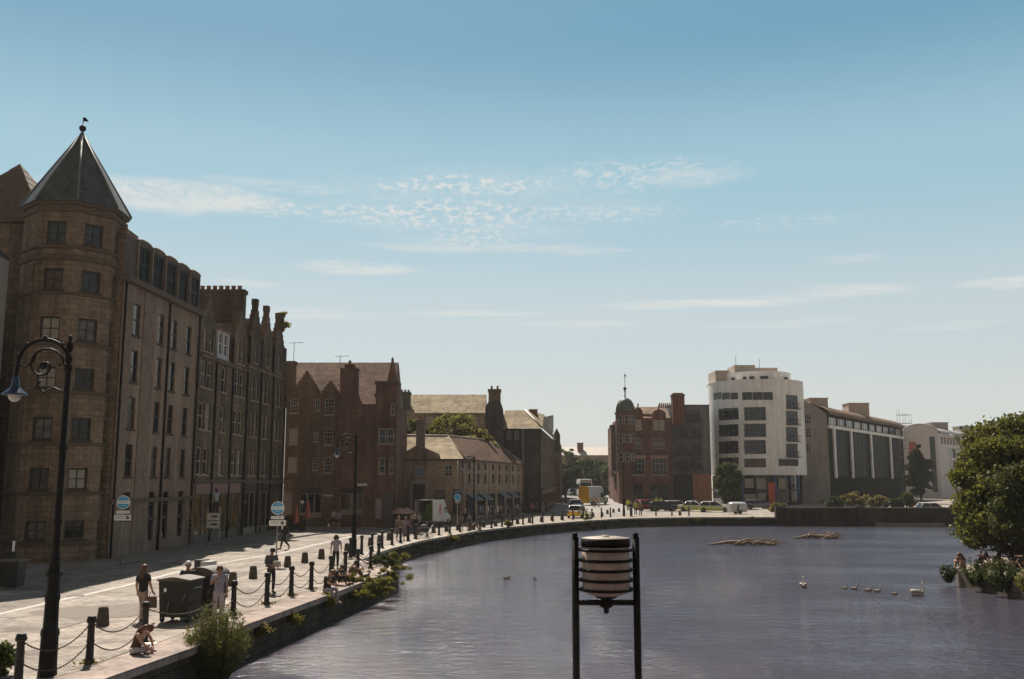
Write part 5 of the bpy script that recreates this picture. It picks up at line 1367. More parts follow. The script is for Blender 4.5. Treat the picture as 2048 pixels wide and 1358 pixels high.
# ornate lamp standards
M_LBLUE = plain("blue_grey_lamp_enamel", (.022,.04,.08), .35, 0, .15, 4)
M_LGLASS = plain("milky_lamp_globe", (.55,.52,.48), .15, 0, .05, 3, 0, .5)
def lamp(label):
    t = thing("street_lamp", label, "street lamp", (0,0,0), 0, "ornate quayside lamp standards")
    mb = MB()
    mb.lathe([(.25,0),(.25,.10),(.235,.14),(.225,.82),(.245,.86),(.24,.95),(.195,1.02),(.18,1.55),(.20,1.60),(.20,1.68),(.175,1.74),(.165,2.05),(.225,2.12),(.225,2.18),(.155,2.26),(.125,2.42),(.14,2.46),(.095,2.55)], 8, rot=PI/8, sm=False)
    for k in range(8):                                # raised panels on the pedestal
        a = k*PI/4; M_ = Matrix.Rotation(a,4,'Z')
        i0 = len(mb.v); mb.box(.205,-.05,.22,.222,.05,.74); mb.xf(M_, i0)
        i0 = len(mb.v); mb.box(.158,-.04,1.1,.178,.04,1.5); mb.xf(M_, i0)
    mb.xf(Matrix.Diagonal((.78,.78,1,1))); mb.build('pedestal', M_IRON, t)
    mb = MB(); mb.lathe([(.098,2.5),(.092,3.2),(.115,3.22),(.115,3.3),(.09,3.32),(.085,4.8),(.108,4.83),(.108,4.92),(.08,4.95),(.074,6.55),(.11,6.6),(.11,6.68),(.07,6.72),(.04,6.95)], 12)
    mb.xf(Matrix.Diagonal((.84,.84,1,1))); mb.build('shaft', M_IRON, t)
    mb = MB(); R_ = .57; cx, cz = -R_, 6.72
    arc = [(cx+R_*math.cos(q_), 0, cz+R_*math.sin(q_)) for q_ in [PI*k/22 for k in range(-1, 23)]]
    mb.tube(arc+[(-2*R_-.02,0,cz-.25)], .042, 8)
    # scrolls inside the arch
    sp = [(cx+.02+r*math.cos(q_), 0, cz-.02+r*math.sin(q_)) for q_, r in [(k*.42, .46-.022*k) for k in range(0, 19)]]
    mb.tube(sp, .026, 6)
    mb.tube([(0,0,cz-.1),(-.12,0,cz+.05),(-.22,0,cz-.03)], .024, 6)
    mb.tube([(-2*R_,0,cz+.0),(-2*R_+.2,0,cz-.06),(-2*R_+.36,0,cz+.1),(cx-.15,0,cz+.3)], .024, 6)
    mb.tube([(0,0,cz-.95),(-.06,0,cz-.62),(-.3,0,cz-.52),(-.52,0,cz-.62),(-.66,0,cz-.48),(-.6,0,cz-.36)], .024, 6)
    for q_ in (.35, .85, 1.57, 2.3, 2.8):
        mb.ball((cx+(R_+.03)*math.cos(q_),0,cz+(R_+.03)*math.sin(q_)), .06, .045, .06, 8)
    mb.ball((cx,0,cz-.02), .09, .05, .09, 8); mb.ball((0,0,cz+.12), .09, .09, .11, 8)
    mb.lathe([(.05,.3),(.09,.42),(.03,.55),(.06,.62),(.01,.7)], 8, (0,0,cz-.02))
    mb.build("arched_bracket", M_IRON, t)
    h = MB(); hx_, hz_ = -2*R_-.02, cz-.25
    h.lathe([(.045,0),(.075,-.06),(.095,-.10),(.105,-.26),(.125,-.31),(.16,-.36),(.31,-.48),(.33,-.51),(.31,-.52),(.18,-.42),(.13,-.38)], 18, (hx_,0,hz_))
    sh_ = Matrix.Translation((hx_,0,hz_)) @ Matrix.Scale(.84,4) @ Matrix.Translation((-hx_,0,-hz_)); h.xf(sh_); hd = h.build('lamp_shade', M_LBLUE, t)
    h = MB(); h.lathe([(.15,-.45),(.165,-.53),(.14,-.62),(.08,-.68),(.01,-.70)], 14, (hx_,0,hz_)); h.xf(sh_); h.build('globe', M_LGLASS, hd)
    return t
LAMPS = [((94,1353),"tall black lamp standard with a scrolled arch, nearest the camera, blue bell shade",None),((707,1113),"lamp standard behind the dark-haired woman, its pale shade against the brown gabled building",None),((947.5,1060),"lamp standard beside the white delivery van, in front of the tan building's wing",None),((1248,1032.5),"small far lamp standard before the red domed building",None)]
l0 = None
for (px, py), lab, _ in LAMPS:
    g_ = ground_at(px, py)
    tops = {94:672, 707:866, 947.5:911, 1248:925}[px]
    s_ = (D(px, tops, g_.y).z-.02)/7.35
    if l0 is None: l0 = lamp(lab); l0.location = g_; l0.scale = (s_,)*3
    else: dup(l0, g_, 0, lab, (s_,)*3)
# small stickers on the near lamp's pedestal
# blue disc signs on thin poles
M_SIGNB = plain("bright_blue_sign", (.03,.36,.64), .4, 0, .03); M_SIGNW = plain("white_sign_plate", (.90,.88,.84), .4, 0, .02)
M_INK = plain("pale_sign_lettering", (.33,.36,.38), .5)
def disc_sign(label, h):
    t = thing("pole_sign", label, "sign", (0,0,0), 0, "blue disc signs with two white plates")
    mb = MB(); mb.tube([(0,0,0),(0,0,h)], .035, 8); mb.build("pole", M_GREYM, t)
    z = h-.36
    def disc(y0, y1, r, mat, name, par, zc=z):
        mb = MB(); n = 28
        mb.slab([(r*math.cos(2*PI*k/n), zc+r*math.sin(2*PI*k/n)) for k in range(n)], y0, y1); return mb.build(name, mat, par)
    d_ = disc(-.055, -.04, .34, M_SIGNW, "disc", t)
    disc(-.058, -.0555, .305, M_SIGNB, "blue_face", d_)
    mb = MB()
    mb.box(-.285,-.061,z-.085,.285,-.0585,z+.085); mb.build("white_band", M_SIGNW, d_)
    mb = MB()                                        # worn lettering: an emblem above, a line in the band, a word below
    for k in range(9):
        a0_, a1_ = PI*k/9+.08, PI*(k+1)/9-.02
        mb.slab([(.09*math.cos(a0_),z+.115+.09*math.sin(a0_)),(.13*math.cos(a0_),z+.115+.13*math.sin(a0_)),(.13*math.cos(a1_),z+.115+.13*math.sin(a1_)),(.09*math.cos(a1_),z+.115+.09*math.sin(a1_))], -.061, -.0585)
    for k in range(5): mb.box(-.13+k*.055,-.061,z-.20,-.095+k*.055,-.0585,z-.15)
    mb.build("emblem", plain("pale_blue_marking", (.45,.66,.78), .5), d_)
    mb = MB()
    for k in range(9): mb.box(-.23+k*.052,-.0635,z-.045,-.195+k*.052,-.0615,z+.04)
    mb.build("lettering", plain("faint_blue_lettering", (.42,.58,.66), .5), d_)
    for (w, z1, z0, nm) in ((.66,z-.41,z-.56,"upper_plate"),(.84,z-.62,z-.90,"lower_plate")):
        mb = MB(); r = .04; w2 = w/2
        pts = []
        for cx_, cz_, a_ in ((w2-r,z1-r,0),(-w2+r,z1-r,PI/2),(-w2+r,z0+r,PI),(w2-r,z0+r,3*PI/2)):
            pts += [(cx_+r*math.cos(a_+q_), cz_+r*math.sin(a_+q_)) for q_ in (0, PI/4, PI/2)]
        mb.slab(pts, -.055, -.04); pl = mb.build(nm, M_SIGNW, t)
        rows_ = [(z0+z1)/2-.02] if nm == "upper_plate" else [z1-.10, z1-.19]
        for zr_ in rows_:
            mb = MB(); xx = -w2+.07; e_ = w2-.07 if nm == "upper_plate" else w2-.34
            while xx < e_:
                ww = RND.uniform(.025,.06); mb.box(xx,-.058,zr_,min(e_,xx+ww),-.0555,zr_+.045); xx += ww+.02
            mb.build("lettering", M_INK, pl)
        if nm == "lower_plate":
            mb = MB(); cx_ = w2-.17; zc = (z0+z1)/2
            mb.slab([(cx_+.10*math.cos(2*PI*k/16), zc+.10*math.sin(2*PI*k/16)) for k in range(16)], -.0575, -.0555); em = mb.build("round_emblem", plain("grey_emblem", (.30,.28,.26), .5), pl)
            mb = MB(); mb.slab([(cx_-.05,zc+.06),(cx_-.01,zc+.09),(cx_+.08,zc-.03),(cx_+.05,zc-.06),(cx_-.02,zc+.02)][::-1], -.0605, -.058); mb.build("dark_mark", M_BLACKP, em)
    return t
g1_ = Vector((D(245,1050,48.5).x, 48.5, .11)); h1 = D(246, 990, 48.5).z-.11
s1_ = disc_sign("blue round sign with two white plates, on the pole before the tower flats", h1); s1_.location = g1_
g2_ = Vector((D(556,1015,50).x, 50.0, 0)); h2 = D(556, 1002, 50).z
s2_ = disc_sign("blue round sign with two white plates, on the pole above the backpacker's head", h2); s2_.location = g2_; s2_.rotation_euler.z = .12
for s_ in (s1_, s2_): s_.rotation_euler.z += math.atan2(-s_.location.x, s_.location.y)*-.0
# notice board, ladder, info pillar
g_ = Vector((D(427,1038,60).x, 60.0, .11))
t = thing("notice_board", "off-white double notice board on posts against the shopfronts", "notice board", g_)
mb = MB()
for x in (-.38,.38): mb.tube([(x,0,0),(x,0,2.6)], .03, 6)
mb.build("post", M_GREYM, t)
for z0, z1 in ((1.30,1.72),(1.78,2.22)):
    mb = MB(); mb.box(-.40,-.06,z0,.40,-.035,z1); p_ = mb.build("panel", plain("dull_white_panel", (.42,.40,.36), .6), t)
    mb = MB(); mb.slab([(-.26,z0+.22),(.1,z0+.16),(.26,z0+.2),(.27,z0+.28),(.0,z0+.3)][::1], -.064, -.0605); mb.build("dark_graphic", M_BLACKP, p_)
g_ = Vector((D(384,1094,62.5).x, 62.5, .11))
t = thing("ladder", "wooden ladder leaning on the wall between the flats and the tenement", "ladder", g_, .9)
mb = MB()
for x in (-.2,.2): mb.tube([(x,0,0),(x,1.0,3.2)], .035, 6)
mb.build("stile", plain("worn_wood", (.2,.14,.08), .8), t)
mb = MB()
for k in range(10): mb.tube([(-.2,.05+k*.1,.25+k*.31),(.2,.05+k*.1,.25+k*.31)], .02, 5)
mb.build("rungs", plain("worn_wood", (.2,.14,.08), .8), t)
g_ = Vector((D(410,1135,33).x, 33.0, 0))
t = thing("information_pillar", "two-faced information pillar, one side black and one pale, behind the refuse bins", "pillar", g_, -.55)
mb = MB(); mb.box(-.02,-.18,0,.36,.18,1.62); mb.build("body", plain("pale_pillar_panel", (.50,.48,.45), .5), t)
mb = MB(); mb.box(-.32,-.19,0,-.021,.19,1.66); mb.build("black_side", M_BLACKP, t)
mb = MB(); mb.slab([(.17+.07*math.cos(2*PI*k/14),1.28+.1*math.sin(2*PI*k/14)) for k in range(14)], -.19, -.181); mb.build("round_emblem", plain("grey_blue_emblem", (.22,.24,.30), .5), t)
# dark litter bin and reflector post on the left pavement
g_ = Vector((D(21,1165,39.3).x, 39.3, .11))
t = thing("litter_bin", "big dark square litter bin on the kerb at the left edge", "litter bin", g_)
mb = MB(); mb.frust((0,0,0), .78,.6,.86,.66,.98); mb.build("body", M_BLACKP, t)
mb = MB(); mb.box(-.5,-.4,.98,.5,.4,1.06); mb.build("lid", plain("dusty_bin_lid", (.10,.095,.085), .7), t)
g_ = Vector((D(28,1110,41.5).x, 41.5, .11)); t = thing("marker_post", "dark post with a white reflective strip behind the litter bin", "post", g_)
mb = MB(); mb.lathe([(.09,0),(.08,1.75),(.05,1.8)], 10); mb.build("post", M_BLACKP, t)
mb = MB(); mb.box(-.05,-.1,1.22,.05,-.075,1.66); mb.build("white_strip", M_SIGNW, t)
# communal refuse bins
M_BIN = plain("grubby_dark_green_bin", (.018,.016,.010), .6, 0, .4, 3, .1); M_LID = plain("dusty_brown_lid", (.105,.08,.066), .6, 0, .25, 3)
def bin_body(t, domed):
    mb = MB(); W0, D0, H0 = 1.32, .98, 1.18
    mb.frust((0,0,.16), W0*.9, D0*.86, W0, D0, H0-.16)
    for z in (.5,.86): 
        for sx in (-1,1): mb.box(sx*(W0/2-.0)-.03, -D0*.35, z, sx*(W0/2)+.03, D0*.35, z+.05)
    mb.build("body", M_BIN, t)
    mb = MB()
    if domed:
        n = 12; vs = []
        for y in (-D0/2-.05, D0/2+.05):
            vs += [(W0*.54*math.cos(PI*k/n), y, H0+.02+.27*math.sin(PI*k/n)) for k in range(n+1)]
        m_ = n+1
        mb.add(vs, [(i,i+1,m_+i+1,m_+i) for i in range(n)], 0, True); mb.add(vs[:m_], [tuple(range(m_-1,-1,-1))]); mb.add(vs[m_:], [tuple(range(m_))])
    else:
        mb.slab([(-W0/2-.05,H0+.003),(W0/2+.05,H0+.003),(W0/2+.05,H0+.05),(.1,H0+.12),(-.1,H0+.12),(-W0/2-.05,H0+.05)], -D0/2-.07, D0/2+.05)
    mb.build("lid", M_LID, t)
    for x in (-.52,.52):
        for y in (-.36,.36):
            mb = MB(); mb.lathe([(.09,-.03),(.1,-.02),(.1,.02),(.09,.03)], 12); mb.xf(Matrix.Translation((x,y,.10)) @ Matrix.Rotation(PI/2,4,'X')); w = mb.build("wheel", M_TYRE, t)
            mb = MB(); mb.box(x-.03,y-.05,.12,x+.03,y+.05,.2); mb.build("castor", M_GREYM, w)
    for x in (-.67,.67): mb = MB(); mb.tube([(x,-.25,.95),(x*1.07,-.25,.98),(x*1.07,.25,.98),(x,.25,.95)], .022, 6); mb.build("handle", M_GREYM, t)
    mb = MB(); mb.tube([(-.25,-.46,.34),(-.2,-.49,.6)], .012, 5); mb.tube([(.35,-.46,.62),(.52,-.49,.85)], .012, 5); mb.build("scratch_bar", M_GREYM, t)
g_ = G(351,1246); t = thing("refuse_bin", "dark communal wheeled bin with a flat brown lid, nearer of the two", "refuse bin", (g_.x, g_.y+.35, 0), -.16, "communal refuse bins"); bin_body(t, False); t.scale = (.78,.9,1.06)
mb = MB(); mb.slab([(-.36+.06*math.cos(2*PI*k/12),.93+.06*math.sin(2*PI*k/12)) for k in range(12)], -.51, -.50); mb.build("pale_sticker", M_SIGNW, t)
g_ = G(398,1232); t = thing("refuse_bin", "dark communal wheeled bin with a domed dusty lid, farther of the two", "refuse bin", (g_.x+.05, g_.y+.5, 0), -.22, "communal refuse bins"); bin_body(t, True); t.scale = (.78,.9,1.04)
# cafe corner: planters, closed parasols, lollipop sign, cone
M_PLANT = plain("dark_planter_wood", (.05,.037,.024), .8, 0, .3, 4)
def planter(px, py, w, lab):
    g_ = G(px, py, .11); t = thing("planter", lab, "planter", g_, .1)
    mb = MB(); mb.frust((0,.3,0), w, .6, w*1.04, .64, .95); mb.build("box", M_PLANT, t)
    return t, g_
PLANTERS = [planter(588,1062,1.9,"long dark planter of orange flowers, nearer the walking man"), planter(611,1047,1.0,"small dark planter of orange flowers by the shop window")]
def parasol_closed(px, Y, top, lab):
    x = D(px, 1010, Y).x; zt_ = ZT(top, Y); t = thing("closed_parasol", lab, "parasol", (x, Y, .11))
    mb = MB(); mb.tube([(0,0,0),(0,0,zt_-.2)], .03, 6); mb.lathe([(.3,0),(.3,.08),(.05,.1)], 12); mb.build("pole", M_GREYM, t)
    mb = MB(); mb.lathe([(.30,zt_-1.65),(.25,zt_-1.5),(.16,zt_-.7),(.07,zt_-.2),(.01,zt_-.08)], 9, sm=False); mb.build("canopy", plain("faded_orange_canvas", (.40,.12,.06), .8, 0, .25, 5), t)
parasol_closed(616, 83, 1000, "closed orange parasol, taller, in front of the left shop window")
parasol_closed(593, 82, 1009, "closed orange parasol, shorter, behind the long planter")
g_ = Vector((D(605,1004,84).x, 84, .11)); t = thing("lollipop_sign", "small round white sign on a thin pole before the left shop window", "sign", g_)
z_ = ZT(1004,84)-.11; mb = MB(); mb.tube([(0,0,0),(0,0,z_)], .025, 6); mb.build("pole", M_GREYM, t)
mb = MB(); mb.slab([(.16*math.cos(2*PI*k/18), z_+.16*math.sin(2*PI*k/18)) for k in range(18)], -.06, -.03); mb.build("disc", M_SIGNW, t)
g_ = G(657,1060.5); t = thing("traffic_cone", "orange and white traffic cone beside the pavement kerb", "traffic cone", g_)
M_CONE = plain("orange_cone_plastic", (.36,.10,.04), .5)
mb = MB(); mb.box(-.2,-.2,0,.2,.2,.04); mb.lathe([(.15,.04),(.105,.30)], 12); mb.lathe([(.06,.58),(.03,.74),(.015,.75)], 12); mb.build("body", M_CONE, t)
mb = MB(); mb.lathe([(.107,.30),(.06,.58)], 12); mb.build("white_sleeve", M_SIGNW, t)
# street-name plate, projecting sign, banner on the red building
def plate(name, lab, cat, px0, py0, px1, py1, Y, mat, th=.05, proud=.1):
    a_, c_ = D(px0,(py0+py1)/2,Y), D(px1,(py0+py1)/2,Y); z0, z1 = ZT(py1,Y), ZT(py0,Y)
    mb = MB(); mb.box(0,-th,0,c_.x-a_.x,0,z1-z0); o = mb.build(name, mat, None, (a_.x, Y-proud, z0)); tag(o, lab, cat); return o, c_.x-a_.x, z1-z0
o, w_, h_ = plate("name_plate", "narrow white street-name plate on the red wall above the right shop", "sign", 715,967,734,971.5, YR-.5, M_SIGNW, .03, .005)
mb = MB()
for k in range(10): mb.box(.05+k*(w_-.1)/10,-.034,h_*.3,.05+(k+.7)*(w_-.1)/10,-.0305,h_*.75)
mb.build("lettering", M_INK, o)
o, w_, h_ = plate("name_plate", "faint white plate on the dark wall left of the right shop window", "sign", 647,989,667,993, YR, plain("dull_white_panel",(.42,.40,.36)), .03, .005)
o, w_, h_ = plate("hanging_banner", "pale lilac vertical banner beside the corner doorway of the red building", "banner", 751,998,763,1037, YR-.5, plain("pale_lilac_banner", (.30,.27,.28), .7, 0, .1, 2), .04, .06)
o, w_, h_ = plate("wall_sign", "square white sign with a dark bar, by the left end of the tan building", "sign", 783,981,793,992, YL, M_SIGNW, .06, .25)
mb = MB(); mb.box(w_*.42,-.065,h_*.2,w_*.62,-.0605,h_*.8); mb.build("dark_bar", M_BLACKP, o)
# blue parking-style sign by the third lamp
g_ = Vector((D(915,1000,86).x, 86, 0)); t = thing("pole_sign", "blue square sign over a blue disc, on a tall pole beside the white van", "sign", g_)
zt_ = ZT(921,86); mb = MB(); mb.tube([(0,0,0),(0,0,zt_)], .05, 8); mb.build("pole", M_GREYM, t)
z0 = ZT(990,86); mb = MB(); mb.box(-.30,-.09,z0,.38,-.06,z0+.36); p_ = mb.build("square_panel", plain("deep_blue_sign", (.03,.07,.2), .5), t)
mb = MB(); mb.box(-.28,-.095,z0+.27,.36,-.0905,z0+.34); mb.build("pale_strip", plain("grey_strip", (.3,.31,.33)), p_)
z0 = ZT(994.5,86); mb = MB(); mb.slab([(.3*math.cos(2*PI*k/24), z0+.3*math.sin(2*PI*k/24)) for k in range(24)], -.12, -.095); p_ = mb.build("disc", plain("pale_blue_ring", (.4,.6,.72), .5), t)
mb = MB(); mb.slab([(.21*math.cos(2*PI*k/24), z0+.21*math.sin(2*PI*k/24)) for k in range(24)], -.126, -.1205); mb.build("blue_face", M_SIGNB, p_)
z0 = ZT(1003,86); mb = MB(); mb.box(-.2,-.09,z0-.14,.2,-.06,z0+.14); mb.build("lower_plate", plain("dull_white_panel",(.42,.40,.36)), t)
# open parasols and tables outside the tan building
for px, Y, lab in ((799,88.5,"open pinkish parasol over a terrace table, left of the pair"),(813,89.5,"open pinkish parasol over a terrace table, right of the pair")):
    x = D(px,1020,Y).x; t = thing("open_parasol", lab, "parasol", (x,Y,0), 0, "open terrace parasols")
    z_ = ZT(1015,Y); mb = MB(); mb.tube([(0,0,0),(0,0,z_)], .03, 6); mb.lathe([(.28,0),(.28,.08),(.04,.1)], 10); mb.build("pole", M_GREYM, t)
    mb = MB(); mb.lathe([(.78,z_-.55),(.8,z_-.40),(.4,z_-.16),(.02,z_)], 8, sm=False); mb.build("canopy", plain("faded_pink_canvas", (.42,.26,.21), .8, 0, .15, 3), t)
M_TIMB = plain("terrace_table_wood", (.20,.13,.08), .7)
def table_set(x, y, z, lab, rz=0, mat=None, sc=1.0):
    t = thing("picnic_table", lab, "table", (x,y,z), rz)
    mb = MB()
    for k in range(5): mb.box(-.8,-.37+k*.15,.71,.8,-.24+k*.15,.75)
    mb.build("tabletop", mat or M_TIMB, t)
    for yy in (-.75,.75):
        mb = MB(); mb.box(-.8,yy-.13,.41,.8,yy+.13,.45); mb.build("bench_seat", mat or M_TIMB, t)
    for xx in (-.55,.55):
        mb = MB(); 
        for s_ in (-1,1): mb.tube([(xx,s_*.7,0),(xx,s_*.22,.71)], .045, 5)
        mb.tube([(xx,-.8,.38),(xx,.8,.38)], .04, 5); mb.build("leg", mat or M_TIMB, t)
    t.scale = (sc,)*3
    return t
table_set(D(806,1040,87).x, 87.6, 0, "terrace table under the pinkish parasols")
table_set(D(1008,1035,112).x, 108.5, .11, "terrace table along the wing of the tan building, left one", 1.3); table_set(D(1030,1030,118).x, 113, .11, "terrace table along the wing of the tan building, right one", 1.3)
# picnic tables and boards on the right bank
M_PINKW = plain("sun_bleached_bench_wood", (.36,.22,.17), .7, 0, .2, 3)
table_set(26.2, 49.0, RBZ, "bleached picnic table at the right edge under the trees", .5, M_PINKW, 1.05)
table_set(27.0, 45.6, RBZ, "bleached picnic table at the right edge nearest the camera", .9, M_PINKW, 1.05)
table_set(26.6, 53.6, RBZ, "bleached picnic table deep in the shade beneath the big tree", 0, M_PINKW)
# lantern on the bridge pier in front of the camera
LY = 7.0
lc = D(1211.5, 1130, LY); pxm = LY/FPX*1.0
zz_ = lambda py: D(1211, py, LY).z
t = thing("twin_post_lantern", "rounded drum lantern caged by dark hoops between two round iron posts, in the foreground", "lantern", (lc.x, LY, 0))
dxp = (D(1272,1150,LY).x-D(1150,1150,LY).x)/2
for sx in (-1,1):
    mb = MB(); rp = .026; zt_ = zz_(1076)
    mb.tube([(sx*dxp,0,2.25),(sx*dxp,0,zt_)], rp, 14); mb.lathe([(rp,zt_),(rp*1.05,zt_+.004),(rp*.6,zt_+.010)], 14, (sx*dxp,0,0)); mb.ball((sx*dxp,0,zt_+.022), .021, None, None, 12)
    mb.build("post", M_LANT if 'M_LANT' in globals() else plain("rust_brown_black_iron", (.013,.009,.006), .6, 0, .5, 14, .1, .15), t)
M_LANT = plain("rust_brown_black_iron", (.013,.009,.006), .6, 0, .5, 14, .1, .15)
dr = (D(1260,1130,LY).x-D(1163,1130,LY).x)/2
mb = MB(); mb.lathe([(.0005,zz_(1071)),(.03,zz_(1070.5)),(.03,zz_(1074)),(dr*.55,zz_(1073)),(dr,zz_(1075.5)),(dr*1.01,zz_(1076.5))], 32); mb.build("cap", plain("pale_weathered_cap", (.26,.21,.165), .6, .1, .4, 14), t)
mb = MB(); mb.lathe([(dr*1.012,zz_(1076.5)),(dr*1.012,zz_(1092.5))], 32); mb.build("dark_collar", M_LANT, t)
mb = MB(); mb.lathe([(dr*.975,zz_(1092.5)),(dr*.985,zz_(1135)),(dr*.97,zz_(1172)),(dr*.90,zz_(1182)),(dr*.72,zz_(1188)),(dr*.45,zz_(1192))], 32); mb.build("drum_glass", plain("frosted_pinkish_lantern_glass", (.40,.285,.235), .5, 0, .30, 9, 0, .4), t)
mb = MB(); mb.lathe([(dr*.5,zz_(1190)),(dr*.42,zz_(1195)),(dr*.2,zz_(1199)),(.022,zz_(1206)),(.045,zz_(1209)),(.05,zz_(1212)),(.02,zz_(1217)),(.018,zz_(1219)),(.022,zz_(1222)),(.012,zz_(1227)),(.001,zz_(1228))], 20); mb.build("base_finial", M_LANT, t)
mb = MB(); mb.tube([(-dxp,0,zz_(1205)),(dxp,0,zz_(1205))], .020, 10); mb.build("cross_bar", M_LANT, t)
for k, py in enumerate((1099,1119.5,1139,1159,1178)):
    mb = MB(); rh = dr*1.10; zc = zz_(py); n = 40
    ring = [(rh*math.cos(2*PI*i/n), rh*math.sin(2*PI*i/n), zc) for i in range(n+1)]
    mb.tube(ring, .0105, 8, cap=False)
    for sx in (-1,1): mb.tube([(sx*rh,0,zc),(sx*(dxp+rp*.4),0,zc)], .0085, 8)
    for sx in (-1,1): mb.ball((sx*dxp,-rp,zc), .008, None, None, 8)
    mb.build("hoop", M_LANT, t)
# stone pier the lantern stands on (below the picture)
mb = MB(); mb.frust((lc.x,LY,-2.2), 1.9,1.5,1.5,1.1,4.25); mb.box(lc.x-.85,LY-.65,2.05,lc.x+.85,LY+.65,2.25); tag(mb.build("bridge_pier", S_DARK), "dark stone bridge pier carrying the foreground lantern", "pier")
# driftwood
def driftwood(px, py, w, lab, seed):
    r_ = random.Random(seed); g_ = G(px, py, WZ); mb = MB()
    for k in range(26):
        x = r_.uniform(-w/2, w/2); a = r_.uniform(-.6,.6); L_ = r_.uniform(.7,2.0); y = r_.uniform(-.8,.8)
        z0, z1 = r_.uniform(-.05,.1), r_.uniform(.0,.55)
        p_ = [(x,y,z0),(x+L_*.5*math.cos(a),y+L_*.5*math.sin(a),(z0+z1)/2+r_.uniform(.05,.35)),(x+L_*math.cos(a),y+L_*math.sin(a),z1)]
        r0 = r_.uniform(.03,.09); mb.tube(p_, [r0,r0*.8,r0*.3], 6)
    mb.tube([(-w*.75,0,.02),(-w*.3,.2,.25),(w*.3,-.1,.2),(w*.6,-.3,.0)], [.06,.13,.12,.05], 8)
    o = mb.build("driftwood", plain("bleached_driftwood", (.25,.17,.10), .8, 0, .35, 4), None, g_); tag(o, lab, "driftwood")
driftwood(1492, 1090, 4.2, "long tangle of pale driftwood branches stranded in the water before the far quay", 3)
driftwood(1637, 1077, 3.0, "shorter tangle of driftwood branches near the foot of the bridge", 8)
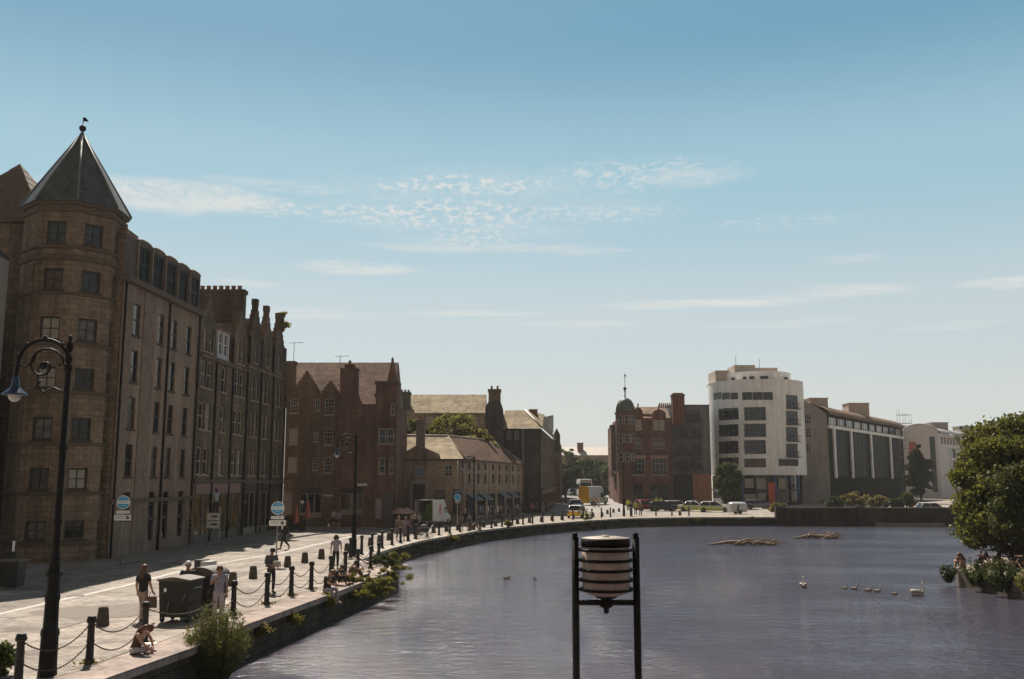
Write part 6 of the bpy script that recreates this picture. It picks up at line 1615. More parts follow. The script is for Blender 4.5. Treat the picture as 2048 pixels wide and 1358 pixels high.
# ------------------------------------------------------------------ people and birds
PEND = []
def skin_obj(nodes, edges, sub=1):
    me = bpy.data.meshes.new("tmp"); me.from_pydata([n[0] for n in nodes], edges, [])
    o = bpy.data.objects.new("tmp", me); COL.objects.link(o)
    m = o.modifiers.new("s", "SKIN"); m.use_smooth_shade = True
    if not me.skin_vertices:
        bm = bmesh.new(); bm.from_mesh(me); bm.verts.layers.skin.verify(); bm.to_mesh(me); bm.free()
    for i, n in enumerate(nodes):
        r = n[1]; me.skin_vertices[0].data[i].radius = r if isinstance(r, tuple) else (r, r)
        me.skin_vertices[0].data[i].use_root = (i == 0)
    if sub: mm = o.modifiers.new("u", "SUBSURF"); mm.levels = sub; mm.render_levels = sub
    return o
V3 = lambda x, y, z: Vector((x, y, z))
def joints(pose):
    J = dict(pel=V3(0,0,.94), wst=V3(0,.0,1.10), chs=V3(0,.01,1.30), nkb=V3(0,.02,1.45), nk=V3(0,.01,1.52), hd=V3(0,-.015,1.61), tp=V3(0,-.008,1.672))
    for s, k in ((1,'L'),(-1,'R')):
        J['sh'+k]=V3(.19*s,.015,1.41); J['el'+k]=V3(.245*s,.035,1.13); J['wr'+k]=V3(.25*s,-.03,.88)
        J['hp'+k]=V3(.09*s,0,.91); J['kn'+k]=V3(.10*s,-.02,.50); J['an'+k]=V3(.105*s,.03,.09); J['to'+k]=V3(.125*s,-.13,.04)
    def leg(k, kn, an, to): J['kn'+k], J['an'+k], J['to'+k] = V3(*kn), V3(*an), V3(*to)
    def arm(k, el, wr): J['el'+k], J['wr'+k] = V3(*el), V3(*wr)
    def shift(dz, lean=0.0):
        for n in ('pel','wst','chs','nkb','nk','hd','tp','shL','shR','elL','elR','wrL','wrR','hpL','hpR'):
            p = J[n]; h = p.z-.94; J[n] = V3(p.x, p.y-math.sin(lean)*max(0,h), .94+dz+ (h*math.cos(lean) if h > 0 else h))
    if pose == 'walk':
        leg('L',(.10,-.20,.52),(.10,-.28,.10),(.11,-.44,.06)); leg('R',(-.10,.04,.50),(-.10,.34,.17),(-.11,.26,.05))
        arm('L',(.25,.14,1.15),(.25,.08,.90)); arm('R',(-.25,-.08,1.14),(-.24,-.26,.95))
    elif pose == 'stroll':
        leg('L',(.10,-.10,.50),(.10,-.08,.09),(.11,-.24,.04)); leg('R',(-.10,.03,.50),(-.10,.16,.11),(-.11,.02,.04))
        arm('R',(-.26,.0,1.14),(-.25,-.14,.92))
    elif pose == 'hold':
        arm('L',(.25,.0,1.14),(.10,-.28,1.10)); arm('R',(-.25,.0,1.14),(-.10,-.28,1.08))
        J['hd'] += V3(0,-.04,-.02); J['tp'] += V3(0,-.07,-.02)
    elif pose == 'drink':
        arm('R',(-.26,-.06,1.16),(-.12,-.26,1.34))
    elif pose == 'reach':
        arm('R',(-.24,-.2,1.50),(-.2,-.42,1.72))
    elif pose in ('edge','knees','cross','bench'):
        lean = {'edge':.35,'knees':.4,'cross':.45,'bench':.15}[pose]
        shift(-.83 if pose != 'bench' else -.40, lean)
        y0 = J['chs'].y
        if pose == 'edge':
            leg('L',(.13,-.42,.14),(.14,-.46,-.30),(.15,-.62,-.36)); leg('R',(-.11,-.40,.13),(-.12,-.50,-.30),(-.13,-.66,-.34))
            arm('L',(.22,-.34,.36),(.10,-.50,.30)); arm('R',(-.22,-.34,.36),(-.08,-.52,.32)); J['hd'] += V3(0,-.05,-.03); J['tp'] += V3(0,-.09,-.04)
        elif pose == 'knees':
            leg('L',(.14,-.40,.46),(.13,-.62,.09),(.14,-.78,.05)); leg('R',(-.12,-.42,.44),(-.12,-.66,.09),(-.13,-.82,.05))
            arm('L',(.24,-.42,.40),(.10,-.62,.42)); arm('R',(-.24,-.42,.40),(-.06,-.62,.40)); J['hd'] += V3(0,-.05,-.04); J['tp'] += V3(0,-.09,-.05)
        elif pose == 'cross':
            leg('L',(.34,-.30,.16),(.02,-.44,.08),(-.12,-.48,.06)); leg('R',(-.34,-.30,.16),(-.04,-.36,.08),(.10,-.42,.12))
            arm('L',(.22,-.34,.34),(.12,-.46,.18)); arm('R',(-.22,-.34,.34),(-.10,-.46,.20)); J['hd'] += V3(0,-.08,-.06); J['tp'] += V3(0,-.13,-.08)
        else:
            leg('L',(.12,-.44,.52),(.12,-.44,.09),(.13,-.60,.04)); leg('R',(-.12,-.44,.52),(-.12,-.44,.09),(-.13,-.60,.04))
            arm('L',(.23,-.15,.72),(.12,-.36,.62)); arm('R',(-.23,-.15,.72),(-.12,-.36,.62))
    elif pose == 'lie':
        shift(-.80, 1.15)
        leg('L',(.12,.30,.30),(.12,.52,.08),(.13,.62,.05)); leg('R',(-.10,.34,.14),(-.11,.72,.08),(-.12,.82,.05))
        arm('L',(.26,-.42,.20),(.16,-.66,.10)); arm('R',(-.26,-.40,.18),(-.14,-.66,.10))
    return J
def finger_tubes(mb, J):
    for k, s in (('L',1),('R',-1)):
        wr, el = J['wr'+k], J['el'+k]
        d = (wr-el).normalized(); side = d.cross(V3(0,1,0)); side = side.normalized() if side.length > .1 else V3(1,0,0)
        nrm = d.cross(side).normalized()
        base = wr+d*.085
        for i, (off, L_) in enumerate(((-.03,.065),(-.01,.075),(.01,.07),(.028,.055))):
            p0 = base+side*off; p1 = p0+d*L_*.55+nrm*.008; p2 = p1+d*L_*.35+nrm*.03
            mb.tube([p0-d*.03, p0, p1, p2], [.011,.0105,.0095,.007], 5)
        t0 = wr+d*.03+side*-.03; mb.tube([t0, t0-side*.03+d*.03, t0-side*.035+d*.065+nrm*.015], [.013,.011,.008], 5)
def head_bits(mb, J):
    """eyes, nose, ears, mouth, set on the skin head"""
    hd, tp = J['hd'], J['tp']; up = (tp-J['nk']).normalized(); fw = V3(0,-1,0); fw = (fw-up*fw.dot(up)).normalized(); rt = fw.cross(up)
    mb.tube([hd+fw*.088+up*.03, hd+fw*.115+up*-.012, hd+fw*.09+up*-.02], [.010,.017,.012], 6)
    for s in (-1,1):
        o = len(mb.v); mb.ball(hd+rt*s*.094+up*.0, .016, .02, .032, 6)
        mb.ball(hd+fw*.083+rt*s*.034+up*.022, .013, .010, .009, 6, 1)
    mb.tube([hd+fw*.090+rt*-.026+up*-.055, hd+fw*.097+up*-.056, hd+fw*.090+rt*.026+up*-.055], .007, 5, 2)
SKINC = {'pale':(.46,.27,.19), 'tan':(.36,.20,.13), 'dark':(.20,.11,.07)}
M_EYE = plain("dark_eye", (.02,.015,.012), .3); M_LIP = plain("lips", (.33,.13,.10), .5)
def cloth(c): return plain("cloth_%02d_%02d_%02d" % tuple(int(x*99) for x in c), c, .9, 0, .22, 7, .15)
def hairm(c): return plain("hair_%02d_%02d_%02d" % tuple(int(x*99) for x in c), c, .55, 0, .35, 20, .2)
def person(label, loc, rz, pose='stand', h=1.72, top=(.1,.1,.1), bot=(.05,.05,.06), hair=(.05,.03,.02), hairstyle='short', skin='pale', sleeves='short', legs='long', shoes=(.04,.035,.03), build=1.0, group=None, detail=True, skirt=False, extra=None, cat="person"):
    t = thing("person", label, cat, loc, rz, group); s_ = h/1.74; t.scale = (s_,)*3
    J = joints(pose); q = build
    # one continuous body
    ns = ['pel','wst','chs','nkb','nk','hd','tp']; nodes, idx = [], {}
    rad = dict(pel=(.135*q,.105*q), wst=(.115*q,.092*q), chs=(.135*q,.10*q), nkb=(.075,.07), nk=(.052,.055), hd=(.085,.098), tp=(.062,.075))
    for n in ns: idx[n] = len(nodes); nodes.append((J[n], rad[n]))
    E = [(0,1),(1,2),(2,3),(3,4),(4,5),(5,6)]
    for k in 'LR':
        pr = idx['chs']
        dirh = (J['wr'+k]-J['el'+k]).normalized()
        for n, p, r in (('sh',J['sh'+k],.058*q),('el',J['el'+k],.042*q),('wr',J['wr'+k],.029),('pm',J['wr'+k]+dirh*.045,(.036,.022)),('pe',J['wr'+k]+dirh*.09,(.036,.018))):
            idx[n+k] = len(nodes); nodes.append((p, r)); E.append((pr, idx[n+k])); pr = idx[n+k]
        pr = idx['pel']
        for n, r in (('hp',.092*q),('kn',.058*q),('an',.042),('to',(.042,.03))):
            idx[n+k] = len(nodes); nodes.append((J[n+k], r)); E.append((pr, idx[n+k])); pr = idx[n+k]
    ex = MB()
    if detail: finger_tubes(ex, J); head_bits(ex, J)
    PEND.append((skin_obj(nodes, E, 1), "body", [plain("skin_"+skin, SKINC[skin], .6, 0, .08, 6), M_EYE, M_LIP], t, ex))
    # top
    g_ = .020
    nodes = [(J['pel'].lerp(J['wst'],-.30),(.15*q+g_,.12*q+g_)),(J['pel'],(.15*q+g_,.12*q+g_)),(J['wst'],(.125*q+g_,.10*q+g_)),(J['chs'],(.145*q+g_,.108*q+g_)),(J['nkb'].lerp(J['chs'],.25),(.08,.075))]
    E = [(0,1),(1,2),(2,3),(3,4)]
    for k in 'LR':
        i0 = len(nodes); nodes.append((J['sh'+k], .07*q+.008)); E.append((3,i0))
        if sleeves == 'short': nodes.append((J['sh'+k].lerp(J['el'+k],.75), .062*q)); E.append((i0,i0+1))
        elif sleeves == 'long': nodes += [(J['el'+k], .054*q),(J['el'+k].lerp(J['wr'+k],.93), .04)]; E += [(i0,i0+1),(i0+1,i0+2)]
    PEND.append((skin_obj(nodes, E, 1), "top", [cloth(top)], t, None))
    # legwear
    if skirt:
        mb = MB(); c = J['pel']; zb_ = .35 if pose in ('stand','stroll','walk','hold','drink') else c.z-.1
        mb.lathe([(.15*q,c.z+.12),(.19*q,c.z-.05),(.22*q,(c.z+zb_)/2),(.235*q,zb_)], 16, (c.x,c.y,0), 0, True, 0, 1, .8); mb.build("skirt", cloth(bot), t)
    else:
        nodes = [(J['pel'].lerp(J['wst'],.55),(.14*q+g_,.112*q+g_)),(J['pel']+V3(0,0,-.01),(.14*q+g_,.112*q+g_))]; E = [(0,1)]
        for k in 'LR':
            i0 = len(nodes); nodes.append((J['hp'+k]+V3(0,0,-.03) if pose not in ('edge','knees','cross','lie') else J['hp'+k], .10*q)); E.append((1,i0))
            if legs == 'shorts': nodes.append((J['hp'+k].lerp(J['kn'+k],.9), .085*q)); E.append((i0,i0+1))
            else: nodes += [(J['kn'+k], .075*q),(J['kn'+k].lerp(J['an'+k],.93), .06*q)]; E += [(i0,i0+1),(i0+1,i0+2)]
        PEND.append((skin_obj(nodes, E, 1), "shorts" if legs == 'shorts' else "trousers", [cloth(bot)], t, None))
    for k in 'LR':
        mb = MB(); a, b_ = J['an'+k], J['to'+k]; d = (b_-a).normalized()
        mb.tube([a-d*.05+V3(0,0,-.035), a+V3(0,0,-.03), a.lerp(b_,.55)+V3(0,0,-.015), b_+d*.03, b_+d*.06], [.034,.047,.045,.040,.022], 8); mb.build("shoe", cloth(shoes), t)
    # hair
    hd, tp = J['hd'], J['tp']; up = (tp-J['nk']).normalized(); bk = V3(0,1,0); bk = (bk-up*bk.dot(up)).normalized(); rt = up.cross(bk)
    mb = MB()
    if hairstyle != 'bald':
        R3 = Matrix((rt, bk, up)).transposed()
        mb.ball((0,0,0), .106, .120, .122, 16); keep = []
        for k_, f_ in enumerate(mb.f):
            c_ = sum((Vector(mb.v[i]) for i in f_), Vector())/len(f_)
            if not (c_.y < -.03 and c_.z < .04) and not (c_.y < .025 and c_.z < -.03) and c_.z > -.095: keep.append(k_)   # leaves the face and neck clear
        mb.f = [mb.f[k_] for k_ in keep]; mb.m = [mb.m[k_] for k_ in keep]; mb.sm = [True]*len(keep)
        mb.v = [tuple(hd+up*.024+bk*.012+R3 @ Vector(v)) for v in mb.v]
        if hairstyle == 'long':
            tu = (J['nkb']-J['chs']).normalized(); tb = V3(0,1,0); tb = (tb-tu*tb.dot(tu)).normalized()
            for dx_ in (-.045, 0, .045): mb.tube([hd+up*.05+bk*.045+rt*dx_, hd+bk*.07+rt*dx_*1.3-up*.05, J['nkb']+tb*.075+rt*dx_*1.5, J['chs'].lerp(J['nkb'],.25)+tb*.115+rt*dx_*1.3], [.05,.055,.05,.022], 7)
        elif hairstyle == 'bob':
            for dx_ in (-.07,-.03,.03,.07): mb.tube([hd+up*.05+bk*.03+rt*dx_, hd+bk*.05+rt*dx_*1.35-up*.03, hd+bk*.05+rt*dx_*1.4-up*.13], [.045,.052,.03], 7)
        elif hairstyle == 'bun': mb.ball(tp+up*.05+bk*.05, .055, .055, .055, 8); mb.ball(hd+up*.05+bk*.03, .11, .115, .11, 10)
        elif hairstyle == 'cap':
            mb.tube([hd-bk*.06+up*.075, hd-bk*.15+up*.055], [.06,.05], 8)
        mb.build("hair" if hairstyle != 'cap' else "cap", hairm(hair), t)
    return t
def at_px(px, py, z=0): 
    g_ = G(px, py, z); return g_
def finish_people():
    bpy.context.view_layer.update()
    dg = bpy.context.evaluated_depsgraph_get()
    for o, name, mats, par, ex in PEND:
        me = bpy.data.meshes.new_from_object(o.evaluated_get(dg))
        mb = MB(); mb.add([v.co for v in me.vertices], [tuple(p.vertices) for p in me.polygons], 0, True)
        if ex: 
            n0 = len(mb.v); mb.v += ex.v; mb.f += [tuple(i+n0 for i in f) for f in ex.f]; mb.m += ex.m; mb.sm += ex.sm
        mb.build(name, mats, par)
        bpy.data.meshes.remove(me)
    for o, *_ in PEND:
        m_ = o.data; bpy.data.objects.remove(o); bpy.data.meshes.remove(m_)
    PEND.clear()
def at_head(px, ptop, h): 
    d = ray(px, ptop); k = (h-CAMH)/d.z; return Vector((d.x*k, d.y*k, 0))
def bag(par, c, w, d, h, mat, name="bag"):
    mb = MB(); mb.frust((c[0],c[1],c[2]), w, d, w*.9, d*.8, h); mb.tube([(c[0]-w*.3,c[1],c[2]+h),(c[0],c[1],c[2]+h+.25),(c[0]+w*.3,c[1],c[2]+h)], .012, 5)
    return mb
away, left_, right_ = PI, -PI/2, PI/2
p = person("long-haired woman in black top and beige trousers, standing near the refuse bins", at_px(283,1243), away-.35, 'stroll', 1.72, (.018,.017,.017), (.33,.25,.19), (.10,.05,.025), 'long', 'pale', 'short', 'long', (.2,.1,.07))
mb = bag(None,(0,0,0),.30,.12,.34,None); o = mb.build("handbag", plain("brown_leather", (.10,.055,.03), .5), None, tuple(at_px(283,1243)+Vector((.30,-.05,.42)))); tag(o, "brown handbag hanging at the standing long-haired woman's side", "bag")
person("woman with auburn hair sitting cross-legged on the paving by a bollard, pale skirt spread", at_px(277,1306,.035)+Vector((-.1,0,-.015)), right_-.25, 'cross', 1.66, (.10,.055,.035), (.40,.36,.36), (.13,.05,.02), 'long', 'pale', 'none', 'long', (.3,.25,.2))
o = MB().box(-.16,-.12,0,.16,.12,.02).build("open_book", plain("white_paper", (.75,.72,.68), .7), None, tuple(at_px(292,1300,.035)+Vector((.12,-.05,.16))), .3); tag(o, "white open book on the sitting woman's lap", "book")
person("white-haired man in dark navy T-shirt behind the refuse bins", at_head(377,1122,1.74), .1, 'stand', 1.74, (.06,.065,.08), (.1,.09,.08), (.62,.58,.52), 'short', 'tan')
person("person in lilac top and pale trousers standing beside the domed bin", at_head(440,1131,1.70), .25, 'drink', 1.70, (.32,.28,.33), (.42,.36,.36), (.14,.06,.03), 'short', 'tan', 'short', 'long', (.4,.33,.28))
p = person("backpacker in grey jacket and dark trousers looking down at a pale bag by the bollards", at_px(541,1187), right_-.9, 'hold', 1.75, (.10,.095,.09), (.022,.02,.02), (.02,.017,.015), 'short', 'tan', 'long', 'long', (.1,.07,.05))
gp = at_px(541,1187); o = MB().frust((0,0,0), .3,.16,.26,.14,.22).build("shoulder_bag", plain("cream_canvas", (.5,.45,.36), .8), None, (gp.x+.24, gp.y-.16, 1.02)); tag(o, "cream canvas bag held by the backpacker", "bag")
mb = MB(); mb.frust((0,0,0), .30,.17,.26,.13,.46); mb.box(-.12,-.12,.08,.12,-.08,.28); o = mb.build("backpack", plain("dark_backpack", (.03,.028,.03), .7), None, (gp.x+.08-.14*math.sin(right_-.9)*-0-.17, gp.y+.13, 1.0), right_-.9); tag(o, "dark backpack on the grey-jacketed person's back", "backpack")
person("woman with dark wavy hair in lilac top and black trousers, walking away", at_px(671,1139), away+.15, 'stroll', 1.68, (.33,.29,.33), (.02,.018,.018), (.018,.014,.012), 'bob', 'pale')
e7 = at_px(664,1187,.03)
person("red-haired man in pale grey trousers dangling his legs over the quay edge", (e7.x-.28, e7.y+.30, .05), right_-.62, 'edge', 1.78, (.02,.019,.019), (.36,.33,.36), (.20,.085,.035), 'short', 'pale', 'short', 'long', (.5,.42,.36))
person("man in black T-shirt and black trousers sitting with knees up behind the dangling man", at_px(684,1172,.03)+Vector((-.35,.45,.02)), right_-.5, 'knees', 1.76, (.018,.017,.017), (.022,.02,.02), (.09,.05,.028), 'short', 'pale')
person("person with black curly hair in brown sleeveless top sitting beside the two men", at_px(703,1160,.03)+Vector((-.2,.5,.02)), right_+.5, 'knees', 1.62, (.11,.06,.035), (.12,.08,.06), (.012,.010,.010), 'bun', 'tan', 'none')
person("person in dark clothes lying propped on the corner of the near quay", at_px(772,1133,.03), -right_+.1, 'lie', 1.75, (.028,.024,.02), (.03,.027,.024), (.05,.035,.025), 'short', 'tan', 'long')
person("man all in black striding along the kerb below the blue sign", at_px(569,1099), left_+.5, 'walk', 1.80, (.018,.016,.016), (.02,.018,.018), (.09,.05,.03), 'short', 'tan', 'long')
person("person in pale shirt and dark shorts, left of the couple between the two shops", at_px(667,1057,.11), -.2, 'stroll', 1.72, (.46,.38,.34), (.03,.028,.03), (.04,.03,.02), 'short', 'pale', 'short', 'shorts')
person("person in lilac-grey top and shorts, right of the couple between the two shops", at_px(677,1057.5,.11), .2, 'stroll', 1.64, (.32,.28,.31), (.08,.07,.07), (.05,.03,.02), 'bob', 'pale', 'short', 'shorts')
G1 = "people strolling on the quay beside the white van"
person("person in long brown coat, leftmost of the group by the parasols", at_px(797,1081), .3, 'stroll', 1.74, (.18,.13,.10), (.16,.12,.095), (.15,.08,.04), 'short', 'pale', 'long', 'long', group=G1)
person("person in mauve top with grey skirt, second in the group by the parasols", at_px(811,1082), .2, 'stroll', 1.70, (.26,.21,.24), (.17,.15,.17), (.06,.04,.03), 'bob', 'pale', 'short', 'long', skirt=True, group=G1)
person("person in black with a bright forehead, third in the group by the parasols", at_px(830,1077), -.3, 'stroll', 1.76, (.03,.03,.035), (.03,.03,.03), (.2,.12,.06), 'short', 'pale', 'long', group=G1)
person("person in pinkish shirt behind the pram", at_px(826,1065), .3, 'stand', 1.70, (.45,.32,.29), (.1,.09,.1), (.1,.06,.04), 'short', 'pale', group=G1)
person("person in grey-blue shirt just left of the van's open back", at_px(836,1066), 0, 'hold', 1.72, (.25,.24,.27), (.08,.08,.1), (.25,.14,.07), 'short', 'pale', group=G1)
person("man in black T-shirt and black shorts walking by the third lamp", at_px(930,1061), .5, 'walk', 1.80, (.016,.016,.015), (.018,.017,.016), (.2,.1,.05), 'short', 'tan', 'short', 'shorts', group=G1)
person("person crouching in brown beside the third lamp", at_px(943,1061), right_, 'knees', 1.7, (.10,.06,.05), (.12,.08,.06), (.2,.12,.07), 'short', 'pale', group=G1)
G2 = "people standing on the pavement right of the white van"
person("person in white top carrying a black bag, nearest the van bonnet", at_px(898,1041), 0, 'stand', 1.74, (.50,.48,.47), (.25,.2,.2), (.3,.28,.25), 'short', 'pale', group=G2)
mb = bag(None,(0,0,0),.34,.14,.3,None); gg = at_px(899,1041); o = mb.build("handbag", M_BLACKP, None, (gg.x+.1,gg.y-.22,.75)); tag(o, "black bag carried by the white-topped person near the van", "bag")
person("person in grey-brown top, second right of the van", at_px(906,1041), .3, 'stand', 1.66, (.19,.165,.16), (.15,.13,.13), (.04,.03,.02), 'bob', 'pale', group=G2)
person("person in dark top with bare pale arms, under the blue square sign", at_px(912,1040), -.2, 'stroll', 1.72, (.06,.06,.07), (.3,.26,.24), (.05,.03,.02), 'short', 'pale', group=G2)
person("person in navy top and blue trousers, right of the blue square sign", at_px(921,1040), 0, 'stand', 1.70, (.04,.05,.08), (.07,.09,.13), (.05,.03,.02), 'short', 'tan', group=G2)
G3 = "people outside the wing of the tan building"
for i, (px, py, c, lab, ps) in enumerate(((985,1040,(.05,.05,.06),"person in black by the left end of the terrace",'stand'),(1001,1037,(.4,.3,.26),"person in pale pink top by the terrace tables",'hold'),(1016,1035,(.12,.1,.1),"person in dark brown by the terrace tables",'stand'),(1034,1033,(.5,.46,.42),"person in cream top near the end of the wing",'stroll'),(1046,1031,(.05,.045,.045),"person in dark coat at the end of the wing",'stand'),(1064,1031,(.3,.12,.1),"person in faded red top before the brown shops",'stand'),(1073,1030,(.06,.06,.07),"person in dark jacket before the brown shops",'stroll'),(1084,1025,(.52,.27,.27),"person in bright pink top and dark trousers on the street corner",'stroll'),(1093,1027,(.12,.09,.08),"person in brown jacket on the street corner",'stand'))):
    person(lab, at_px(px,py), RND.uniform(-.8,.8), ps, 1.70, c, (.04,.035,.04), (.06,.04,.03), RND.choice(['short','bob']), 'pale', detail=False, group=G3)
G4 = "people far along the street"
def hill_px(px, Y): return (D(px,985,Y).x, Y, .02+HS(Y))
for px, Y, c, b_, lab, ps in ((1114,178,(.03,.03,.035),(.03,.03,.03),"person in black walking at the left corner of the far street",'walk'),(1131,166,(.022,.02,.02),(.02,.02,.02),"person in black crossing alone in the sunlit street left of the police vehicles",'stroll'),(1219.5,196,(.03,.028,.03),(.025,.025,.03),"dark-clothed person with pale head, left of the far pair on the right pavement",'stand'),(1226,196,(.05,.035,.035),(.03,.03,.03),"dark-clothed person, right of the far pair on the right pavement",'stroll'),(1188,150,(.55,.26,.06),(.1,.09,.08),"worker in orange high-visibility jacket beside the police van",'hold'),(1197,150,(.5,.38,.3),(.35,.27,.2),"person in pale clothes beside the orange-jacketed worker",'stand')):
    person(lab, hill_px(px,Y), RND.uniform(-.6,.6)+(away if px > 1210 else 0), ps, 1.74, c, b_, (.3,.2,.12) if px > 1215 else (.05,.04,.03), 'short', 'pale', 'long', detail=False, group=G4)
G5 = "police officers on the far quay"
for px, Y, c, b_, lab in ((1256,138,(.50,.53,.05),(.02,.02,.025),"officer in yellow high-visibility jacket, leftmost by the far lamp"),(1262,119,(.02,.02,.025),(.018,.018,.02),"officer all in black standing nearest the far quay edge"),(1271,124,(.36,.40,.06),(.02,.02,.025),"officer in yellow-green jacket right of the black-clad officer"),(1281,121,(.22,.12,.09),(.03,.028,.03),"bystander in brown jacket with pale hair right of the officers"),(1313,150,(.55,.56,.05),(.02,.02,.02),"officer in yellow jacket behind the red car, left one"),(1322,150,(.50,.52,.06),(.02,.02,.02),"officer in yellow jacket behind the red car, right one")):
    person(lab, (D(px,1010,Y).x, Y, 0), RND.uniform(-.6,.6), 'stand', 1.80, c, b_, (.04,.03,.03) if px != 1281 else (.5,.4,.3), 'cap' if px != 1281 else 'short', 'pale', 'long', detail=False, group=G5)
G6 = "people sitting on the right bank"
person("person in brown top sitting on the tip of the right bank wall", (23.35,50.35,RBZ+.02), -.9, 'knees', 1.75, (.15,.07,.035), (.3,.2,.13), (.10,.05,.03), 'long', 'tan', group=G6)
person("person in black lounging on the right bank, left of the dark pair", (24.5,51.0,RBZ+.02), .6, 'cross', 1.72, (.02,.019,.019), (.35,.33,.36), (.015,.012,.011), 'short', 'tan', group=G6)
person("person in black lounging on the right bank, right of the dark pair", (25.1,50.6,RBZ+.02), .3, 'knees', 1.72, (.022,.02,.02), (.025,.022,.022), (.012,.011,.01), 'short', 'tan', group=G6)
person("person in black sitting deeper in the shade on the right bank", (25.5,48.4,RBZ+.02), -.5, 'cross', 1.74, (.02,.02,.02), (.03,.03,.03), (.015,.012,.011), 'short', 'tan', group=G6)
person("person in dark top standing by the picnic tables under the right trees", (26.6,47.2,RBZ), .5, 'stand', 1.74, (.02,.02,.02), (.02,.02,.022), (.02,.015,.012), 'short', 'tan', group=G6)
# window cleaner on steps
wx = D(432,1000,64.2); zf = ZT(1031,64.2)
person("person in pale blue shirt and dark trousers up a stepladder at the shop fascia", (wx.x, 64.2, zf), away+.8, 'reach', 1.76, (.26,.30,.37), (.02,.02,.025), (.015,.012,.01), 'short', 'tan', detail=False)
t = thing("stepladder", "stepladder carrying the person in the pale blue shirt", "stepladder", (wx.x, 64.2, .11), .8); mb = MB(); H_ = zf-.11
for x in (-.22,.22):
    mb.tube([(x*1.2,-.5,0),(x*.8,-.02,H_)], .025, 5); mb.tube([(x*1.2,.5,0),(x*.8,.02,H_)], .025, 5)
for k in range(1, 7): mb.box(-.22,-.5+.48*k/7-.05,H_*k/7-.02,.22,-.5+.48*k/7+.05,H_*k/7)
mb.box(-.2,-.14,H_-.03,.2,.14,H_-.002); mb.build("frame", M_GREYM, t)
finish_people()
# pram by the group
gp = at_px(850,1077); t = thing("pram", "dark pram with pale wheels pushed along the quay by the group", "pram", gp, .4)
mb = MB(); mb.lathe([(.05,.45),(.22,.5),(.28,.72),(.27,.78)], 12, (0,0,0), 0, True, 0, 1.25, .9); mb.build("cradle", plain("dark_pram_fabric", (.05,.05,.06), .8), t)
mb = MB(); mb.lathe([(.27,.78),(.25,.95),(.12,1.06),(.01,1.08)], 12, (-.08,0,0)); mb.build("hood", plain("grey_pram_hood", (.16,.17,.2), .8), t)
for x, r in ((-.3,.2),(.34,.2)):
    for y in (-.25,.25):
        mb = MB(); mb.tube([(x+r*math.cos(2*PI*k/14), y, r+r*math.sin(2*PI*k/14)) for k in range(15)], .022, 5, cap=False); mb.build("wheel", plain("pale_wheel_rim", (.4,.36,.3), .5), t)
mb = MB(); mb.tube([(-.3,0,.2),(.3,0,.6),(.62,0,1.0)], .02, 5); mb.tube([(.34,0,.2),(-.2,0,.6)], .02, 5); mb.tube([(.62,-.25,1.0),(.62,.25,1.0)], .02, 5); mb.build("frame", M_GREYM, t)
# birds
def swan_mesh(white=True):
    mb = MB()
    prof = [(-.62,.02,.30),(-.52,.10,.27),(-.30,.19,.20),(0,.235,.17),(.25,.21,.16),(.42,.13,.17),(.50,.05,.2)]
    n = 12; vs = []
    for x, r, z in prof:
        for k in range(n):
            q_ = 2*PI*k/n; vs.append((x, r*math.cos(q_)*.95, z-.02+r*.78*math.sin(q_)))
    mb.add(vs, [(i*n+k,i*n+(k+1)%n,(i+1)*n+(k+1)%n,(i+1)*n+k) for i in range(len(prof)-1) for k in range(n)], 0, True)
    for s in (-1,1):
        mb.tube([(.3,s*.17,.26),(0,s*.2,.33),(-.35,s*.14,.37),(-.6,s*.06,.36)], [.05,.11,.10,.03], 8)
    mb.tube([(.40,0,.20),(.53,0,.34),(.50,0,.52),(.43,0,.68),(.44,0,.80),(.52,0,.85)], [.10,.065,.05,.045,.045,.05], 10)
    mb.ball((.53,0,.845), .075, .05, .055, 10)
    mb.tube([(.58,0,.84),(.66,0,.81),(.70,0,.795)], [.03,.026,.012], 8, 1)
    mb.ball((.575,0,.875), .018, .015, .015, 6, 2)
    return mb
SW = [plain("swan_white_feathers", (.52,.46,.37), .8, 0, .08, 8), plain("orange_bill", (.5,.16,.03), .5), M_BLACKP]
me_sw = swan_mesh().mesh("swan", SW)
g_ = G(1835,1191,WZ); o = put("swan", me_sw, None, (g_.x, g_.y, WZ-.06), .25); o.scale = (.66,.66,.76); tag(o, "white adult swan leading the line, nearest the right bank", "swan", "family of swans")
g_ = G(1607,1174,WZ); o = put("swan", me_sw, None, (g_.x, g_.y, WZ-.06), 1.25); o.scale = (.62,.62,.62); tag(o, "white adult swan trailing well behind the cygnets, farthest left", "swan", "family of swans")
def cyg(lab, px, py, rz, s):
    g_ = G(px, py, WZ); o = put("cygnet", me_cy, None, (g_.x,g_.y,WZ-.03), rz); o.scale = (s,s,s); tag(o, lab, "cygnet", "family of swans")
mb = MB(); mb.ball((0,0,.10), .22, .12, .11, 10); mb.tube([(.14,0,.14),(.2,0,.24),(.2,0,.3)], [.06,.04,.035], 8); mb.ball((.22,0,.32), .055, .04, .04, 8); mb.tube([(.26,0,.31),(.32,0,.3)], [.02,.012], 6, 1); mb.tube([(-.18,0,.13),(-.29,0,.17)], [.06,.015], 6)
me_cy = mb.mesh("cygnet", [plain("grey_buff_down", (.33,.27,.22), .9, 0, .1, 8), M_BLACKP])
for px, py, lab in ((1690,1177.5,"grey-buff cygnet at the tail of the line of cygnets"),(1709,1179,"grey-buff cygnet second from the tail of the line"),(1737,1182.5,"grey-buff cygnet in the middle of the line"),(1755,1184,"grey-buff cygnet second behind the leading swan"),(1790,1189,"grey-buff cygnet right behind the leading swan")): cyg(lab, px, py, RND.uniform(-.5,.6), RND.uniform(.62,.85))
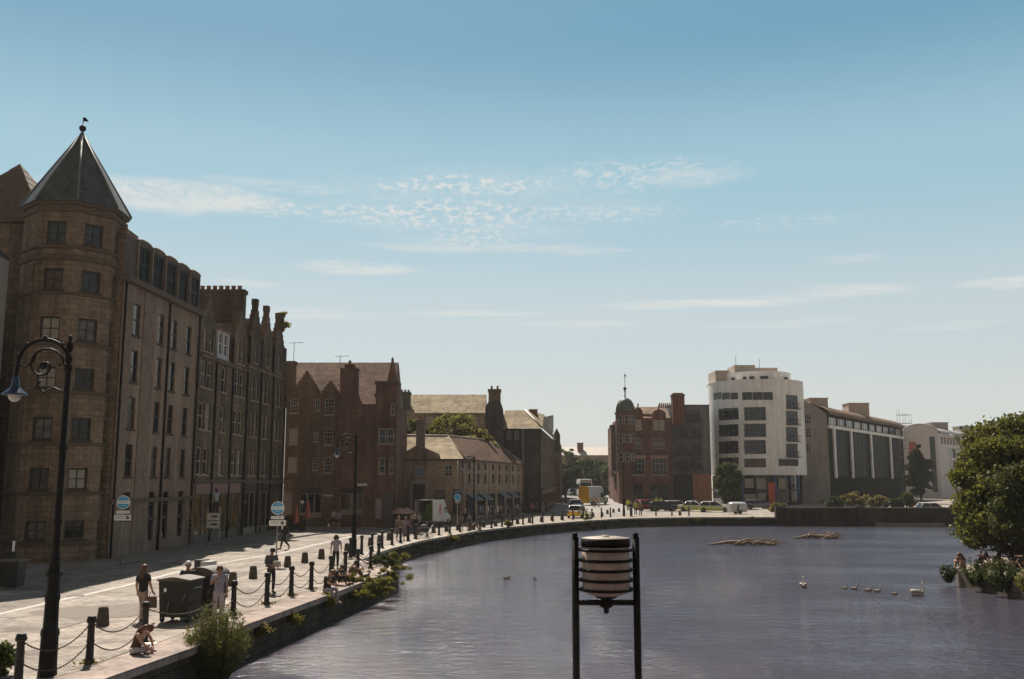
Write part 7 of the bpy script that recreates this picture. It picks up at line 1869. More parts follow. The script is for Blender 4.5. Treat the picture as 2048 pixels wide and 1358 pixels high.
mb = MB(); mb.ball((0,0,.08), .19, .1, .09, 10); mb.tube([(.12,0,.1),(.17,0,.2)], [.045,.03], 7); mb.ball((.19,0,.23), .045, .035, .035, 8); mb.tube([(.22,0,.225),(.29,0,.215)], [.02,.012], 6, 1); mb.tube([(-.15,0,.1),(-.25,0,.13)], [.05,.012], 6)
me_dk = mb.mesh("duck", [plain("dark_duck_feathers", (.045,.035,.03), .8, 0, .3, 10), M_SIGNW])
for px, py, lab in ((1014,1158,"dark duck alone on open water left of the lantern"),(1070,1159,"dark duck on open water just left of the lantern")):
    g_ = G(px,py,WZ); o = put("duck", me_dk, None, (g_.x,g_.y,WZ-.03), RND.uniform(0,6)); tag(o, lab, "duck", "ducks on the water")
mb = MB(); mb.ball((0,0,.12), .15, .075, .075, 10); mb.tube([(.09,0,.15),(.14,0,.24)], [.05,.035], 7); mb.ball((.15,0,.26), .04, .033, .033, 8); mb.tube([(.18,0,.255),(.22,0,.245)], [.012,.005], 5); mb.tube([(-.1,0,.12),(-.28,0,.07)], [.05,.02], 6)
for y in (-.03,.03): mb.tube([(.0,y,.06),(.01,y,0)], .008, 4)
g_ = G(735,1157,.035); o = mb.build("pigeon", plain("slate_pigeon_feathers", (.035,.033,.035), .7, 0, .3, 12), None, (g_.x-.05, g_.y+.05, .036), .6); tag(o, "dark pigeon perched on the quay edge right of the leafy wall plant", "pigeon")
# ------------------------------------------------------------------ vehicles (front towards +x of each Empty)
def loft(mb, secs, mats_of, sm=False, cap=True):
    n = len(secs[0]); o = len(mb.v); mb.v += [tuple(p) for s in secs for p in s]
    for i in range(len(secs)-1):
        for k in range(n):
            mb.f.append((o+i*n+k, o+i*n+(k+1)%n, o+(i+1)*n+(k+1)%n, o+(i+1)*n+k)); mb.m.append(mats_of(i,k)); mb.sm.append(sm)
    if cap:
        mb.f.append(tuple(o+k for k in range(n-1,-1,-1))); mb.m.append(mats_of(-1,0)); mb.sm.append(False)
        e = o+(len(secs)-1)*n; mb.f.append(tuple(e+k for k in range(n))); mb.m.append(mats_of(-2,0)); mb.sm.append(False)
def wheels(t, xs, hw, r):
    for x in xs:
        for s in (-1,1):
            mb = MB(); mb.lathe([(r*.6,-.1),(r*.95,-.1),(r,-.07),(r,.07),(r*.95,.1),(r*.6,.1)], 20); mb.xf(Matrix.Translation((x,s*(hw-.1),r)) @ Matrix.Rotation(PI/2,4,'X')); w = mb.build("wheel", M_TYRE, t)
            mb = MB(); mb.lathe([(.02,-.105),(r*.58,-.095),(r*.6,.095),(.02,.105)], 14); mb.xf(Matrix.Translation((x,s*(hw-.1),r)) @ Matrix.Rotation(PI/2,4,'X')); mb.build("rim", plain("alloy_rim", (.3,.3,.3), .4, .5), w)
CGL = glass("car_glass", (.015,.018,.02), .05)
def paint(name, c): return plain(name, c, .25, 0, .05, 2, 0, .5)
P_WHITE = paint("white_car_paint", (.5,.485,.455)); P_YEL = paint("police_yellow", (.46,.50,.04)); P_BLU = paint("police_blue", (.03,.06,.16)); P_RED = paint("red_car_paint", (.28,.03,.02)); P_SIL = paint("silver_car_paint", (.34,.34,.36)); P_GRY = paint("grey_car_paint", (.13,.13,.14)); P_BLK = paint("black_car_paint", (.02,.02,.022)); P_ORG = paint("orange_chevron", (.85,.52,.03)); P_DORG = paint("deep_orange_chevron", (.62,.24,.02))
def car(label, loc, rz, mats, L_=4.3, Wd=1.76, H=1.46, hatch=True, check=False, bar=False, group=None, rear=None):
    """mats: body, checker partner"""
    t = thing("parked_car", label, "car", loc, rz, group); w = Wd/2; hb = .92
    xs = [-L_/2, -L_/2+.12, -L_/2+.6, -L_/2+1.2, -L_/2+1.8, 0.1, .7, L_/2-1.25, L_/2-.6, L_/2-.12, L_/2]
    def sec(x):
        e = 1-.10*(abs(x)/(L_/2))**4*1.2
        z1 = hb if x < L_/2-1.2 else hb-.16*((x-(L_/2-1.2))/1.2)**1.2
        if x <= -L_/2+.01: z1 = .80
        z0 = .22+.10*(abs(x)/(L_/2))**6
        ww = w*e
        return [(x,-ww*.94,z0),(x,-ww,.42),(x,-ww,.66),(x,-ww*.95,z1-.04),(x,-ww*.86,z1),(x,ww*.86,z1),(x,ww*.95,z1-.04),(x,ww,.66),(x,ww,.42),(x,ww*.94,z0)]
    def mo(i, k):
        if rear is not None and i == -1: return 2
        if check and i >= 0 and k in (1,2,6,7): return (i+(1 if k in (2,6) else 0)) % 2
        return 0 if not check or i < 0 else (0 if k in (3,4,5) else 1)
    mb = MB(); loft(mb, [sec(x) for x in xs], mo)
    ml = list(mats)+([rear] if rear is not None else [])
    mb.build("body", ml, t)
    xr0, xf0 = (-L_/2+.18 if hatch else -L_/2+.75), L_/2-1.15
    xr1, xf1 = (-L_/2+.62 if hatch else -L_/2+1.35), L_/2-2.0
    b0, b1 = w*.84, w*.68
    mb = MB(); mb.add([(xr0,-b0,hb-.01),(xf0,-b0,hb-.01),(xf0,b0,hb-.01),(xr0,b0,hb-.01),(xr1,-b1,H-.06),(xf1,-b1,H-.06),(xf1,b1,H-.06),(xr1,b1,H-.06)], [(0,1,5,4),(1,2,6,5),(2,3,7,6),(3,0,4,7)]); mb.build("windows", CGL, t)
    mb = MB(); mb.add([(xr1-.1,-b1-.02,H-.07),(xf1+.08,-b1-.02,H-.07),(xf1+.08,b1+.02,H-.07),(xr1-.1,b1+.02,H-.07),(xr1+.1,-b1+.1,H),(xf1-.15,-b1+.1,H),(xf1-.15,b1-.1,H),(xr1+.1,b1-.1,H)], [(0,1,5,4),(1,2,6,5),(2,3,7,6),(3,0,4,7),(4,5,6,7)])
    for s in (-1,1):
        for (xa,xb_) in ((xr0,xr1),(xf0,xf1),((xr0+xf0)/2-.1,(xr1+xf1)/2-.1)): mb.tube([(xa,s*(b0+.005),hb),(xb_,s*(b1+.005),H-.06)], .045, 5)
    mb.build("roof", [P_WHITE if check else mats[0]], t)
    wheels(t, (-L_/2+.78, L_/2-.85), w, .32)
    for s in (-1,1):
        mb = MB(); mb.box(L_/2-.12,s*w*.6-.16,.58,L_/2+.005,s*w*.6+.16,.72); mb.build("headlight", plain("lamp_glass", (.6,.6,.6), .15), t)
        mb = MB(); mb.box(-L_/2-.01,s*w*.72-.12,.62,-L_/2+.1,s*w*.72+.12,.86); mb.build("tail_light", plain("red_lamp", (.35,.02,.02), .3), t)
        mb = MB(); mb.box(xf0-.15,s*(w+.1)-.08,hb+.02,xf0,s*(w+.1)+.08,hb+.16); mb.build("wing_mirror", mats[0], t)
    if bar:
        mb = MB(); mb.box(-.12,-.5,H+.005,.16,.5,H+.12); mb.build("light_bar", plain("blue_light_bar", (.05,.12,.4), .3), t)
    return t
def van(label, loc, rz, L_, Wd, H, mats, check=False, rear=None, name="van", nose=1.1, winside=True):
    t = thing(name, label, "van", loc, rz); w = Wd/2
    xs = [-L_/2, -L_/2+.05] + [-L_/2+.05+(L_-nose-.6)*k/7 for k in range(1,8)] + [L_/2-nose, L_/2-.5, L_/2-.06, L_/2]
    def sec(x):
        u = max(0, (x-(L_/2-nose-.45))/(nose+.45)); zt = H-(H-1.25)*min(1,u*1.5)**1.1 if u > 0 else H
        zt = max(zt, 1.02 if x > L_/2-.1 else 1.12)
        e = 1-.06*u*u; ww = w*e
        zb_ = min(1.15, zt-.12); zc = min(1.5, zt-.08)
        return [(x,-ww*.96,.30),(x,-ww,.5),(x,-ww,.82),(x,-ww,zb_),(x,-ww*.985,max(zb_+.02,zc)),(x,-ww*.93,zt-.06 if zt-.06 > zc else zc+.03),(x,-ww*.82,zt),(x,ww*.82,zt),(x,ww*.93,zt-.06 if zt-.06 > zc else zc+.03),(x,ww*.985,max(zb_+.02,zc)),(x,ww,zb_),(x,ww,.82),(x,ww,.5),(x,ww*.96,.30)]
    def mo(i, k):
        if i == -1: return 2 if rear is not None else 0
        if i == -2: return 0
        if check and k in (2,10): return 1 if i % 2 else 3
        return 0
    mb = MB(); loft(mb, [sec(x) for x in xs], mo)
    mb.build("body", [mats[0], mats[1] if len(mats) > 1 else mats[0], rear or mats[0], mats[2] if len(mats) > 2 else mats[0]], t)
    mb = MB(); x0, x1 = L_/2-nose+.02, L_/2-nose-.52
    mb.add([(x0+.02,-w*.84,1.32),(x0+.02,w*.84,1.32),(x1+.06,w*.78,H-.22),(x1+.06,-w*.78,H-.22)], [(0,1,2,3)])
    mb.build("windscreen", CGL, t)
    for s in (-1,1):
        mb = MB(); mb.box(L_/2-nose-1.15,s*w*1.0-.012,1.2,L_/2-nose-.35,s*w*1.0+.012,H-.5 if H < 2.3 else 1.95); mb.build("side_window", CGL, t)
    wheels(t, (-L_/2+.95, L_/2-.9), w, .35)
    return t
# white delivery van with open back and a red emblem
gv = G(868, 1052); Yv = gv.y
fwd = math.radians(38)
t = thing("delivery_van", "white box delivery van with its dark back open and a red emblem on its side", "van", (D(864,1050,93).x, 93.0, 0), 0)
ang_v = math.radians(-58+90-2)
t.rotation_euler.z = math.radians(69); t.scale = (.92,.92,.92)
Lb_, Wb_, Hb_ = 3.0, 2.0, 2.62
mb = MB()                                            # box body open at the rear (-x)
mb.box(-2.0,-1.0,.55,.9,-.96,2.75); mb.box(-2.0,.96,.55,.9,1.0,2.75); mb.box(-2.0,-.96,2.70,.9,.96,2.75); mb.box(-2.0,-.96,.55,.9,.96,.62); mb.box(.86,-.96,.62,.9,.96,2.7)
mb.build("cargo_box", P_WHITE, t)
mb = MB(); secs = []
for x, zt, ww in ((.9,2.62,.98),(1.3,2.55,.97),(1.75,2.0,.96),(2.0,1.45,.95),(2.55,1.2,.92),(2.75,1.02,.86)): secs.append([(x,-ww,.42),(x,-ww,1.1 if zt > 1.15 else .95),(x,-ww*.86,zt),(x,ww*.86,zt),(x,ww,1.1 if zt > 1.15 else .95),(x,ww,.42)])
loft(mb, secs, lambda i,k: 0); mb.build("cab", P_WHITE, t)
mb = MB(); mb.add([(1.36,-.78,2.46),(1.36,.78,2.46),(2.0,.78,1.50),(2.0,-.78,1.50)], [(3,2,1,0)]); mb.xf(Matrix.Translation((.03,0,.03))); mb.build("windscreen", CGL, t)
for s in (-1,1): mb = MB(); mb.add([(1.0,s*.99,1.35),(1.75,s*.985,1.35),(1.55,s*.94,1.95),(1.0,s*.95,1.98)], [(0,1,2,3) if s < 0 else (3,2,1,0)]); mb.build("side_window", CGL, t)
for k, (px_, mat) in enumerate(((-.9,plain("green_van_interior", (.09,.13,.03), .8, 0, .3, 2)),)):
    mb = MB(); mb.box(-1.95,-.9,.65,.4,-.2,2.3); mb.box(-1.8,-.1,.65,.5,.9,1.5); mb.build("load", mat, t)
for s in (-1,1): mb = MB(); mb.add([(-2.0,s*1.003,.6),(-1.1,s*1.003,.6),(-1.1,s*1.003,2.72),(-2.0,s*1.003,2.72),(-2.0,s*1.04,.6),(-1.1,s*1.04,.6),(-1.1,s*1.04,2.72),(-2.0,s*1.04,2.72)], [(0,1,2,3),(7,6,5,4),(3,2,6,7),(1,0,4,5),(1,5,6,2)]); mb.build("rear_door", P_WHITE, t)
mb = MB()
mb.slab([(-.15+.30*math.cos(2*PI*k/18),1.55+.36*math.sin(2*PI*k/18)) for k in range(18)], -1.012, -1.002); mb.slab([(-.15+.19*math.cos(2*PI*k/16),2.12+.22*math.sin(2*PI*k/16)) for k in range(16)], -1.012, -1.002)
em = mb.build("red_emblem", plain("red_logo_paint", (.45,.04,.03), .4), t)
mb = MB(); mb.slab([(-.15+.12*math.cos(2*PI*k/14),1.5+.16*math.sin(2*PI*k/14)) for k in range(14)], -1.018, -1.0125); mb.build("pale_heart", plain("pale_logo_centre", (.6,.45,.35), .5), em)
mb = MB()
for k in range(2): mb.box(.3,-1.006,1.62-.28*k,.72,-1.001,1.8-.28*k)
mb.build("grey_lettering", plain("grey_logo", (.45,.45,.46), .5), t)
mb = MB(); mb.box(-2.0,-.9,.32,2.3,.9,.54); mb.build("chassis", M_BLACKP, t)
wheels(t, (-1.3, 1.9), 1.0, .36)
# police hatchback, grey people carrier, police van, coach
def yaw(dx_, dy_): return math.atan2(dy_, dx_)
CHEV = (P_YEL, P_BLU)
t = car("police hatchback seen from behind, orange tail and yellow-blue checked side", (D(1158,1030,112).x, 114.0, 0), yaw(.30,.95), (P_WHITE, P_YEL), 4.1, 1.75, 1.52, True, True, True, None, P_ORG)
car("grey people carrier parked right in front of the police hatchback", (D(1152,1010,124).x, 124.0, 0), yaw(.12,.99), (P_GRY,), 4.5, 1.82, 2.0, True)
pv = van("large police van with an orange chevroned back and checked yellow-blue side", (D(1188,1000,160).x, 160.5, .02+HS(160)), yaw(.60,.80), 6.0, 2.1, 3.05, (paint("grey_white_van_paint",(.40,.40,.40)), P_YEL, P_BLU), True, P_ORG, "police_van", 1.3)
mb = MB()
for k in range(7):
    for s in (-1,1):
        z0 = .7+k*.32; mb.add([(-3.012,0,z0+.3),(-3.012,s*1.0,z0-.15),(-3.012,s*1.0,z0+.0),(-3.012,0,z0+.45)], [(0,1,2,3) if s > 0 else (3,2,1,0)])
mb.build("rear_chevrons", P_DORG, pv)
mb = MB(); mb.slab([(1.1+.22*math.cos(2*PI*k/16),2.0+.3*math.sin(2*PI*k/16)) for k in range(16)], -1.07, -1.055); mb.build("blue_crest", plain("blue_crest_paint", (.1,.2,.4), .4), pv)
mb = MB(); mb.box(1.5,-1.07,1.5,2.1,-1.055,2.6); mb.build("side_window", CGL, pv)
# coach seen head-on
t = thing("coach", "tall white coach coming head-on down the far street", "coach", (D(1168,960,205).x, 205, .02+HS(205)), -PI/2)
mb = MB(); secs = []
for x, e in ((-5.5,.95),(-5.2,1),(5.2,1),(5.5,.95),(5.62,.85)):
    w = 1.27*e; H_ = 3.75-(1-e)*1.2; secs.append([(x,-w,.35),(x,-w,3.2*e),(x,-w*.9,H_),(x,w*.9,H_),(x,w,3.2*e),(x,w,.35)])
loft(mb, secs, lambda i,k: 0); mb.build("body", P_WHITE, t)
mb = MB(); mb.box(5.5,-1.05,1.2,5.66,1.05,2.95); mb.build("windscreen", CGL, t)
for s in (-1,1):
    mb = MB(); mb.box(-5,s*1.275-.01,1.6,4.9,s*1.275+.01,2.7); mb.build("side_window", CGL, t)
    mb = MB(); mb.box(5.55,s*.9-.18,.7,5.65,s*.9+.18,.9); mb.build("headlight", plain("lamp_glass", (.6,.6,.6), .15), t)
wheels(t, (-3.2, 3.4), 1.25, .5)
car("dark car standing beside the coach on the far street", (D(1145,970,212).x, 212, .02+HS(212)), -PI/2+.1, (P_BLK,), 4.4, 1.8, 1.6)
car("small pale car behind the street corner shops", (D(1119,990,176).x, 182, .02+HS(182)), -PI/2, (paint("pale_blue_car_paint",(.36,.42,.48)),), 4.2, 1.76, 1.5)
# cars on the far quay
car("red hatchback on the far quay, sun glinting on its roof", (D(1297,1008,140).x, 141.0, 0), .25, (P_RED,), 4.1, 1.76, 1.62)
car("black car on the far quay between the red one and the silver one", (D(1328,1012,138).x, 139.0, 0), .05, (P_BLK,), 4.4, 1.78, 1.45)
car("silver estate on the far quay left of the police cars", (D(1354,1010,141).x, 141.0, 0), .2, (P_SIL,), 4.5, 1.8, 1.5)
car("checked yellow police car on the far quay, left of the two", (D(1385,1012,139).x, 138.0, 0), -.35, (P_WHITE, P_YEL), 4.4, 1.8, 1.5, False, True, True)
car("checked yellow police car on the far quay, right of the two, beside the white trailer", (D(1426,1014,136).x, 135.0, 0), -.2, (P_WHITE, P_YEL), 4.5, 1.8, 1.5, True, True, True)
t = thing("rounded_trailer", "small white rounded trailer with a dark door slit on the far quay", "trailer", (D(1474,1015,127).x, 127.0, .0), .15)
mb = MB(); n = 14; secs = []
for x, e in ((-1.15,.72),(-1.05,.88),(-.7,1.0),(.7,1.0),(1.05,.9),(1.18,.7)):
    secs.append([(x,-.8*e,.30)]+[(x,-.8*e*math.cos(PI*k/n)**1 if False else -.8*e*math.cos(PI*k/n), .9+(.68*e)*math.sin(PI*k/n)**.7) for k in range(n+1)]+[(x,.8*e,.30)])
loft(mb, secs, lambda i,k: 0, True); mb.build("shell", paint("white_trailer_paint",(.47,.47,.47)), t)
mb = MB(); mb.slab([(-.35,.5),(-.12,.5),(-.02,1.2),(-.2,1.25)], -.835, -.80); mb.build("door_slit", M_BLACKP, t)
mb = MB(); mb.tube([(-1.1,0,.35),(-1.9,0,.4)], .04, 5); mb.build("tow_bar", M_IRON, t); wheels(t, (.1,), .85, .28)
car("dark car in the shade at the foot of the white block", (D(1515,1014,150).x, 150.0, 0), .1, (P_GRY,), 4.3, 1.78, 1.45)
car("white car half hidden behind the bridge parapet", (D(1866,1010,122).x, 122.0, 0), .05, (P_WHITE,), 4.3, 1.78, 1.62)
# ------------------------------------------------------------------ plants
NR = np.random.default_rng(5)
def leaf_mesh(name, centers, sizes, mat, elong=1.5, up=0.0, droop=None):
    """many small folded leaves as one crown mesh"""
    n = len(centers)
    d = NR.normal(size=(n,3)); d[:,2] += up; d /= np.linalg.norm(d, axis=1)[:,None]
    a = np.cross(d, NR.normal(size=(n,3))); a /= np.linalg.norm(a, axis=1)[:,None]
    s = np.asarray(sizes)[:,None]
    c = np.asarray(centers)
    nn = np.cross(d, a)
    p0 = c-d*s*elong*.5; p2 = c+d*s*elong*.5; p1 = c+a*s*.5+nn*s*.15; p3 = c-a*s*.5+nn*s*.15
    V = np.stack([p0,p1,p2,p3], 1).reshape(-1,3)
    me = bpy.data.meshes.new(name)
    me.vertices.add(4*n); me.vertices.foreach_set("co", V.ravel().astype(np.float32))
    me.loops.add(4*n); me.loops.foreach_set("vertex_index", np.arange(4*n, dtype=np.int32))
    me.polygons.add(n); me.polygons.foreach_set("loop_start", np.arange(0,4*n,4, dtype=np.int32)); me.polygons.foreach_set("loop_total", np.full(n,4,dtype=np.int32))
    me.materials.append(mat); me.update(calc_edges=True); me.validate()
    return me
def blob_points(blobs, n, shell=.55):
    vol = np.array([b[1][0]*b[1][1]*b[1][2] for b in blobs])**(2/3); cnt = NR.multinomial(n, vol/vol.sum()); out = []
    for (c, r), k in zip(blobs, cnt):
        d = NR.normal(size=(k,3)); d /= np.linalg.norm(d, axis=1)[:,None]
        rr = (shell+(1.05-shell)*NR.random(k)**.6)*(1+.12*NR.normal(size=k))
        out.append(np.array(c)+d*rr[:,None]*np.array(r))
    return np.concatenate(out)
def clumpy(base_c, base_r, k, r0, r1, seed, zmin=-1):
    """scatter of leaf clumps over an ellipsoid crown"""
    q = random.Random(seed); bl = []
    for i in range(k):
        while True:
            v = Vector((q.gauss(0,1), q.gauss(0,1), q.gauss(0,1))).normalized()
            if v.z > zmin: break
        rr = q.uniform(.45,1.0); r = q.uniform(r0,r1)
        bl.append(((base_c[0]+v.x*base_r[0]*rr, base_c[1]+v.y*base_r[1]*rr, base_c[2]+v.z*base_r[2]*rr), (r*q.uniform(.8,1.35), r*q.uniform(.8,1.35), r*q.uniform(.55,.9))))
    for i in range(k//2):                             # ragged outer sprays
        v = Vector((q.gauss(0,1), q.gauss(0,1), q.gauss(0,1))).normalized(); rr = q.uniform(.95,1.10); r = q.uniform(.18,.42)*r1
        bl.append(((base_c[0]+v.x*base_r[0]*rr, base_c[1]+v.y*base_r[1]*rr, base_c[2]+v.z*base_r[2]*rr), (r*1.3, r*1.3, r*.7)))
    return bl
M_BARK = plain("brown_bark", (.085,.06,.04), .95, 0, .35, 6, .5)
def tree(label, loc, trunk_h, blobs, n, ls, mat, name="tree", r0=.2, cat="tree", group=None, limbs=7, seed=0):
    t = thing(name, label, cat, loc, 0, group)
    q = random.Random(seed); mb = MB(); l = Vector(loc)
    cz = max(b[0][2] for b in blobs)*.75+trunk_h*.25
    cx = sum(b[0][0] for b in blobs)/len(blobs); cy = sum(b[0][1] for b in blobs)/len(blobs)
    mb.tube([(0,0,-.1),(.03,.02,trunk_h*.5),(cx*.2,cy*.2,trunk_h),(cx*.7,cy*.7,cz)], [r0*1.3,r0,r0*.8,r0*.2], 8)
    for b in q.sample(blobs, min(limbs, len(blobs))):
        c = Vector(b[0]); s = Vector((cx*.2,cy*.2,trunk_h*q.uniform(.7,1.1))); m_ = s.lerp(c,.5)+Vector((0,0,.2))
        mb.tube([s, m_, c], [r0*.45, r0*.28, r0*.08], 6)
    mb.build("trunk", M_BARK, t)
    pts = blob_points(blobs, n)
    put("crown", leaf_mesh("crown", pts, ls*(.6+.8*NR.random(len(pts))), mat), t)
    return t
LF_OLIVE = leafmat("olive_sycamore_leaves", (.032,.044,.010), (.20,.19,.033), .55)
LF_OLIVE2 = leafmat('olive_green_lower_leaves', (.025,.036,.010), (.12,.125,.03), .45)
LF_BUSH = leafmat('olive_green_bush_leaves', (.05,.062,.014), (.17,.165,.04), .5)
LF_GREEN = leafmat("mid_green_leaves", (.032,.05,.012), (.11,.13,.034), .45)
LF_DARK = leafmat("dark_green_leaves", (.022,.034,.012), (.065,.08,.025), .4)
LF_FAR = leafmat("haze_paled_far_leaves", (.085,.11,.05), (.18,.2,.09), .4)  # leaf colours lightened to stand for distance haze
LF_YEL = leafmat("yellowish_weed_leaves", (.10,.10,.015), (.22,.19,.03), .5)
LF_WEED = leafmat("fresh_weed_leaves", (.09,.10,.015), (.24,.21,.05), .55)
LF_DRY = leafmat("dry_olive_leaves", (.10,.09,.022), (.28,.22,.07), .5)
def loc_px(px, py, Y): return D(px, py, Y)
# right-bank trees
bl = clumpy((1.5,1.0,4.8),(4.0,3.6,3.1),85,.75,1.35,1)
bl = [b for b in bl if b[0][0] > -2.7 or b[0][2] < 4.5]
bl += clumpy((.2,.2,2.6),(2.9,2.4,2.0),26,.6,1.1,77)
tree("big olive-green sycamore on the right bank, rising out of the right edge", (27.1,51.8,RBZ), 2.4, bl, 135000, .14, LF_OLIVE, "sycamore_tree", .3, group="right bank trees", limbs=12, seed=2)
bl = clumpy((0,0,2.9),(2.4,2.2,2.3),34,.5,.95,4)
tree("rounder mid-green tree in front of the sycamore, low boughs over the picnic tables", (26.9,48.4,RBZ), 1.4, bl, 40000, .12, LF_OLIVE2, "bushy_tree", .18, group="right bank trees", seed=5)
bl = clumpy((2.5,0,5.5),(3.6,3,3.4),40,.8,1.4,9)
tree("tall dark tree farther along the right bank behind the sycamore", (33.5,60,RBZ), 2.6, bl, 20000, .26, LF_DARK, "dark_tree", .3, group="right bank trees", seed=6)
bl = clumpy((0,0,5.6),(4.0,3.4,3.2),36,.9,1.5,15)
tree("tall tree filling the upper right corner of the right bank", (33.6,54.5,RBZ), 3, bl, 22000, .24, LF_OLIVE, "tall_tree", .3, group="right bank trees", seed=7)
# street tree before the white block
c_ = D(1457,1000,150); zc = ZT(962,150); bl = clumpy((0,0,zc),(2.0,1.9,2.5),34,.5,.9,21) + [((.0,0,zc+1.9),(.9,.9,.9))]
tree("full green street tree before the white bow-fronted block", (c_.x,150,0), 1.6, bl, 16000, .20, LF_GREEN, "street_tree", .15, seed=8)
c_ = D(1840,960,186); bl = clumpy((0,0,6.2),(2.3,2.2,4.6),40,.5,1.0,25)
tree("dark tree between the barrel-roofed building and the pale arched one", (c_.x,186,0), 2.4, bl, 15000, .26, LF_DARK, "dark_tree", .25, seed=9)
# shrubs at the foot of the glass block
for i, (px, Y, w, h, m_, lab) in enumerate(((1706,150,3.4,2.4,LF_DRY,"pale dry shrub at the foot of the glass building, left of the middle"),(1745,152,5.0,2.0,LF_DRY,"broad pale shrub in the middle before the glass building"),(1812,155,3.2,2.6,LF_GREEN,"greener shrub before the right end of the glass building"),(1660,148,3.2,1.9,LF_DARK,"dark shrub before the left end of the glass building"),(1560,128,2.6,1.3,LF_DRY,"low dry weeds where the far quay meets the bridge"),(1785,146,3.0,1.6,LF_DARK,"dark shrub between the pale ones before the glass building"))):
    bl = clumpy((0,0,h*.5),(w*.5,w*.4,h*.45),10,.4,.7,40+i); pts = blob_points(bl, 2600); t = thing("shrub", lab, "shrub", (D(px,1000,Y).x,Y,0), 0, "shrubs before the glass building"); t["kind"] = "thing"
    mb = MB(); 
    for k in range(5): mb.tube([(0,0,0),(RND.uniform(-.5,.5)*w*.5,RND.uniform(-.3,.3)*w*.4,h*.7)], [.05,.015], 5)
    mb.build("stems", M_BARK, t); put("foliage", leaf_mesh("foliage", pts, .22*(.6+.8*NR.random(len(pts))), m_), t)
# trees closing the far street
for i, (px, Y, top, w, m_, lab) in enumerate(((1136,232,897,5.0,LF_FAR,"pale green tree at the left side of the far street, against the sky"),(1162,252,912,5.5,LF_GREEN,"mid-green tree left of centre in the far street"),(1184,262,915,5.5,LF_GREEN,"darker tree in the middle of the far street"),(1206,250,920,5.0,LF_GREEN,"green tree right of centre in the far street"),(1146,222,930,4.2,LF_DARK,"dark lower tree behind the coach"),(1222,225,925,3.2,LF_FAR,"pale green tree against the red domed building's far side"),(1196,240,938,4.5,LF_DARK,"dark low tree behind the far street lamps"))):
    z0 = HS(Y); zt_ = ZT(top,Y)-z0; bl = clumpy((0,0,zt_*.58),(w*.6,w*.55,zt_*.42),26,w*.14,w*.24,60+i)
    tree(lab, (D(px,960,Y).x,Y,z0), zt_*.22, bl, 7000, .42, m_, "street_tree", .22, group="trees closing the far street", seed=i)
# greenery behind the low tan building
for i, (px, Y, top, w, m_, lab) in enumerate(((817,116,838,3.8,LF_WEED,"yellow-green tree left of the tan building's chimney"),(866,117,850,2.6,LF_WEED,"small yellow-green tree just right of the tan building's chimney"),(905,116,822,5.5,LF_WEED,"spreading yellow-green tree behind the roof ridge, tallest one"),(945,118,848,4.6,LF_DRY,"olive tree behind the right part of the roof ridge"),(978,121,866,3.4,LF_WEED,"low green tree at the right end of the roof ridge"))):
    zt_ = ZT(top,Y); bl = clumpy((0,0,zt_*.70),(w*.55,w*.45,zt_*.28),20,w*.13,w*.24,80+i)
    tree(lab, (D(px,900,Y).x,Y,0), zt_*.45, bl, 6000, .26, m_, "garden_tree", .16, group="trees behind the low tan building", seed=30+i)
# bush on the tenement wallhead
def bush(name, lab, loc, blobs, n, ls, mat, cat="bush", stems=6, elong=1.6, up=.3, group=None):
    t = thing(name, lab, cat, loc, 0, group); t['kind'] = 'thing'; mb = MB()
    for b in blobs[:stems]: mb.tube([(0,0,0), Vector(b[0])*.5+Vector((0,0,.05)), Vector(b[0])], [.022,.016,.006], 5)
    mb.build("stems", M_BARK, t); pts = blob_points(blobs, n, .2)
    put("foliage", leaf_mesh("foliage", pts, ls*(.6+.8*NR.random(len(pts))), mat, elong, up), t); return t
c_ = D(559,655,84.5); bush("wallhead_shrub", "wispy shrub rooted at the top of the narrow tenement's last gable", (c_.x+.1,84.6,c_.z-.4), clumpy((.1,0,1.0),(.35,.35,.9),12,.2,.38,91), 700, .15, LF_DRY, "shrub")
# quay-wall plants
def wispy(lab, loc, w, h, n, seed, mat, name="wispy_bush", ls=.055, lean=(0,0)):
    """fine upright stems feathered with small leaves"""
    q = random.Random(seed); t = thing(name, lab, "bush", loc); t["kind"] = "thing"; mb = MB(); P_ = []
    for k in range(n):
        a = q.uniform(0,2*PI); r = w*.5*math.sqrt(q.random()); hh = h*q.uniform(.55,1.05)*(1-.45*(r/(w*.5))**2)
        b0 = Vector((r*.35*math.cos(a), r*.35*math.sin(a), 0)); tip = Vector((r*math.cos(a)+lean[0]*hh, r*math.sin(a)+lean[1]*hh, hh)); md = b0.lerp(tip,.5)+Vector((0,0,hh*.12))
        mb.tube([b0, md, tip], [.012,.008,.003], 4)
        for j in range(44):
            u = .18+.82*j/43; p = b0.lerp(md,u*2) if u < .5 else md.lerp(tip,u*2-1)
            P_.append((p.x+q.gauss(0,.045), p.y+q.gauss(0,.045), p.z+q.gauss(0,.045)))
    mb.build("stems", plain("green_stems", (.10,.09,.035), .8), t)
    P_ = np.array(P_); put("foliage", leaf_mesh("foliage", P_, ls*(.6+.8*NR.random(len(P_))), mat, 2.2, .6), t); return t
c_, nv = wall_hit(408,1302); wispy("big wispy olive-green bush growing out of the quay wall below the bins", (c_.x+nv.x*.35, c_.y+nv.y*.35, -.95), 2.0, 2.05, 320, 3, LF_BUSH, ls=.030)
e_ = G(20,1400); t = bush("leafy_bush", "leafy green bush in the bottom left corner by the first bollard", (G(6,1352).x, G(6,1352).y-.2, 0), clumpy((0,0,.30),(.42,.45,.34),20,.10,.2,111), 3000, .065, LF_GREEN)
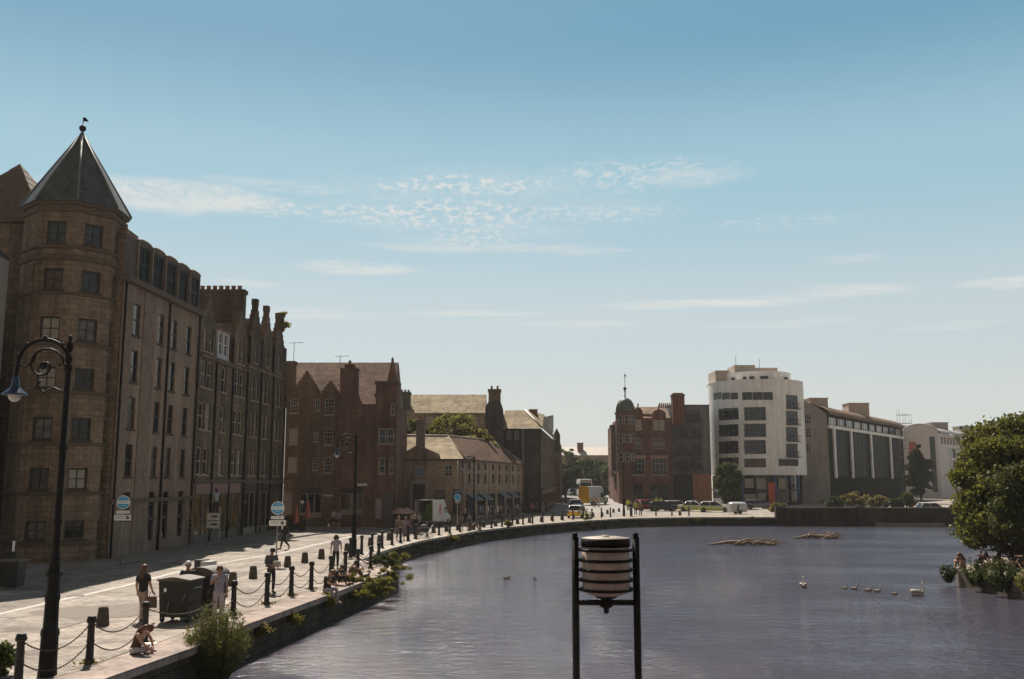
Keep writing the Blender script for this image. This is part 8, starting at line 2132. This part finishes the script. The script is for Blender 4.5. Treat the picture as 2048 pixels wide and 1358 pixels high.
e_, nv = wall_hit(722,1168); bush("wall_plant", "leafy yellow-green plant hanging over the quay edge beside the sitting people", (e_.x+nv.x*.15, e_.y+nv.y*.15, -.3), clumpy((0,0,.2),(1.25,.4,.55),26,.14,.32,121), 6500, .062, LF_WEED)
for i, (px, py, dz, w, h, m_, lab) in enumerate(((772,1150,-.55,2.6,.8,LF_WEED,"trailing green weeds on the quay wall near its corner"),(745,1176,-.7,2.4,.7,LF_YEL,"yellow-flowered weeds low on the quay wall, right clump"),(700,1196,-.75,1.8,.6,LF_YEL,"yellowish weeds at the waterline below the sitting people"),(650,1205,-.6,.5,.35,LF_YEL,"small yellow weed on the wall under the dangling man"),(575,1240,-.72,1.0,.35,LF_YEL,"yellowish weeds at the waterline right of the wispy bush"),(515,1262,-.8,.9,.35,LF_DRY,"olive weeds at the waterline beside the wispy bush"),(760,1126,-.3,1.5,.6,LF_GREEN,"green weeds filling the notch behind the near quay"),(789,1117,-.5,1.2,.45,LF_WEED,"green weeds on the wall behind the lying person"),(900,1078,-.5,.9,.4,LF_YEL,"yellow-green weed on the far quay wall below the van"),(1013,1053,-.1,.7,1.0,LF_WEED,"cone-shaped green weed on the curving quay edge"),(1176,1042,-.1,1.1,1.5,LF_WEED,"tall green weed on the quay edge beside the police hatchback"),(1390,1040,-.6,.8,.4,LF_YEL,"yellow weed on the far quay wall below the police cars"),(1500,1040,-.3,1.2,.6,LF_DRY,"dry weeds hanging from the far quay near the bridge"))):
    g_, nv = wall_hit(px, py); x, y = g_.x+nv.x*.12, g_.y+nv.y*.12; dz = g_.z-h*.15
    # nudge onto the wall face: towards the water
    bl = clumpy((0,0,h*.3),(w*.5,.14,h*.5),9,.10,.2,140+i)
    bush("wall_weeds", lab, (x, y, dz), bl, int(700*max(1,w)), .058 if py > 1100 else .11, m_, "plant", 4, 1.6, .2, "weeds growing on the quay walls")
# right-bank wall bushes
for i, (x, y, z, w, h, m_, lab) in enumerate(((22.35,49.9,-.85,.9,1.0,LF_DARK,"dark spiky shrub at the tip of the right bank wall"),(22.7,47.6,-.8,1.5,1.15,LF_GREEN,"rounded green bush on the right bank wall, left of the two big ones"),(22.8,45.4,-.8,1.5,1.5,LF_GREEN,"taller green bush on the right bank wall, right of the two big ones"),(23.0,43.0,-.8,1.6,1.3,LF_WEED,"yellow-green bush at the right edge of the bank wall"))):
    wispy(lab, (x,y,z), w*1.0, h*1.15, (30,44,52,55)[i], 170+i, m_, "bank_bush", .06)
# flowers in the planters
for (t, g_), n, lab in zip(PLANTERS, (500, 300), ("bed of orange flowers filling the long planter","bed of orange flowers filling the small planter")):
    w = 1.7 if n == 500 else .9
    pts = np.stack([NR.uniform(-w/2,w/2,n), NR.uniform(.05,.55,n), .95+NR.random(n)*.35], 1)
    f_ = put("flowers", leaf_mesh("flowers", pts, .10*(.6+.8*NR.random(n)), LF_FLOWER if 'LF_FLOWER' in globals() else leafmat("orange_flowers_and_leaves", (.05,.07,.015), (.45,.13,.03), .3)), None, (g_.x,g_.y,g_.z), .1)
    tag(f_, lab, "flowers", None, 'thing')
# grass tufts at bollard feet
pts = []
for g_ in NEARP[1:]:
    n = 40; pts.append(np.stack([g_.x+NR.normal(size=n)*.14+.05, g_.y+NR.normal(size=n)*.12-.02, np.full(n,.06)+NR.random(n)*.05], 1))
pts = np.concatenate(pts); o = put("grass_tufts", leaf_mesh("grass_tufts", pts, .05*(.6+.8*NR.random(len(pts))), LF_DRY, 2.2, 1.2)); tag(o, "dry grass sprouting round the feet of the near bollards", "grass", None, "stuff")
# ivy and moss on the far quay wall
pts = []
for a, b_ in zip(E2[2:-1], E2[3:]):
    L_ = (b_-a).length; n = int(L_*16); u = NR.random(n); d = (b_-a).normalized(); nrm = Vector((d.y,-d.x,0))
    z = -.05-NR.random(n)**1.5*.8
    pts.append(np.stack([a.x+d.x*u*L_+nrm.x*.08, a.y+d.y*u*L_+nrm.y*.08, z], 1))
pts = np.concatenate(pts); o = put("wall_moss", leaf_mesh("wall_moss", pts, .16*(.5+NR.random(len(pts))), LF_DARK, 1.3)); tag(o, "dark moss and ivy patching the far quay wall", "moss", None, "stuff")
# ------------------------------------------------------------------ thin summer haze filling the air of the whole scene
hm = bpy.data.materials.new("thin_haze"); hm.use_nodes = True
hn = hm.node_tree; hn.nodes.clear()
ho = N(hn, "ShaderNodeOutputMaterial"); hv = N(hn, "ShaderNodeVolumePrincipled")
hv.inputs["Color"].default_value = (.92,.92,.92,1); hv.inputs["Density"].default_value = .00017; hv.inputs["Anisotropy"].default_value = .2
hn.links.new(hv.outputs[0], ho.inputs["Volume"])
mb = MB(); mb.box(-3100,-600,-3.2,3100,3600,40); tag(mb.build("haze", hm), kind="stuff")
bpy.context.view_layer.update()
